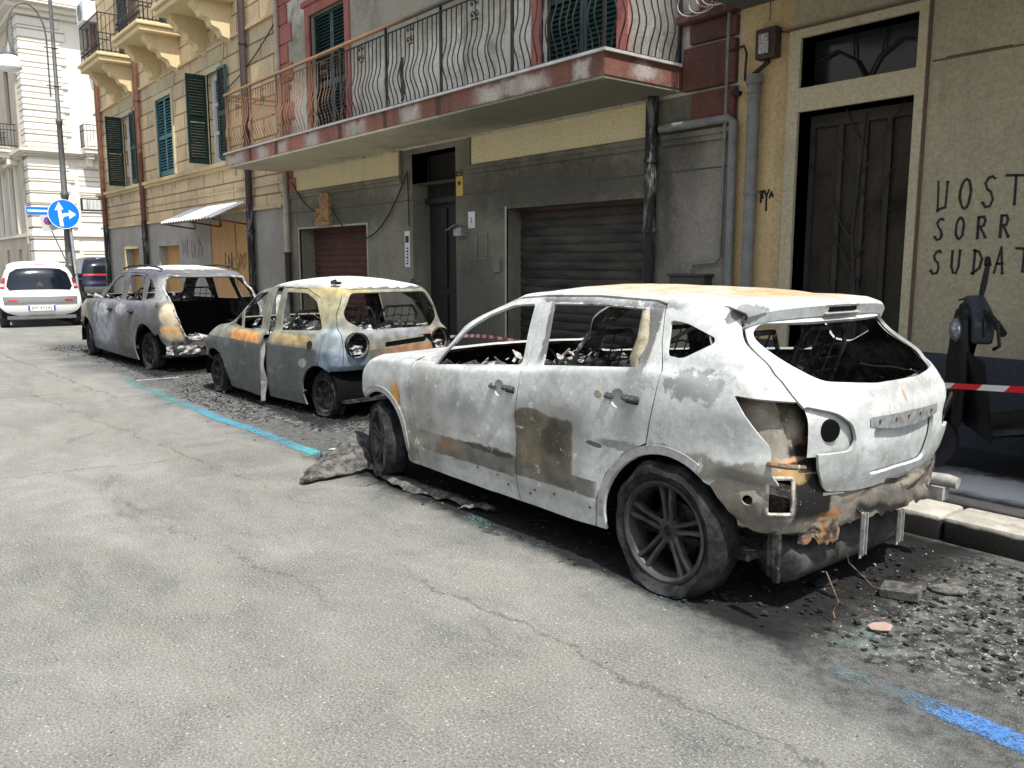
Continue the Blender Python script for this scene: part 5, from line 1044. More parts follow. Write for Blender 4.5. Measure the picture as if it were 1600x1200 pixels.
for k, (a, b_) in enumerate((((.2, .30, .3), (.12, .12, .06)), ((.2, .5, .2), (.1, .55, .03)))):
    m = MB(); m.tube([a, (a[0] - .01, a[1] - .02, .2), ((a[0] + b_[0]) / 2 - .05, (a[1] + b_[1]) / 2, .10), (b_[0] + .02, b_[1] - .02, .05), b_], .0028, 5); obj('hanging_wire', m, M_rusty, hero)
# inside and underneath
def innards(root, x0, x1, hw, zf, seats, dashx, dashz, mat=M_innerash):
    m = MB(); m.box(x0, x1, -hw, hw, zf, zf + .03); m.box(x0, x1, -.12, .12, zf + .03, zf + .14); obj('floor_pan', m, M_soot, root)
    m = MB(); m.tube([(dashx, -hw, dashz), (dashx, hw, dashz)], .03, 8); m.box(dashx, dashx + .28, -hw, hw, zf, dashz - .08); m.box(dashx + .1, dashx + .35, -hw * .9, hw * .9, dashz - .08, dashz + .0); obj('dashboard_frame', m, mat, root)
    m = MB(); m.tube([(dashx, .36, dashz - .05), (dashx - .22, .36, dashz + .03)], .02, 7)
    c = Vector((dashx - .24, .36, dashz + .04)); m.tube([c + Vector((math.sin(a) * -.06, math.cos(a) * .18, math.sin(a) * .17)) for a in np.linspace(0, 2 * math.pi, 25)], .008, 5)
    m.tube([c + Vector((0, -.18, 0)), c + Vector((0, .18, 0))], .008, 5); m.tube([c, c + Vector((.05, 0, -.16))], .008, 5); obj('steering_wheel', m, mat, root)
    for s_ in seats: seat_frame(root, *s_)
innards(hero, .42, 3.1, .76, .24, [(1.9, .36, .55), (1.9, -.36, .55), (.95, .34, .6), (.95, -.34, .6)], 2.55, .82)
m = MB(); m.box(3.1, 4.0, -.5, .5, .2, .62); obj('engine_block', m, M_soot, hero)
debris_heap('burnt_dashboard_remains', hero, 2.3, 2.95, -.74, .76, .80, .08, M_ashy, 3, 90, .05); debris_heap('burnt_seat_remains', hero, .9, 1.75, -.72, .74, .78, .14, M_ashy, 5, 70, .05); debris_heap('ash_heap', hero, 1.75, 2.3, -.7, .7, .5, .14, M_soot, 6, 60, .05)
m = MB(); m.tube([(1.75, .3, .88), (1.35, .1, 1.16), (1.15, 0, 1.30)], .012, 6); obj('roof_strut', m, M_brk, hero, smooth=60)
m = MB(); m.tube([(1.06, .75, 1.33), (1.05, .78, 1.2), (1.1, .77, 1.1), (1.08, .76, 1.02)], [.02, .03, .035, .045], 7); obj('pillar_remains', m, simple('pale_foam_metal', (.4, .36, .26), .8, .1, .4, 20), hero, smooth=60)
m = MB(); m.tube([(.95, .5, 1.14), (.93, .5, 1.24), (.88, .5, 1.18), (.85, .5, 1.22), (.8, .5, 1.12)], .006, 5); m.tube([(2.8, -.55, .95), (2.6, -.6, 1.1)], .008, 5); obj('burnt_wiring', m, M_soot, hero)
wheel(hero, .83, .77, .292, .325, .243, .21, 'alloy', 1, 0, 1.8, seed=1); wheel(hero, 3.55, .75, .275, .285, .235, .17, 'alloy', 1, R(-17), 1.2, seed=5)
wheel(hero, .83, -.76, .285, .325, .225, .21, 'alloy', -1, 0, 1.6, seed=2); wheel(hero, 3.55, -.76, .28, .30, .225, .2, 'alloy', -1, R(-17), 1.2, seed=3)

# ====== 2. the small hatchback in the middle
def open_car(root, rings, roof, mats, dent=.006, seed=0):
    return body_shell('body', rings, roof, mats, root, nu=100, sub=4, dent=dent, seed=seed)
def cut_sides(o, polys):
    for pl in polys:
        for s_ in (1, -1): boolean(o, MB().prism(pl, 'y', .4 * s_, 1.3 * s_))
def cut_arches(o, arches, yin=.45):
    for wx, wz, wr in arches:
        for s_ in (-1, 1): boolean(o, MB().lathe([(0, yin * s_), (wr, yin * s_), (wr, 1.3 * s_), (0, 1.3 * s_)], (wx, 0, wz), 'y', 40))
def cut_door(shell_, name, pl, parent, gap=.008):
    d = part_from(shell_, name, MB().prism(shrink(pl, gap), 'y', .45, 1.1), parent); boolean(shell_, MB().prism(shrink(pl, -gap), 'y', .45, 1.1)); return d
hatch = thing('burnt_hatchback', 'small burnt hatchback in the middle of the row, grey green with a rusty window line', 'car', (-7.255, 4.494, 0), R(185.5), 'burnt out cars parked in a row')
p2 = [((1.6, 0, 1.0), (3, 2, .30), (.27, .27, .22), .85, 'b', .012, .02), ((1.95, .74, .755), (.42, .3, .055), (.62, .30, .09), .95, 'b', .02, .12), ((.95, .74, .775), (.42, .3, .05), (.50, .36, .17), .9, 'b', .02, .2),  # first patch: tan upper body, crease shading painted in as a lighter tone
      ((.55, .6, 1.12), (.24, .4, .22), (.50, .45, .27), .85, 'e', .08, .4), ((.55, .7, 1.27), (.7, .5, .05), (.50, .42, .20), .8, 'e', .05, .3), ((.25, .7, .62), (.24, .3, .13), (.30, .38, .47), .85, 'e', .05, .3), ((.35, .7, .8), (.2, .3, .14), (.33, .39, .43), .8, 'e', .05, .3),
      ((0, -.2, .655), (.3, .48, .085), (.44, .24, .13), .95, 'e', .07, .3), ((0, -.5, .82), (.3, .16, .06), (.55, .27, .14), .9, 'e', .04, .3), ((0, .1, .86), (.3, .6, .05), (.36, .37, .40), .8, 'e', .05, .3),
      ((3.3, .6, .62), (.16, .4, .10), (.58, .33, .12), .85, 'e', .05, .3), ((3.2, .6, .48), (.22, .4, .09), (.45, .42, .22), .7, 'e', .05, .3), ((1.2, .74, .16), (1.2, .3, .1), (.2, .2, .18), .5, 'b', .05, .3), ((.75, .77, .55), (.08, .3, .05), (.42, .43, .43), .7, 'e', .04, .1),
      ((1.0, 0, 1.37), (.9, .55, .055), (.80, .80, .78), .95, 'b', .04, .2)]
paint2 = burnt('burnt_grey_green_paint', (.105, .115, .108), (.075, .083, .077), (.05, .05, .048), p2, .12, .25, .35, seed=3)
r2 = [
 dict(xr=.15, xf=3.28, cr=.20, cf=.5, nr=3.2, w=[(.2, .72), (.6, .745), (3, .73), (3.4, .66)], z=[(0, .5), (.30, .5), (.42, .35), (.75, .11), (2.4, .13), (2.6, .30), (3.4, .38)]),
 dict(xr=.12, xf=3.38, cr=.20, cf=.5, nr=3.2, w=[(.2, .75), (.6, .77), (3, .75), (3.4, .68)], z=[(0, .57), (.35, .55), (.8, .28), (2.4, .28), (2.7, .45), (3.4, .48)]),
 dict(xr=.11, xf=3.43, cr=.21, cf=.52, nr=3.2, w=[(.2, .76), (.6, .78), (3, .755), (3.4, .68)], z=[(0, .71), (.4, .70), (1.5, .68), (2.8, .64), (3.4, .58)]),
 dict(xr=.12, xf=3.38, cr=.23, cf=.55, nr=3.1, w=[(.2, .73), (.6, .745), (1.5, .745), (2.6, .73), (3.4, .6)], z=[(0, .86), (.4, .855), (1.4, .80), (2.2, .775), (2.55, .79), (3.0, .74), (3.4, .66)]),
 dict(xr=.13, xf=3.18, cr=.24, cf=.55, nr=3.0, w=[(.2, .70), (.6, .715), (1.5, .72), (2.5, .70), (3.0, .55)], z=[(0, .90), (.4, .89), (1.4, .83), (2.2, .80), (2.55, .83), (2.9, .82), (3.3, .745)]),
 dict(xr=.14, xf=2.74, cr=.24, cf=.26, nr=3.0, w=[(.2, .68), (.6, .69), (1.5, .70), (2.45, .68)], z=[(0, .93), (.4, .91), (1.4, .845), (2.2, .82), (2.5, .85), (2.8, .875)]),
 dict(xr=.19, xf=2.40, cr=.22, cf=.30, nr=3.0, w=[(.2, .625), (.6, .64), (1.5, .645), (2.2, .63)], z=[(0, 1.09), (1.4, 1.08), (2.2, 1.06), (2.4, 1.08)]),
 dict(xr=.26, xf=2.07, cr=.19, cf=.36, nr=3.0, w=[(.3, .545), (.6, .56), (1.4, .57), (1.75, .56)], z=[(.2, 1.26), (.5, 1.275), (.85, 1.30), (1.4, 1.295), (1.7, 1.27), (2.1, 1.265)]),
 dict(xr=.31, xf=1.94, cr=.18, cf=.36, nr=3.0, w=[(.3, .495), (.6, .51), (1.4, .52), (1.65, .50)], z=[(.3, 1.31), (.5, 1.32), (.85, 1.345), (1.4, 1.34), (1.7, 1.315), (2.0, 1.305)]),
]
sh2 = open_car(hatch, r2, [(.3, 1.33), (.6, 1.385), (1.1, 1.415), (1.6, 1.385), (1.94, 1.33)], [paint2, M_innerash], .007, 4)
bv2 = bvh_of(sh2.data)
cut_sides(sh2, [rounded([(2.40, .86), (2.25, 1.05), (2.205, .835)], .01), rounded([(2.165, .83), (2.205, 1.08), (2.0, 1.185), (1.83, 1.235), (1.63, 1.25), (1.64, .84)], .02), rounded([(1.32, .85), (1.33, 1.255), (.92, 1.25), (.70, 1.17), (.57, 1.01), (.50, .89)], .04)])
boolean(sh2, MB().prism(rounded([(-.47, 1.265), (-.585, 1.07), (-.575, .99), (-.42, .90), (.42, .90), (.575, .99), (.585, 1.07), (.47, 1.265)], .05), 'x', -.5, .62))
boolean(sh2, MB().prism(rounded([(-.555, .93), (-.43, 1.25), (.43, 1.25), (.555, .93)], .05), 'x', 1.95, 2.95))
cut_arches(sh2, ((.5, .25, .29), (2.85, .25, .30)), .4)
for s_ in (1, -1): boolean(sh2, MB().lathe([(0, -.5), (.118, -.5), (.118, .5), (0, .5)], (0, s_ * .525, .755), 'x', 30))
boolean(sh2, MB().prism(rounded([(.20, .715), (-.32, .745), (-.34, .80), (.20, .765)], .02), 'x', -.5, .5))
FD2 = [(2.56, .80), (2.36, 1.05), (2.08, 1.20), (1.75, 1.285), (1.43, 1.30), (1.47, .81), (1.52, .5), (1.53, .02), (2.43, .02), (2.52, .5)]
RD2 = [(1.41, 1.30), (.95, 1.295), (.66, 1.21), (.5, 1.05), (.39, .87), (.43, .65), (.54, .49), (.72, .40), (.80, .2), (.82, .02), (1.51, .02), (1.50, .5), (1.45, .81)]
fd2 = cut_door(sh2, 'front_door', FD2, hatch, .006); rd2 = cut_door(sh2, 'rear_door', RD2, hatch)
tg2 = part_from(sh2, 'tailgate', MB().prism([(-.52, 1.295), (-.63, 1.05), (-.66, .9), (-.67, .50), (.67, .50), (.66, .9), (.63, 1.05), (.52, 1.295)], 'x', -.5, .35), hatch)
boolean(sh2, MB().prism([(-.526, 1.30), (-.636, 1.05), (-.666, .9), (-.676, .40), (.676, .40), (.666, .9), (.636, 1.05), (.526, 1.30)], 'x', -.5, .35))
piv = Vector((2.52, .75, 0)); fd2.data.transform(Matrix.Translation(piv) @ Matrix.Rotation(R(-4.5), 4, 'Z') @ Matrix.Translation(-piv))
for o in hatch.children: thicken(o)
m = MB(); m.grid([[(1.535 - .006 * math.sin(z_ * 9), .71 + .015 * math.sin(z_ * 17), z_), (1.535 - .006 * math.sin(z_ * 7), .765 + .006 * math.sin(z_ * 13), z_)] for z_ in np.linspace(.07, .80, 16)]); m.v = [tuple(Matrix.Translation(piv) @ Matrix.Rotation(R(-4.5), 4, 'Z') @ Matrix.Translation(-piv) @ Vector(p)) for p in m.v]; de = obj('door_edge', m, burnt('ashy_door_edge', (.33, .33, .32), (.12, .12, .115), (.03, .03, .03), (), .2, .4, .5, seed=9), fd2, fix=False); md = de.modifiers.new('s', 'SOLIDIFY'); md.thickness = .012; bake(de)
m = MB(); m.box(1.46, 1.475, .5, .66, .86, 1.22); obj('door_pillar', m, simple('pale_door_edge', (.5, .5, .48), .8, .1, .5, 12), hatch)
for hx, hz, rr in ((1.76, .70, .045), (.60, .745, .055)):
    m = drape(bv2, [[(hx + rr * q * math.cos(a), hz + rr * .75 * q * math.sin(a)) for a in np.linspace(0, 2 * math.pi, 20)] for q in (.02, .5, 1)], 'y', 1, .004 if hx < 1 else .022); obj('door_handle', m, M_soot, fd2 if hx > 1 else rd2, fix=False)
for s_ in (1, -1):
    m = MB(); m.lathe([(.125, .10), (.128, .22), (.06, .26), (0, .26)], (0, s_ * .525, .755), 'x', 26); o = obj('lamp_bowl', m, M_soot, hatch, fix=False)
    debris_heap('melted_lamp', hatch, .16, .22, s_ * .525 - .09, s_ * .525 + .09, .66, .06, M_ashy, 11, 30, .03)
m = MB(); m.box(.12, .16, -.4, .25, .70, .82); obj('slot_backing', m, M_black, tg2)
for yy in (.50, -.50):
    m = MB(); m.obox((.52, yy, 1.36), (.06, .022, .016), (0, 0, .2)); m.obox((.56, yy, 1.38), (.03, .015, .01), (0, .3, .5)); obj('rail_stub', m, M_soot, hatch, bevel=.006)
innards(hatch, .15, 2.6, .66, .18, [(1.55, .3, .42), (1.55, -.3, .42), (.75, .28, .48), (.75, -.28, .48)], 2.1, .76)
debris_heap('burnt_dashboard_remains', hatch, 1.85, 2.5, -.62, .62, .76, .10, M_ashy, 13, 90, .05); debris_heap('burnt_seat_remains', hatch, .2, 1.55, -.62, .62, .80, .10, M_ashy, 15, 120, .05); debris_heap('ash_heap', hatch, 1.2, 1.9, -.6, .6, .55, .16, M_ashy, 16, 60, .05)
m = MB(); m.box(2.7, 3.3, -.45, .45, .2, .6); obj('engine_block', m, M_soot, hatch)
for wx in (.5, 2.85):
    for s_ in (1, -1): arch_box(hatch, wx, .25, .30, s_ * .38, s_ * .72); wheel(hatch, wx + (.0 if wx > 1 else -.02), s_ * .64, .232, .24, .18, .15, 'steel', s_, R(-6) if wx > 1 else 0, 1.3, True, M_soot, seed=wx + s_)
m = MB(); m.tube([(.30, .5, .26), (.30, -.5, .26)], .05, 10); m.tube([(.2, -.3, .22), (.2, .1, .22)], .08, 12); obj('rear_axle', m, M_soot, hatch)

# ====== 3. the estate-like crossover farthest along: tailgate burnt away
suv = thing('burnt_estate_car', 'farthest burnt car of the row with roof rails, bluish doors and its tailgate burnt away', 'car', (-12.0, 4.35, 0), R(184.5), 'burnt out cars parked in a row')
p3 = [((2.65, .85, .6), (.45, .3, .36), (.33, .355, .40), .9, 'e', .08, .3), ((2.75, .85, .82), (.40, .3, .10), (.50, .53, .56), .85, 'e', .06, .3), ((1.85, .85, .85), (.22, .3, .09), (.60, .63, .65), .85, 'e', .05, .3), ((1.7, .85, .5), (.35, .3, .35), (.13, .12, .105), .75, 'e', .08, .4),
      ((1.1, .85, .9), (.5, .3, .09), (.19, .20, .23), .7, 'e', .05, .4), ((1.3, .6, 1.40), (1.2, .3, .07), (.13, .13, .17), .8, 'e', .05, .3), ((.2, .75, .85), (.15, .3, .17), (.60, .52, .36), .9, 'e', .05, .25), ((.2, .7, .58), (.18, .3, .10), (.60, .48, .28), .9, 'e', .05, .25), ((.22, .7, .62), (.10, .3, .05), (.62, .33, .13), .9, 'e', .04, .2),
      ((.45, .75, .97), (.07, .3, .05), (.03, .03, .03), .9, 'e', .03, .2), ((.5, .7, 1.2), (.25, .3, .25), (.42, .41, .38), .6, 'e', .1, .4), ((3.9, .7, .8), (.4, .4, .16), (.46, .44, .34), .8, 'e', .08, .4), ((3.6, .8, .62), (.25, .4, .12), (.40, .36, .18), .7, 'e', .06, .4),
      ((1.5, 0, 1.54), (1.1, .6, .07), (.82, .83, .85), .95, 'b', .04, .2)]
paint1 = burnt('burnt_blue_grey_paint', (.155, .16, .17), (.105, .104, .10), (.05, .05, .048), p3, .1, .3, .4, seed=6)
r1 = [
 dict(xr=.12, xf=4.3, cr=.3, cf=.55, w=[(.2, .77), (.8, .81), (3.4, .80), (4.3, .66)], z=[(0, .37), (.25, .38), (.40, .48), (.5, .56), (.62, .5), (1.2, .13), (3.2, .17), (3.45, .38), (4.4, .46)]),
 dict(xr=.09, xf=4.4, cr=.3, cf=.55, w=[(.2, .80), (.8, .84), (3.4, .83), (4.3, .68)], z=[(0, .55), (.45, .66), (1.3, .32), (3.2, .35), (3.6, .52), (4.4, .56)]),
 dict(xr=.08, xf=4.45, cr=.32, cf=.58, w=[(.2, .81), (.8, .845), (3.4, .835), (4.3, .68)], z=[(0, .75), (.6, .78), (1.3, .66), (3, .62), (3.6, .70), (4.4, .66)]),
 dict(xr=.12, xf=4.4, cr=.34, cf=.6, w=[(.2, .79), (.8, .825), (3.4, .82), (4.3, .64)], z=[(0, .93), (.5, .95), (1.2, .92), (2.2, .91), (3.2, .90), (3.7, .88), (4.4, .76)]),
 dict(xr=.16, xf=4.22, cr=.36, cf=.65, w=[(.2, .76), (.8, .80), (3.2, .79), (4.2, .6)], z=[(0, 1.0), (.5, 1.01), (1.2, .975), (2.2, .96), (3, .96), (3.6, .97), (4.0, .93), (4.3, .84)]),
 dict(xr=.20, xf=3.36, cr=.38, cf=.3, w=[(.3, .73), (.8, .775), (3.0, .755)], z=[(.1, 1.04), (.6, 1.035), (1.2, .995), (2.2, .98), (3, .99), (3.4, 1.03)]),
 dict(xr=.36, xf=3.0, cr=.36, cf=.34, w=[(.3, .66), (.8, .70), (2.6, .69)], z=[(.3, 1.2), (1.2, 1.2), (2.4, 1.19), (3.0, 1.22)]),
 dict(xr=.52, xf=2.62, cr=.30, cf=.4, w=[(.5, .57), (.9, .625), (2.2, .62)], z=[(.5, 1.35), (.8, 1.39), (1.3, 1.42), (2.1, 1.415), (2.7, 1.38)]),
 dict(xr=.58, xf=2.5, cr=.26, cf=.44, w=[(.5, .53), (.9, .58), (2.1, .57)], z=[(.55, 1.39), (.8, 1.43), (1.3, 1.46), (2.1, 1.455), (2.6, 1.42)]),
]
sh1 = open_car(suv, r1, [(.58, 1.40), (.9, 1.48), (1.5, 1.53), (2.0, 1.52), (2.5, 1.44)], [paint1, M_innerash], .012, 8)
bv1 = bvh_of(sh1.data)
cut_sides(sh1, [rounded([(2.86, 1.0), (2.74, 1.12), (2.52, 1.26), (2.3, 1.345), (2.12, 1.375), (2.02, 1.0)], .03), rounded([(1.87, 1.0), (1.80, 1.375), (1.5, 1.385), (1.22, 1.365), (1.13, 1.01)], .03), rounded([(1.04, 1.34), (.90, 1.31), (.74, 1.2), (.64, 1.06), (1.0, 1.03)], .03)])
boolean(sh1, MB().prism(rounded([(-.56, 1.36), (-.66, 1.15), (-.63, .8), (-.52, .50), (.52, .50), (.63, .8), (.66, 1.15), (.56, 1.36)], .08), 'x', -.5, .95))
boolean(sh1, MB().prism(rounded([(-.66, 1.06), (-.54, 1.36), (.54, 1.36), (.66, 1.06)], .06), 'x', 2.45, 3.6))
cut_arches(sh1, ((.90, .29, .395), (3.62, .29, .38)))
fd1 = cut_door(sh1, 'front_door', [(3.12, .97), (2.9, 1.08), (2.62, 1.27), (2.3, 1.39), (2.0, 1.42), (1.98, 1.2), (2.12, .96), (2.1, .5), (2.03, .02), (3.25, .02), (3.2, .5)], suv)
rd1 = cut_door(sh1, 'rear_door', [(1.97, 1.42), (1.3, 1.41), (1.09, 1.37), (1.07, 1.0), (1.12, .84), (1.22, .70), (1.34, .42), (1.36, .02), (2.01, .02), (2.08, .5), (2.10, .96), (1.955, 1.2)], suv)
for o in suv.children: thicken(o)
for hx, dr in ((2.30, fd1), (1.38, rd1)):
    m = MB(); m.tube([(hx - .09, .845, .84), (hx, .865, .845), (hx + .09, .845, .84)], .018, 7); m.lathe([(0, .845), (.04, .85), (.04, .83)], (hx, 0, .845), 'y', 14); obj('door_handle', m, M_soot, dr)
for s_ in (1, -1):
    m = MB(); m.tube([(.80, s_ * .56, 1.47), (.9, s_ * .575, 1.50), (1.4, s_ * .585, 1.53), (2.0, s_ * .58, 1.515), (2.35, s_ * .57, 1.47)], .014, 7); obj('roof_rail', m, M_soot, suv, smooth=50)
m = MB(); m.tube([(2.78, .78, 1.0), (2.80, .84, 1.03), (2.80, .90, 1.05)], [.015, .03, .035], 8); obj('mirror_remains', m, M_ashy, suv)
innards(suv, .25, 3.2, .72, .22, [(2.0, .36, .55), (2.0, -.36, .55)], 2.7, .88)
m = MB(); m.box(1.15, 1.22, -.62, .62, .3, .98); m.box(.2, 1.2, -.62, .62, .44, .47); m.box(.2, 1.15, .55, .62, .44, .75); m.box(.2, 1.15, -.62, -.55, .44, .75); obj('boot_lining', m, M_black, suv)
debris_heap('ash_heap', suv, .12, .5, -.5, .5, .47, .05, M_ashy, 21, 40, .04); debris_heap('burnt_dashboard_remains', suv, 2.45, 3.1, -.68, .68, .9, .09, M_ashy, 23, 80, .05)
pts = []; outl = rounded([(-.57, 1.37), (-.67, 1.15), (-.64, .8), (-.53, .49), (.53, .49), (.64, .8), (.67, 1.15), (.57, 1.37)], .1, 7)
for (a_, b_) in outl + [outl[0]]:
    h_ = bv1.ray_cast(Vector((-1, a_, b_)), Vector((1, 0, 0)))[0]; pts.append((h_ if h_ else Vector((.3, a_, b_))) + mnoise.noise_vector(Vector((a_ * 9, b_ * 9, 0))) * .03)
m = MB(); m.tube(pts, [.012 + .014 * abs(mnoise.noise(p * 11)) for p in pts], 6); obj('torn_seal', m, M_ashy, suv)
m = MB(); m.tube([(.15, .18, .25), (.0, .18, .25)], .045, 12); m.tube([(.3, .5, .28), (.3, -.6, .28)], .07, 10); obj('exhaust', m, M_brk, suv, smooth=50)
torn(.16, .78, .15, .27, .40, .08, 21, simple('ash_white_metal', (.27, .26, .24), .7, .2, .8, 14), suv)
m = MB(); m.box(3.3, 4.2, -.5, .5, .2, .7); m.box(.16, .22, -.7, .7, .25, .45); obj('engine_block', m, M_soot, suv)
for wx in (.90, 3.62):
    for s_ in (1, -1): arch_box(suv, wx, .29, .40, s_ * .42, s_ * .78); wheel(suv, wx, s_ * .70, .27, .285, .225, .18, 'alloy', s_, R(-10) if wx > 2 else 0, 1.6, True, M_soot, seed=wx + s_ + 4)

# ====== intact cars beyond
M_glass = NT('car_glass').fin((.004, .008, .014), .12, spec=.45, metal=.0)
M_carwhite = NT('white_car_paint').fin((.78, .78, .77), .25, spec=.6); M_plastic = simple('grey_bumper_plastic', (.12, .125, .13), .6); M_red = NT('red_lamp').fin((.35, .02, .02), .15, spec=.7); M_clear = NT('clear_lamp').fin((.5, .42, .42), .15, spec=.7)
M_rub = simple('clean_tyre', (.025, .025, .027), .85)
white = thing('white_hatchback', 'clean white hatchback seen from behind, driving away on the left', 'car', (-23.1, 3.88, 0), R(174))
white.scale = (1.08, 1.12, 1.1)
rW = [
 dict(xr=.10, xf=3.3, cr=.25, cf=.4, w=[(.2, .74), (3, .74)], z=[(0, .24), (.45, .26), (.6, .22), (3.4, .2)]),
 dict(xr=.03, xf=3.4, cr=.26, cf=.45, w=[(.2, .79), (3, .79)], z=[(0, .36), (3.4, .36)]),
 dict(xr=.0, xf=3.43, cr=.28, cf=.5, w=[(.2, .81), (3, .80)], z=[(0, .52), (3.4, .52)]),
 dict(xr=.07, xf=3.38, cr=.28, cf=.5, w=[(.2, .80), (3, .79)], z=[(0, .72), (1, .74), (3.0, .72), (3.4, .68)]),
 dict(xr=.10, xf=3.2, cr=.3, cf=.5, w=[(.2, .76), (3, .74)], z=[(0, .86), (1, .88), (2.4, .86), (3.2, .80)]),
 dict(xr=.12, xf=2.7, cr=.3, cf=.3, w=[(.2, .73), (2.6, .70)], z=[(0, .92), (1, .93), (2.6, .92)]),
 dict(xr=.2, xf=2.3, cr=.28, cf=.34, w=[(.2, .66), (2.2, .63)], z=[(0, 1.18), (2.4, 1.16)]),
 dict(xr=.33, xf=2.0, cr=.30, cf=.36, nr=2.2, w=[(.3, .53), (1.8, .55)], z=[(.2, 1.33), (.8, 1.38), (1.7, 1.37), (2, 1.36)]),
 dict(xr=.42, xf=1.9, cr=.3, cf=.38, nr=2.2, w=[(.3, .44), (1.7, .48)], z=[(.3, 1.38), (.8, 1.43), (1.7, 1.41), (2, 1.39)])]
wb_ = body_shell('body', rW, [(.34, 1.41), (.7, 1.455), (1.3, 1.465), (1.9, 1.41)], [M_carwhite, M_plastic], white, nu=90, sub=4, dent=0); bvW = bvh_of(wb_.data)
cut_sides(wb_, [rounded([(2.35, .93), (2.1, 1.18), (1.8, 1.32), (1.4, 1.34), (.7, 1.33), (.5, 1.2), (.42, .96)], .05)]); cut_arches(wb_, ((.45, .27, .33), (2.75, .27, .33))); thicken(wb_)
def glued(name, G_, mat, parent, bvh, axis='x', off=.006, side=1, th=.008):
    m = drape(bvh, G_, axis, side, off); o = obj(name, m, mat, parent, fix=False); md = o.modifiers.new('s', 'SOLIDIFY'); md.thickness = th; md.offset = 0; bake(o); crisp(o.data, 40); return o
def trap_grid(bot, top, z0, z1, n=12, wob=0): return [[((bot[0] + (top[0] - bot[0]) * i / n) * (1 - j / n) + (bot[1] + (top[1] - bot[1]) * i / n) * j / n, z0 + (z1 - z0) * i / n) for j in range(n + 1)] for i in range(n + 1)]
rwin = glued('rear_window', [[(q * (.64 - .12 * (k / 11) ** 1.5 - .05 * max(0, k - 9) - .03 * max(0, 2 - k)), .84 + .47 * k / 11 - .02 * abs(q) ** 3) for q in np.linspace(-1, 1, 15)] for k in range(12)], M_glass, white, bvW)
m = drape(bvW, [[(-.56 + .04 * k, .90 + .012 * j) for k in range(4)] for j in range(3)], 'x', 1, .014)
m = MB()
h_ = bvW.ray_cast(Vector((-1, 0, .94)), Vector((1, 0, 0)))[0]
for dz in (0, .045): m.tube([(h_.x - .018, -.055, .905 + dz), (h_.x - .018, 0, .945 + dz), (h_.x - .018, .055, .905 + dz)], .009, 5)
obj('chevron_badge', m, NT('chrome').fin((.7, .7, .72), .15, metal=1), rwin)
for s_ in (1, -1):
    tl = glued('tail_lamp', trap_grid((s_ * .665, s_ * .765), (s_ * .64, s_ * .70), .86, 1.10, 10), M_red, white, bvW, off=.02)
    glued('lamp_glass', trap_grid((s_ * .675, s_ * .755), (s_ * .665, s_ * .73), .90, .97, 6), M_clear, tl, bvW, off=.028)
bp = glued('bumper_band', trap_grid((-.70, .70), (-.72, .72), .52, .68, 14), M_plastic, white, bvW, off=.012)
for s_ in (1, -1): glued('reflector', trap_grid((s_ * .45, s_ * .62), (s_ * .45, s_ * .62), .58, .62, 4), M_red, bp, bvW, off=.02)
glued('brake_lamp', trap_grid((-.14, .14), (-.14, .14), 1.385, 1.405, 4), M_red, white, bvW, off=.01)
h_ = bvW.ray_cast(Vector((-1, 0, .42)), Vector((1, 0, 0)))[0]
m = MB(); m.box(h_.x - .03, h_.x - .012, -.26, .26, .375, .485); npl = obj('number_plate', m, NT('plate_white').fin((.8, .8, .8), .4), white)
m = MB(); m.box(h_.x - .033, h_.x - .03, -.26, -.225, .375, .485); m.box(h_.x - .033, h_.x - .03, .225, .26, .375, .485); obj('plate_bands', m, NT('plate_blue').fin((.01, .06, .45), .4), npl)
text('plate_text', 'EM 432AJ', .098, (h_.x - .032, 0, .43), (R(90), 0, R(-90)), NT('plate_ink').fin((.02, .02, .02), .5), npl)
m = MB(); m.box(.05, .3, -.66, .66, .19, .26); obj('rear_valance', m, M_plastic, white)
for wx in (.45, 2.75):
    for s_ in (1, -1): arch_box(white, wx, .27, .335, s_ * .45, s_ * .76)
for o_ in (wheel(white, .45, .70, .27, .28, .18, .17, 'steel', 1, 0, .2), wheel(white, .45, -.70, .27, .28, .18, .17, 'steel', -1, 0, .2), wheel(white, 2.75, .70, .27, .28, .18, .17, 'steel', 1, 0, .2), wheel(white, 2.75, -.70, .27, .28, .18, .17, 'steel', -1, 0, .2)):
    for c in o_.children:
        if c.name.startswith('tyre'): c.data.materials[0] = M_rub
bluec = thing('dark_blue_car', 'dark blue car with a red lamp strip half hidden behind the stone house corner', 'car', (-35.8, 8.35, .0), R(180)); bluec.scale = (1.25, 1.12, 1.24)
bb = body_shell('body', rW, [(.34, 1.41), (.7, 1.455), (1.3, 1.465), (1.9, 1.41)], [NT('dark_blue_car_paint').fin((.002, .004, .022), .22, spec=.5), M_plastic], bluec, nu=80, sub=3, dent=0)
cut_arches(bb, ((.45, .27, .33), (2.75, .27, .33))); thicken(bb)
glued('rear_window', trap_grid((-.60, .60), (-.55, .55), .95, 1.33), M_glass, bluec, bvW); glued('tail_lamp', trap_grid((-.7, .7), (-.68, .68), .86, .92), M_red, bluec, bvW, off=.01); glued('bumper_band', trap_grid((-.70, .70), (-.72, .72), .3, .52, 14), M_plastic, bluec, bvW, off=.012)
for wx in (.45, 2.75):
    for s_ in (1, -1):
        w_ = wheel(bluec, wx, s_ * .70, .27, .28, .18, .17, 'steel', s_, 0, .2)
        for c in w_.children:
            if c.name.startswith('tyre'): c.data.materials[0] = M_rub

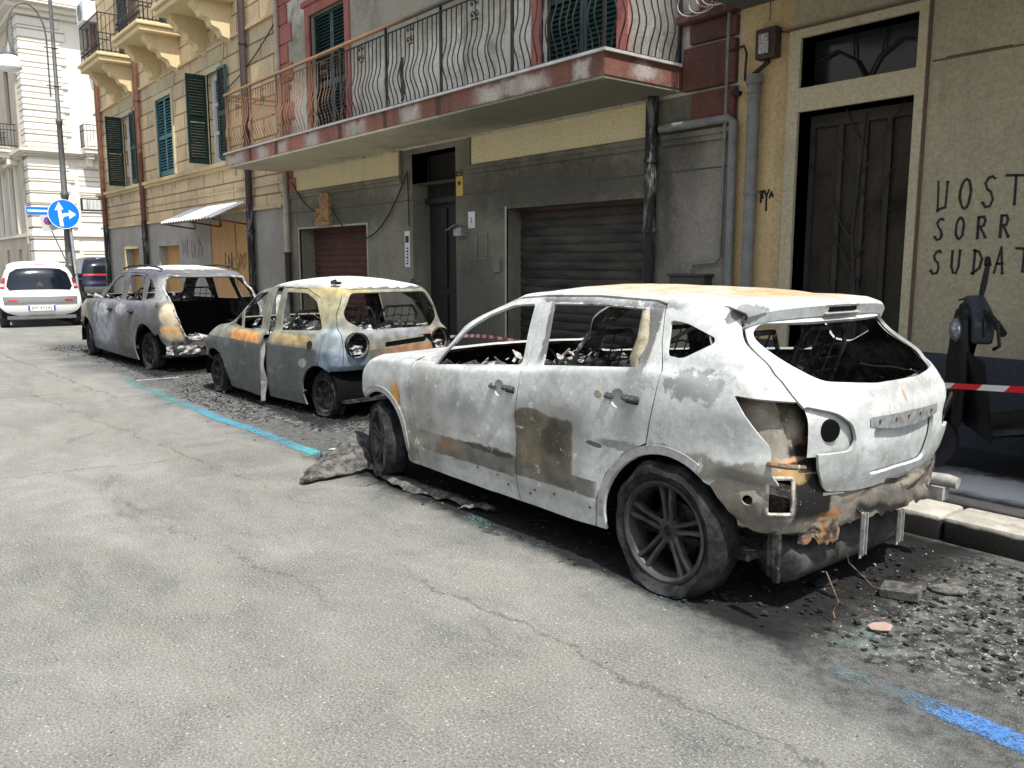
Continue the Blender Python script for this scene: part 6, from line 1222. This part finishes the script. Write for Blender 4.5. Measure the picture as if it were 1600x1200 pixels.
# ------------------------------------------------------------------ street furniture
M_lampgrey = simple('grey_green_lamp_paint', (.10, .105, .10), .5, .2, .25, 5)
lamp = thing('street_lamp', 'tall grey street lamp with a curved arm and white bell lantern at the corner', 'street lamp', (-26.3, 5.2, .15))
m = MB(); m.lathe([(.16, 0), (.16, .5), (.13, .55), (.12, 1.3), (.135, 1.34), (.10, 1.4), (.085, 3.2), (.105, 3.24), (.105, 3.34), (.08, 3.38), (.07, 5.2), (.09, 5.23), (.09, 5.3), (.055, 5.35), (.045, 9.6), (0, 9.65)], axis='z', n=20); obj('pole', m, M_lampgrey, lamp, smooth=40)
m = MB(); ay = -1.08; pts = [(0, -.16, 5.9), (0, -.16, 7.4)] + [(0, -.16 + (ay + .16) * (1 - math.cos(a)) / 2, 7.4 + .85 * math.sin(a)) for a in np.linspace(.25, math.pi - .1, 12)] + [(0, ay, 7.2)]
m.tube(pts, .022, 8)
for z_ in (6.2, 7.2): m.tube([(0, .12, z_), (0, -.24, z_)], .02, 6); m.lathe([(.05, z_ - .03), (.075, z_), (.05, z_ + .03)], axis='z', n=12)
obj('arm', m, M_lampgrey, lamp, smooth=50)
m = MB(); m.lathe([(0, 7.22), (.05, 7.2), (.07, 7.1), (.12, 7.05), (.14, 6.95), (.2, 6.88), (.2, 6.84), (0, 6.84)], (0, ay, 0), 'z', 24); ln = obj('lantern', m, M_lampgrey, lamp, smooth=40)
m = MB(); m.lathe([(.2, 6.84), (.26, 6.72), (.29, 6.56), (.285, 6.52), (.18, 6.45), (0, 6.42)], (0, ay, 0), 'z', 24); obj('lamp_shade', m, NT('milky_lamp_glass').fin((.8, .82, .84), .3, spec=.5), ln, smooth=60)
sign = thing('direction_sign', 'round blue road sign with white straight and right arrows on a thin leaning pole', 'road sign', (-25.75, 5.28, .15))
m = MB(); m.tube([(0, 0, 0), (-.22, -.06, 2.3), (-.26, -.08, 3.1)], .04, 10); obj('pole', m, simple('galvanised_pole', (.38, .39, .4), .45, .5, .15, 6), sign, smooth=50)
M_sb = NT('sign_blue').fin((.005, .18, .72), .35); M_sw = NT('sign_white').fin((.85, .85, .85), .4)
sx, sy, sz = -.14, -.22, 2.74
m = MB(); m.lathe([(0, 0), (.40, 0), (.40, .015), (0, .015)], (sx, sy, sz), 'x', 40); dsc = obj('sign_disc', m, M_sb, sign)
m = MB(); m.lathe([(.385, .016), (.40, .016), (.40, .019), (.385, .019)], (sx, sy, sz), 'x', 40); obj('sign_rim', m, M_sw, dsc)
def flat(m, poly, x0, x1): m.prism([(sy - p * 1.0 if False else sy + p, sz + q) for p, q in poly], 'x', x0, x1)
m = MB(); X0, X1 = sx + .016, sx + .02
flat(m, [(-.11, -.33), (-.02, -.33), (-.06, .12), (-.15, .12)], X0, X1); flat(m, [(-.22, .10), (.0, .13), (-.11, .33)], X0, X1)
flat(m, [(-.04, -.12), (.02, -.06), (.14, -.04), (.14, .04), (-.02, .02), (-.05, -.04)], X0 + .001, X1 + .001); flat(m, [(.13, -.13), (.31, .0), (.13, .12)], X0, X1); obj('arrow', m, M_sw, dsc)
sn = thing('one_way_sign', 'blue and white arrow plate pointing left behind the round blue sign', 'road sign', (-26.25, 5.2, 2.95))
m = MB(); m.box(-.02, .0, -.98, .0, -.07, .13); o = obj('plate', m, M_sb, sn); m = MB(); m.box(.001, .004, -.95, .0, .0, .055); obj('arrow', m, M_sw, o)
np_ = thing('no_parking_sign', 'small grey no parking plate tilted on a strut under the round blue sign', 'road sign', (-26.0, 4.95, 2.55))
m = MB(); m.obox((0, -.28, .1), (.01, .16, .22), (R(8), 0, 0)); o = obj('plate', m, simple('grey_plate', (.45, .45, .46), .5), np_); m = MB(); m.lathe([(0, .012), (.10, .012), (.10, .016), (0, .016)], (0, -.28, .15), 'x', 24); obj('disc', m, NT('sign_dull_blue').fin((.08, .1, .4), .4), o)
m = MB(); m.lathe([(.08, .017), (.10, .017), (.10, .02), (.08, .02)], (0, -.28, .15), 'x', 24); m.obox((.019, -.28, .15), (.002, .09, .01), (R(45), 0, 0)); obj('red_ring', m, M_red, o); m = MB(); m.tube([(-.02, -.2, -.1), (0, .2, -1.2)], .016, 6); obj('strut', m, M_lampgrey, np_)
binn = thing('litter_bin', 'dark green litter bin fixed to the lamp post at the corner', 'litter bin', (-26.05, 5.2, .15)); m = MB(); m.lathe([(0, .25), (.17, .25), (.22, 1.05), (.24, 1.07), (.24, 1.12), (.2, 1.12), (.2, .3)], axis='z', n=18); obj('bin_body', m, simple('dark_bin', (.025, .03, .028), .6), binn, smooth=40)
m = MB(); m.lathe([(.225, .95), (.245, .95), (.245, .99), (.225, .99)], axis='z', n=18); obj('hoop', m, M_lampgrey, binn)
bx = thing('box_sign', 'blank white box sign in a dark frame projecting from the stone house corner', 'sign', (-28.4, 6.7, 3.3)); m = MB(); m.box(-.06, .06, -.66, -.02, -.16, .22); f = obj('frame', m, M_iron, bx, bevel=.01); m = MB(); m.box(.061, .066, -.62, -.06, -.12, .18); obj('panel', m, M_white, bx); m = MB(); m.tube([(0, -.66, .26), (0, 0, .26)], .012, 5); m.tube([(0, -.66, -.2), (0, 0, -.2)], .012, 5); obj('bracket', m, M_iron, bx)
# signs and boxes fixed on the grey wall
t = NT('faded_wood_sign'); v = t.P(); M_fade = t.fin(t.mix(t.mr(t.noise(v, 12, 5, .7), .4, .65), (.36, .24, .11), (.22, .12, .05)), .8)
M_fred = simple('faded_red', (.28, .09, .05), .7, world=True)
def plate(name, label, cat, x0, x1, z0, z1, mat, d=.02):
    o = thing(name, label, cat, ((x0 + x1) / 2, YF, z0)); w, h = (x1 - x0) / 2, z1 - z0; m = MB(); m.box(-w, w, -d, 0, 0, h); p = obj('plate', m, mat, o, bevel=.004); return o, p, w, h
o, p, w, h = plate('no_parking_board', 'tall faded orange no parking board above the red brown garage', 'sign', -13.50, -13.16, 2.2, 2.74, M_fade, .08)
m = MB(); m.lathe([(.10, -.081), (.125, -.081), (.125, -.084), (.10, -.084)], (0, 0, h * .68), 'y', 24); m.obox((0, -.083, h * .68), (.105, .0015, .012), (0, R(45), 0)); obj('prohibition_ring', m, M_fred, p); text('lettering', 'PASSO\nCARRABILE', .045, (0, -.082, .1), (R(90), 0, 0), M_fred, p)
o, p, w, h = plate('number_board', 'small faded orange board with numerals beside the tall no parking board', 'sign', -13.76, -13.57, 2.2, 2.5, M_fade, .05); text('lettering', '11', .15, (0, -.052, .17), (R(90), 0, 0), M_spray, p)
o, p, w, h = plate('gas_notice', 'yellow and black notice to the right of the dark street door', 'sign', -9.49, -9.34, 2.46, 2.78, NT('yellow_notice').fin((.5, .36, .08), .6), .012)
m = MB(); m.box(-w, w, -.015, -.012, h - .06, h); m.lathe([(0, -.015), (.03, -.015), (.03, -.012)], (0, 0, .17), 'y', 12); obj('black_print', m, M_spray, p); text('lettering', 'GAS', .035, (0, -.016, h - .03), (R(90), 0, 0), NT('notice_yellow_ink').fin((.6, .45, .1), .6), p)
o, p, w, h = plate('house_number', 'white house number plate reading 3 right of the dark street door', 'sign', -9.22, -9.07, 2.02, 2.24, M_white, .012); text('lettering', '3', .1, (0, -.014, .10), (R(90), 0, 0), M_spray, p)
o, p, w, h = plate('white_strip_sign', 'narrow vertical white sign with dark print left of the street door', 'sign', -10.84, -10.70, 1.5, 2.03, M_white, .012)
m = MB(); rnd = random.Random(2)
m.box(-.045, .045, -.0145, -.012, .36, .46)
for k in range(6): m.box(-.03 + .02 * (k % 2), .03, -.0145, -.012, .04 + k * .045, .065 + k * .045)
obj('black_print', m, M_spray, p)
mbx = thing('letter_box', 'small broken metal letter box under the house number plate', 'letter box', (-9.36, YF, 1.9)); m = MB(); m.box(-.06, .12, -.12, 0, .02, .13); b0 = obj('box', m, simple('pale_dented_metal', (.33, .33, .32), .5, .5, .4, 20), mbx, bevel=.008); m = MB(); m.obox((-.09, -.1, .14), (.1, .06, .006), (R(10), R(-20), 0)); obj('lid', m, M_greyp, b0)
eb = MB(); eb.box(-.125, -.105, -.02, 0, 0, .33); eb.box(.105, .125, -.02, 0, 0, .33); eb.box(-.105, .105, -.008, 0, .0, .012); eb.box(-.105, .105, -.008, 0, .318, .33)
o = obj('empty_bracket', eb, M_greyp); o.location = (-8.925, YF, 1.62); tag(o, 'rusty square outline of a removed box on the grey wall below the house number', 'bracket')
o, p, w, h = plate('wall_switch_box', 'small square grey box on the wall left of the dark garage', 'box', -8.66, -8.52, 1.44, 1.60, simple('grey_box', (.17, .165, .15), .7, world=False), .03)

# barrier tape
t = NT('barrier_tape'); uvx = t.N.new('ShaderNodeUVMap'); uvx.uv_map = 'UVMap'; ux, uy, _ = t.xyz(uvx.outputs[0])
st = t.mr(t.math('FRACT', t.math('ADD', t.math('MULTIPLY', ux, 3.3), t.math('MULTIPLY', uy, .12))), .48, .5); M_tape = t.fin(t.mix(st, (.80, .80, .80), (.72, .015, .03)), .35, spec=.5)
TP = [Vector(p) for p in ((-10.55, 6.6, .42), (-9.52, 6.5, .55), (-6.9, 5.62, .735), (-4.6, 5.3, .72), (-2.16, 5.05, .845), (-1.2, 5.0, .905), (1.2, 4.95, 1.02))]
ks = np.cumsum([0] + [(TP[i + 1] - TP[i]).length for i in range(len(TP) - 1)]); fs = [pchip(ks, [p[k] for p in TP]) for k in range(3)]; S = np.linspace(0, ks[-1], 160)
me = bpy.data.meshes.new('tape'); vs = []; 
for s_ in S:
    p = Vector([float(f(s_)) for f in fs]); tw = .5 * math.sin(s_ * 1.3); vs += [p + Vector((0, math.sin(tw) * .02, .02 * math.cos(tw))), p - Vector((0, math.sin(tw) * .02, .02 * math.cos(tw)))]
me.from_pydata(vs, [], [(2 * i, 2 * i + 1, 2 * i + 3, 2 * i + 2) for i in range(len(S) - 1)]); uvl = me.uv_layers.new(name='UVMap')
for pi_, poly in enumerate(me.polygons):
    for li, vi in zip(poly.loop_indices, poly.vertices): uvl.data[li].uv = (S[vi // 2], vi % 2)
tp = obj('barrier_tape', me, M_tape); tag(tp, 'red and white striped barrier tape strung along the pavement behind the burnt cars', 'barrier tape')

# scooters on the pavement
M_sb1 = simple('black_scooter_panel', (.008, .008, .009), .5, 0, .5, 8, spec=.25); M_chr = NT('scooter_chrome').fin((.55, .56, .58), .2, metal=.9)
def scooter(label):
    r = thing('scooter', label, 'scooter', group='scooters parked against the tan wall')
    m = MB(); secs = [(-.75, .0, .80, .10, .14), (-.55, .0, .72, .15, .2), (-.2, 0, .62, .17, .24), (.0, 0, .40, .15, .12), (.25, 0, .36, .15, .10), (.38, 0, .5, .18, .22), (.46, 0, .75, .20, .3), (.42, 0, 1.0, .16, .2), (.38, 0, 1.10, .10, .12)]
    prof = []
    rows = []
    for (x_, y_, z_, w, h) in secs: rows.append([(x_, w * math.cos(a) * (1 if abs(math.cos(a)) < .9 else .95), z_ + h * .5 * math.sin(a)) for a in np.linspace(0, 2 * math.pi, 17)])
    m.grid(rows); obj('body_panels', m, M_sb1, r, smooth=40)
    m = MB(); rows = [[(x_, w * q, z_ - .05 * abs(q) ** 2) for q in (-1, -.7, 0, .7, 1)] for (x_, w, z_) in ((-.78, .10, .86), (-.6, .15, .87), (-.35, .16, .83), (-.1, .13, .80), (.0, .09, .76))]
    m.grid(rows); s0 = obj('seat', m, simple('black_vinyl', (.02, .02, .02), .6), r, fix=False); md = s0.modifiers.new('s', 'SOLIDIFY'); md.thickness = .09; bake(s0)
    m = MB(); m.prism(rounded([(-.19, .42), (.19, .42), (.22, .75), (.17, 1.02), (.10, 1.16), (-.10, 1.16), (-.17, 1.02), (-.22, .75)], .05), 'x', .46, .51); m.prism(rounded([(-.1, 1.1), (.1, 1.1), (.07, 1.2), (-.07, 1.2)], .03), 'x', .40, .50); obj('leg_shield', m, M_sb1, r, bevel=.02)
    m = MB(); m.lathe([(0, .02), (.16, .0), (.2, -.08), (.2, -.26), (.16, -.3), (0, -.3)], (-.78, 0, 1.0), 'x', 14); m.v = [(p[0], p[1] * .9, p[2] * .8 + .2) for p in m.v]; obj('top_box', m, M_sb1, r, smooth=40)
    m = MB(); rows = [[(.50 - .10 * abs(q) ** 2 - .02 * k, .30 * q, .95 - .11 * k + .015 * math.sin(5 * q + k)) for q in np.linspace(-1, 1, 9)] for k in range(6)]; m.grid(rows); ap = obj('rain_apron', m, M_sb1, r, fix=False); md = ap.modifiers.new('s', 'SOLIDIFY'); md.thickness = .02; bake(ap)
    m = MB(); m.prism(rounded([(-.2, 1.0), (.2, 1.0), (.22, 1.14), (.12, 1.21), (-.12, 1.24), (-.2, 1.14)], .04), 'x', .34, .46); cw = obj('cowl', m, simple('dark_blue_grey_cowl', (.03, .036, .045), .4, 0, .3, 10), r, bevel=.02); m = MB(); m.lathe([(0, .56), (.04, .555), (.065, .54), (.075, .50), (.06, .44)], (0, .02, 1.04), 'x', 20); hl_ = obj('headlamp', m, simple('cracked_headlamp', (.28, .29, .3), .3, .4, .9, 50), r, smooth=60)
    m = MB(); m.lathe([(.073, .52), (.082, .52), (.082, .50), (.073, .50)], (0, .02, 1.04), 'x', 20); obj('lamp_ring', m, M_chr, hl_)
    m = MB(); m.tube([(.34, -.34, 1.14), (.38, -.2, 1.19), (.40, 0, 1.2), (.38, .2, 1.19), (.34, .34, 1.14)], .016, 8); m.tube([(.335, -.35, 1.138), (.35, -.24, 1.165)], .024, 8); m.tube([(.335, .35, 1.138), (.35, .24, 1.165)], .024, 8); m.tube([(.42, -.22, 1.18), (.44, -.36, 1.12)], .007, 5); m.tube([(.42, .22, 1.18), (.44, .36, 1.12)], .007, 5); hb = obj('handlebar', m, M_sb1, r, smooth=50)
    m = MB(); m.tube([(.37, -.10, 1.18), (.35, -.13, 1.30), (.33, -.17, 1.42)], [.014, .02, .016], 7); m.tube([(.33, -.17, 1.42), (.33, -.20, 1.47)], [.024, .016], 8); obj('mirror_stalk', m, M_sb1, hb, smooth=50)
    m = MB(); m.tube([(.34, .22, 1.16), (.40, .26, 1.24), (.38, .38, 1.22), (.36, .40, 1.08), (.36, .30, 1.02)], .011, 6); obj('brake_lever', m, M_sb1, hb, smooth=50)
    for wx, nm in ((.66, 'front_wheel'), (-.58, 'rear_wheel')):
        m = MB(); m.lathe([(.13, -.03), (.16, -.05), (.215, -.05), (.235, -.02), (.235, .02), (.215, .05), (.16, .05), (.13, .03)], (wx, 0, .237), 'y', 32); w_ = obj('wheel', m, M_rub, r, smooth=50)
        m = MB(); m.lathe([(.15, -.03), (.14, -.02), (.03, -.03), (.03, .03), (.14, .02), (.15, .03)], (wx, 0, .237), 'y', 20)
        for k in range(5): a = k * 1.2566; m.obox((wx + .08 * math.cos(a), 0, .237 + .08 * math.sin(a)), (.06, .02, .012), (0, -a, 0))
        obj('rim', m, M_chr, w_)
    m = MB(); m.tube([(.62, .07, .26), (.50, .06, .62)], .02, 7); m.tube([(.62, -.07, .26), (.50, -.06, .62)], .02, 7); obj('fork', m, M_chr, r, smooth=50)
    m = MB(); m.lathe([(.255, -.065), (.262, 0), (.255, .065)], (.66, 0, .237), 'y', 14, a0=R(20), a1=R(150)); fe = obj('front_fender', m, M_sb1, r, fix=False); md = fe.modifiers.new('s', 'SOLIDIFY'); md.thickness = .008; bake(fe)
    m = MB(); m.tube([(-.62, -.12, .3), (-.3, -.14, .24), (-.1, -.12, .26)], [.05, .045, .02], 9); obj('exhaust', m, M_chr, r, smooth=50)
    m = MB(); m.tube([(.0, .1, .3), (.02, .24, .02)], .012, 6); m.tube([(-.02, .1, .3), (-.06, .24, .02)], .012, 6); obj('stand', m, M_sb1, r)
    return r
sc1 = scooter('dark scooter with chrome headlamp leaning on its stand just right of the nearest burnt car')
sc1.location = (-2.06, 6.05, .15); sc1.rotation_euler = (R(-11), 0, R(212)); sc1.scale = (.97, 1.3, .97)
sc2 = copy_tree(sc1); sc2['label'] = 'second dark scooter cut off by the right edge of the picture'; sc2.location = (-.98, 6.0, .15); sc2.rotation_euler = (R(-7), 0, R(208)); sc2.scale = (.9, 1.2, .9)

# ------------------------------------------------------------------ what the fires left on the ground
def mask_of(x, y):
    m_ = 0
    for (cx, cy, ax_, ay_, h) in ((-12.6, 4.0, 1.0, .8, 1), (-13.9, 3.6, 3.3, .55, .8), (-16.9, 3.4, .9, .5, 1), (-9.2, 3.55, 2.2, .6, .9), (-10.3, 3.9, 1.1, .9, .9), (-7.6, 4.1, 1.0, .95, 1), (-5.9, 3.4, .7, .55, 1), (-3.6, 3.25, 2.2, .45, .5), (-1.4, 3.9, 1.3, .85, 1.1), (-1.55, 3.5, .9, .5, 1), (-.4, 4.1, 1.2, .6, 1)):
        m_ = max(m_, h * (1 - ((x - cx) / ax_) ** 2 - ((y - cy) / ay_) ** 2))
    return m_
t = NT('ash_and_char'); v = t.P(); c = t.mix(t.mr(t.noise(v, 11, 6, .72), .38, .66), (.022, .023, .022), (.12, .122, .115)); c = t.mix(t.mr(t.noise(v, 30, 4, .75), .57, .68), c, (.30, .30, .285)); c = t.mix(t.math('MULTIPLY', t.mr(t.noise(v, 2.6, 5, .7), .55, .66), .5), c, (.12, .16, .145)); c = t.mix(t.mr(t.noise(v, 90, 2, .7), .68, .72), c, (.7, .7, .68))

for c0_, h0_ in (((-3.95, 3.8, 0), (2.2, .93, 1)), ((-8.95, 4.35, 0), (1.75, .86, 1)), ((-14.2, 4.25, 0), (2.3, .95, 1))): c = t.mix(t.math('MULTIPLY', t.patch(v, c0_, h0_, 'b', .10, 5, .08), .93), c, (.006, .006, .006))  # the same under-car shadow, painted into the ash colour
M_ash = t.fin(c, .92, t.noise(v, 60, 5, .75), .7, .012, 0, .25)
m = MB(); idx = {}; st_ = .035
nx, ny = int(19 / st_), int(2.6 / st_)
for i in range(nx + 1):
    x_ = -18.3 + i * st_
    for j in range(ny + 1):
        y_ = 2.75 + j * .05
        if y_ > 4.72: continue
        k_ = mask_of(x_, y_)
        if k_ < -.25: continue
        n_ = mnoise.noise(Vector((x_ * 5, y_ * 5, 0))) * .6 + mnoise.noise(Vector((x_ * 13, y_ * 13, 2))) * .5 + mnoise.noise(Vector((x_ * 31, y_ * 31, 4))) * .45
        idx[i, j] = len(m.v); m.v.append((x_, y_, -.006 + .012 * min(1, k_ * 2) + .014 * n_))
for (i, j) in list(idx):
    q = [(i, j), (i + 1, j), (i + 1, j + 1), (i, j + 1)]
    if all(p in idx for p in q): m.f.append(tuple(idx[p] for p in q)); m.mi.append(0)
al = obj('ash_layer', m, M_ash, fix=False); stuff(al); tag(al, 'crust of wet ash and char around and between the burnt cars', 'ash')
def scatter(name, label, n, seed, size, mat, flat=.25, w=.9, zoff=.004):
    rnd = random.Random(seed); m = MB(); k = 0
    while k < n:
        x_, y_ = rnd.uniform(-18, .6), rnd.uniform(2.7, 4.68)
        if rnd.random() > mask_of(x_, y_) * .9 + .015: continue
        s_ = size * rnd.uniform(.25, 1) ** 1.6 * (1.25 if rnd.random() < .04 else 1); a = rnd.uniform(0, 6.3); n_ = rnd.randint(4, 6); tl = rnd.uniform(-.5, .5)
        pts = [(s_ * rnd.uniform(.4, 1.1) * math.cos(a + q * 6.28 / n_), s_ * w * rnd.uniform(.3, 1) * math.sin(a + q * 6.28 / n_)) for q in range(n_)]; o_ = len(m.v); z0 = zoff + rnd.uniform(0, .012); th = s_ * flat * rnd.uniform(.2, 1)
        for dz in (0, th): m.v += [(x_ + p, y_ + q, z0 + dz + tl * p * .6 + .25 * q * tl) for p, q in pts]
        m.f.append(tuple(o_ + n_ + q for q in range(n_))); m.mi.append(0)
        for q in range(n_): m.f.append((o_ + q, o_ + (q + 1) % n_, o_ + n_ + (q + 1) % n_, o_ + n_ + q)); m.mi.append(0)
        k += 1
    o = obj(name, m, mat, fix=False); stuff(o); tag(o, label, 'debris'); return o
M_chr2 = simple('char_flakes', (.016, .016, .016), .85, 0, .8, 9, True); M_pale = simple('pale_flakes', (.24, .235, .215), .8, 0, .5, 9, True); M_gls = simple('melted_glass', (.35, .42, .4), .25, 0, .3, 9, True, .6)
scatter('char_crumbs', 'black crumbs and flakes of burnt trim scattered around the wrecks', 5200, 3, .022, M_chr2, .5)
scatter('ash_flakes', 'small pale flakes of ash and plaster among the char', 330, 5, .015, M_pale, .4, zoff=.012)
scatter('glass_crumbs', 'glinting crumbs of broken window glass around the wrecks', 700, 6, .008, M_gls, .7, zoff=.012)
rnd = random.Random(12); m = MB()   # loose wires from burnt tyres
for k in range(46):
    while True:
        x_, y_ = rnd.uniform(-17, 0), rnd.uniform(2.8, 4.6)
        if mask_of(x_, y_) > .3: break
    a = rnd.uniform(0, 6.3); p = Vector((x_, y_, .012)); pts = [p.copy()]
    for q in range(7): a += rnd.uniform(-.9, .9); p = p + Vector((math.cos(a), math.sin(a), 0)) * rnd.uniform(.02, .05); p.z = .012 + rnd.uniform(0, .03); pts.append(p.copy())
    m.tube(pts, .003, 4)
o = obj('loose_wires', m, M_chr2, fix=False); stuff(o); tag(o, 'curled steel wires from burnt tyres lying in the ash', 'wires')
# single pieces one can point at
def sheet(name, label, cat, rows, mat, th=.006, sub=2):
    m = MB(); m.grid(rows); o = obj(name, m, mat, fix=False); md = o.modifiers.new('u', 'SUBSURF'); md.levels = sub; md = o.modifiers.new('s', 'SOLIDIFY'); md.thickness = th; bake(o)
    for vv in o.data.vertices: n_ = mnoise.noise_vector(vv.co * 9) * .03 + mnoise.noise_vector(vv.co * 31) * .014; vv.co += n_; vv.co.z = max(.004, vv.co.z)
    crisp(o.data, 50); return tag(o, label, cat)
M_slab = NT('charred_slab'); t = M_slab; v = t.P(); M_slab = t.fin(t.mix(t.mr(t.noise(v, 15, 6, .7), .36, .66), (.04, .04, .038), (.17, .165, .15)), .9, t.noise(v, 34, 6, .75), .9, .02, 0, .2)
sheet('charred_slab', 'curled charred slab of bumper standing on the road before the front wheel of the nearest burnt car', 'burnt slab',
      [[(-5.36, 2.46, .01), (-5.42, 2.44, .02), (-5.46, 2.47, .01)], [(-5.42, 2.60, .01), (-5.52, 2.60, .07), (-5.66, 2.62, .02)], [(-5.40, 2.76, .01), (-5.60, 2.80, .16), (-5.86, 2.84, .03)], [(-5.42, 2.93, .01), (-5.66, 2.98, .27), (-5.92, 3.04, .10)], [(-5.50, 3.05, .02), (-5.70, 3.10, .33), (-5.90, 3.16, .20)], [(-5.56, 3.16, .01), (-5.66, 3.2, .20), (-5.80, 3.26, .05)]], M_slab, .02)
sheet('burnt_arch_trim', 'long thin strip of burnt trim on the ground below the sill of the nearest burnt car', 'burnt trim',
      [[(-5.6 + .16 * k, 3.02 - .012 * k * (9 - k) * .3 + .02 * math.sin(k), .015), (-5.6 + .16 * k, 3.06 - .012 * k * (9 - k) * .3, .05), (-5.6 + .16 * k, 3.10, .01)] for k in range(11)], M_slab, .006, 1)
sheet('white_shard', 'small curled white scrap on the ground beside the nearest burnt car', 'scrap', [[(-4.22, 2.98, .01), (-4.20, 3.02, .04)], [(-4.17, 2.97, .04), (-4.16, 3.03, .05)], [(-4.12, 2.98, .02), (-4.12, 3.03, .01)]], simple('white_scrap', (.5, .5, .48), .7, world=True), .004, 1)
for (lx_, ly_, hx_, hy_, hz_, a, lab, mt) in ((-1.74, 3.74, .085, .05, .022, .2, 'flat grey block lying in the ash behind the nearest burnt car', M_slab), (-1.62, 3.98, .09, .05, .006, .5, 'thin dark burnt panel in the ash nearest the kerb', M_slab), (-1.63, 3.33, .055, .035, .004, .9, 'pinkish brown tile fragment lying in the ash near the viewer', simple('pink_tile', (.32, .22, .19), .8, world=True)), (-2.05, 3.62, .07, .03, .005, 1.3, 'small bent black panel in the ash under the tail of the nearest burnt car', M_chr2)):
    m = MB(); rnd = random.Random(int(lx_ * 100)); n_ = 7
    m.prism([(hx_ * math.cos(q * 6.283 / n_) * rnd.uniform(.8, 1.25), hy_ * math.sin(q * 6.283 / n_) * rnd.uniform(.8, 1.3)) for q in range(n_)] if hz_ < .01 else [(-hx_, -hy_), (hx_, -hy_ * .9), (hx_ * .95, hy_), (-hx_, hy_ * 1.1)], 'z', -hz_, hz_)
    o = obj('burnt_fragment', m, mt, None, bevel=.003); o.location = (lx_, ly_, .022 + hz_); o.rotation_euler = (R(8), R(-5), a); tag(o, lab, 'fragment')
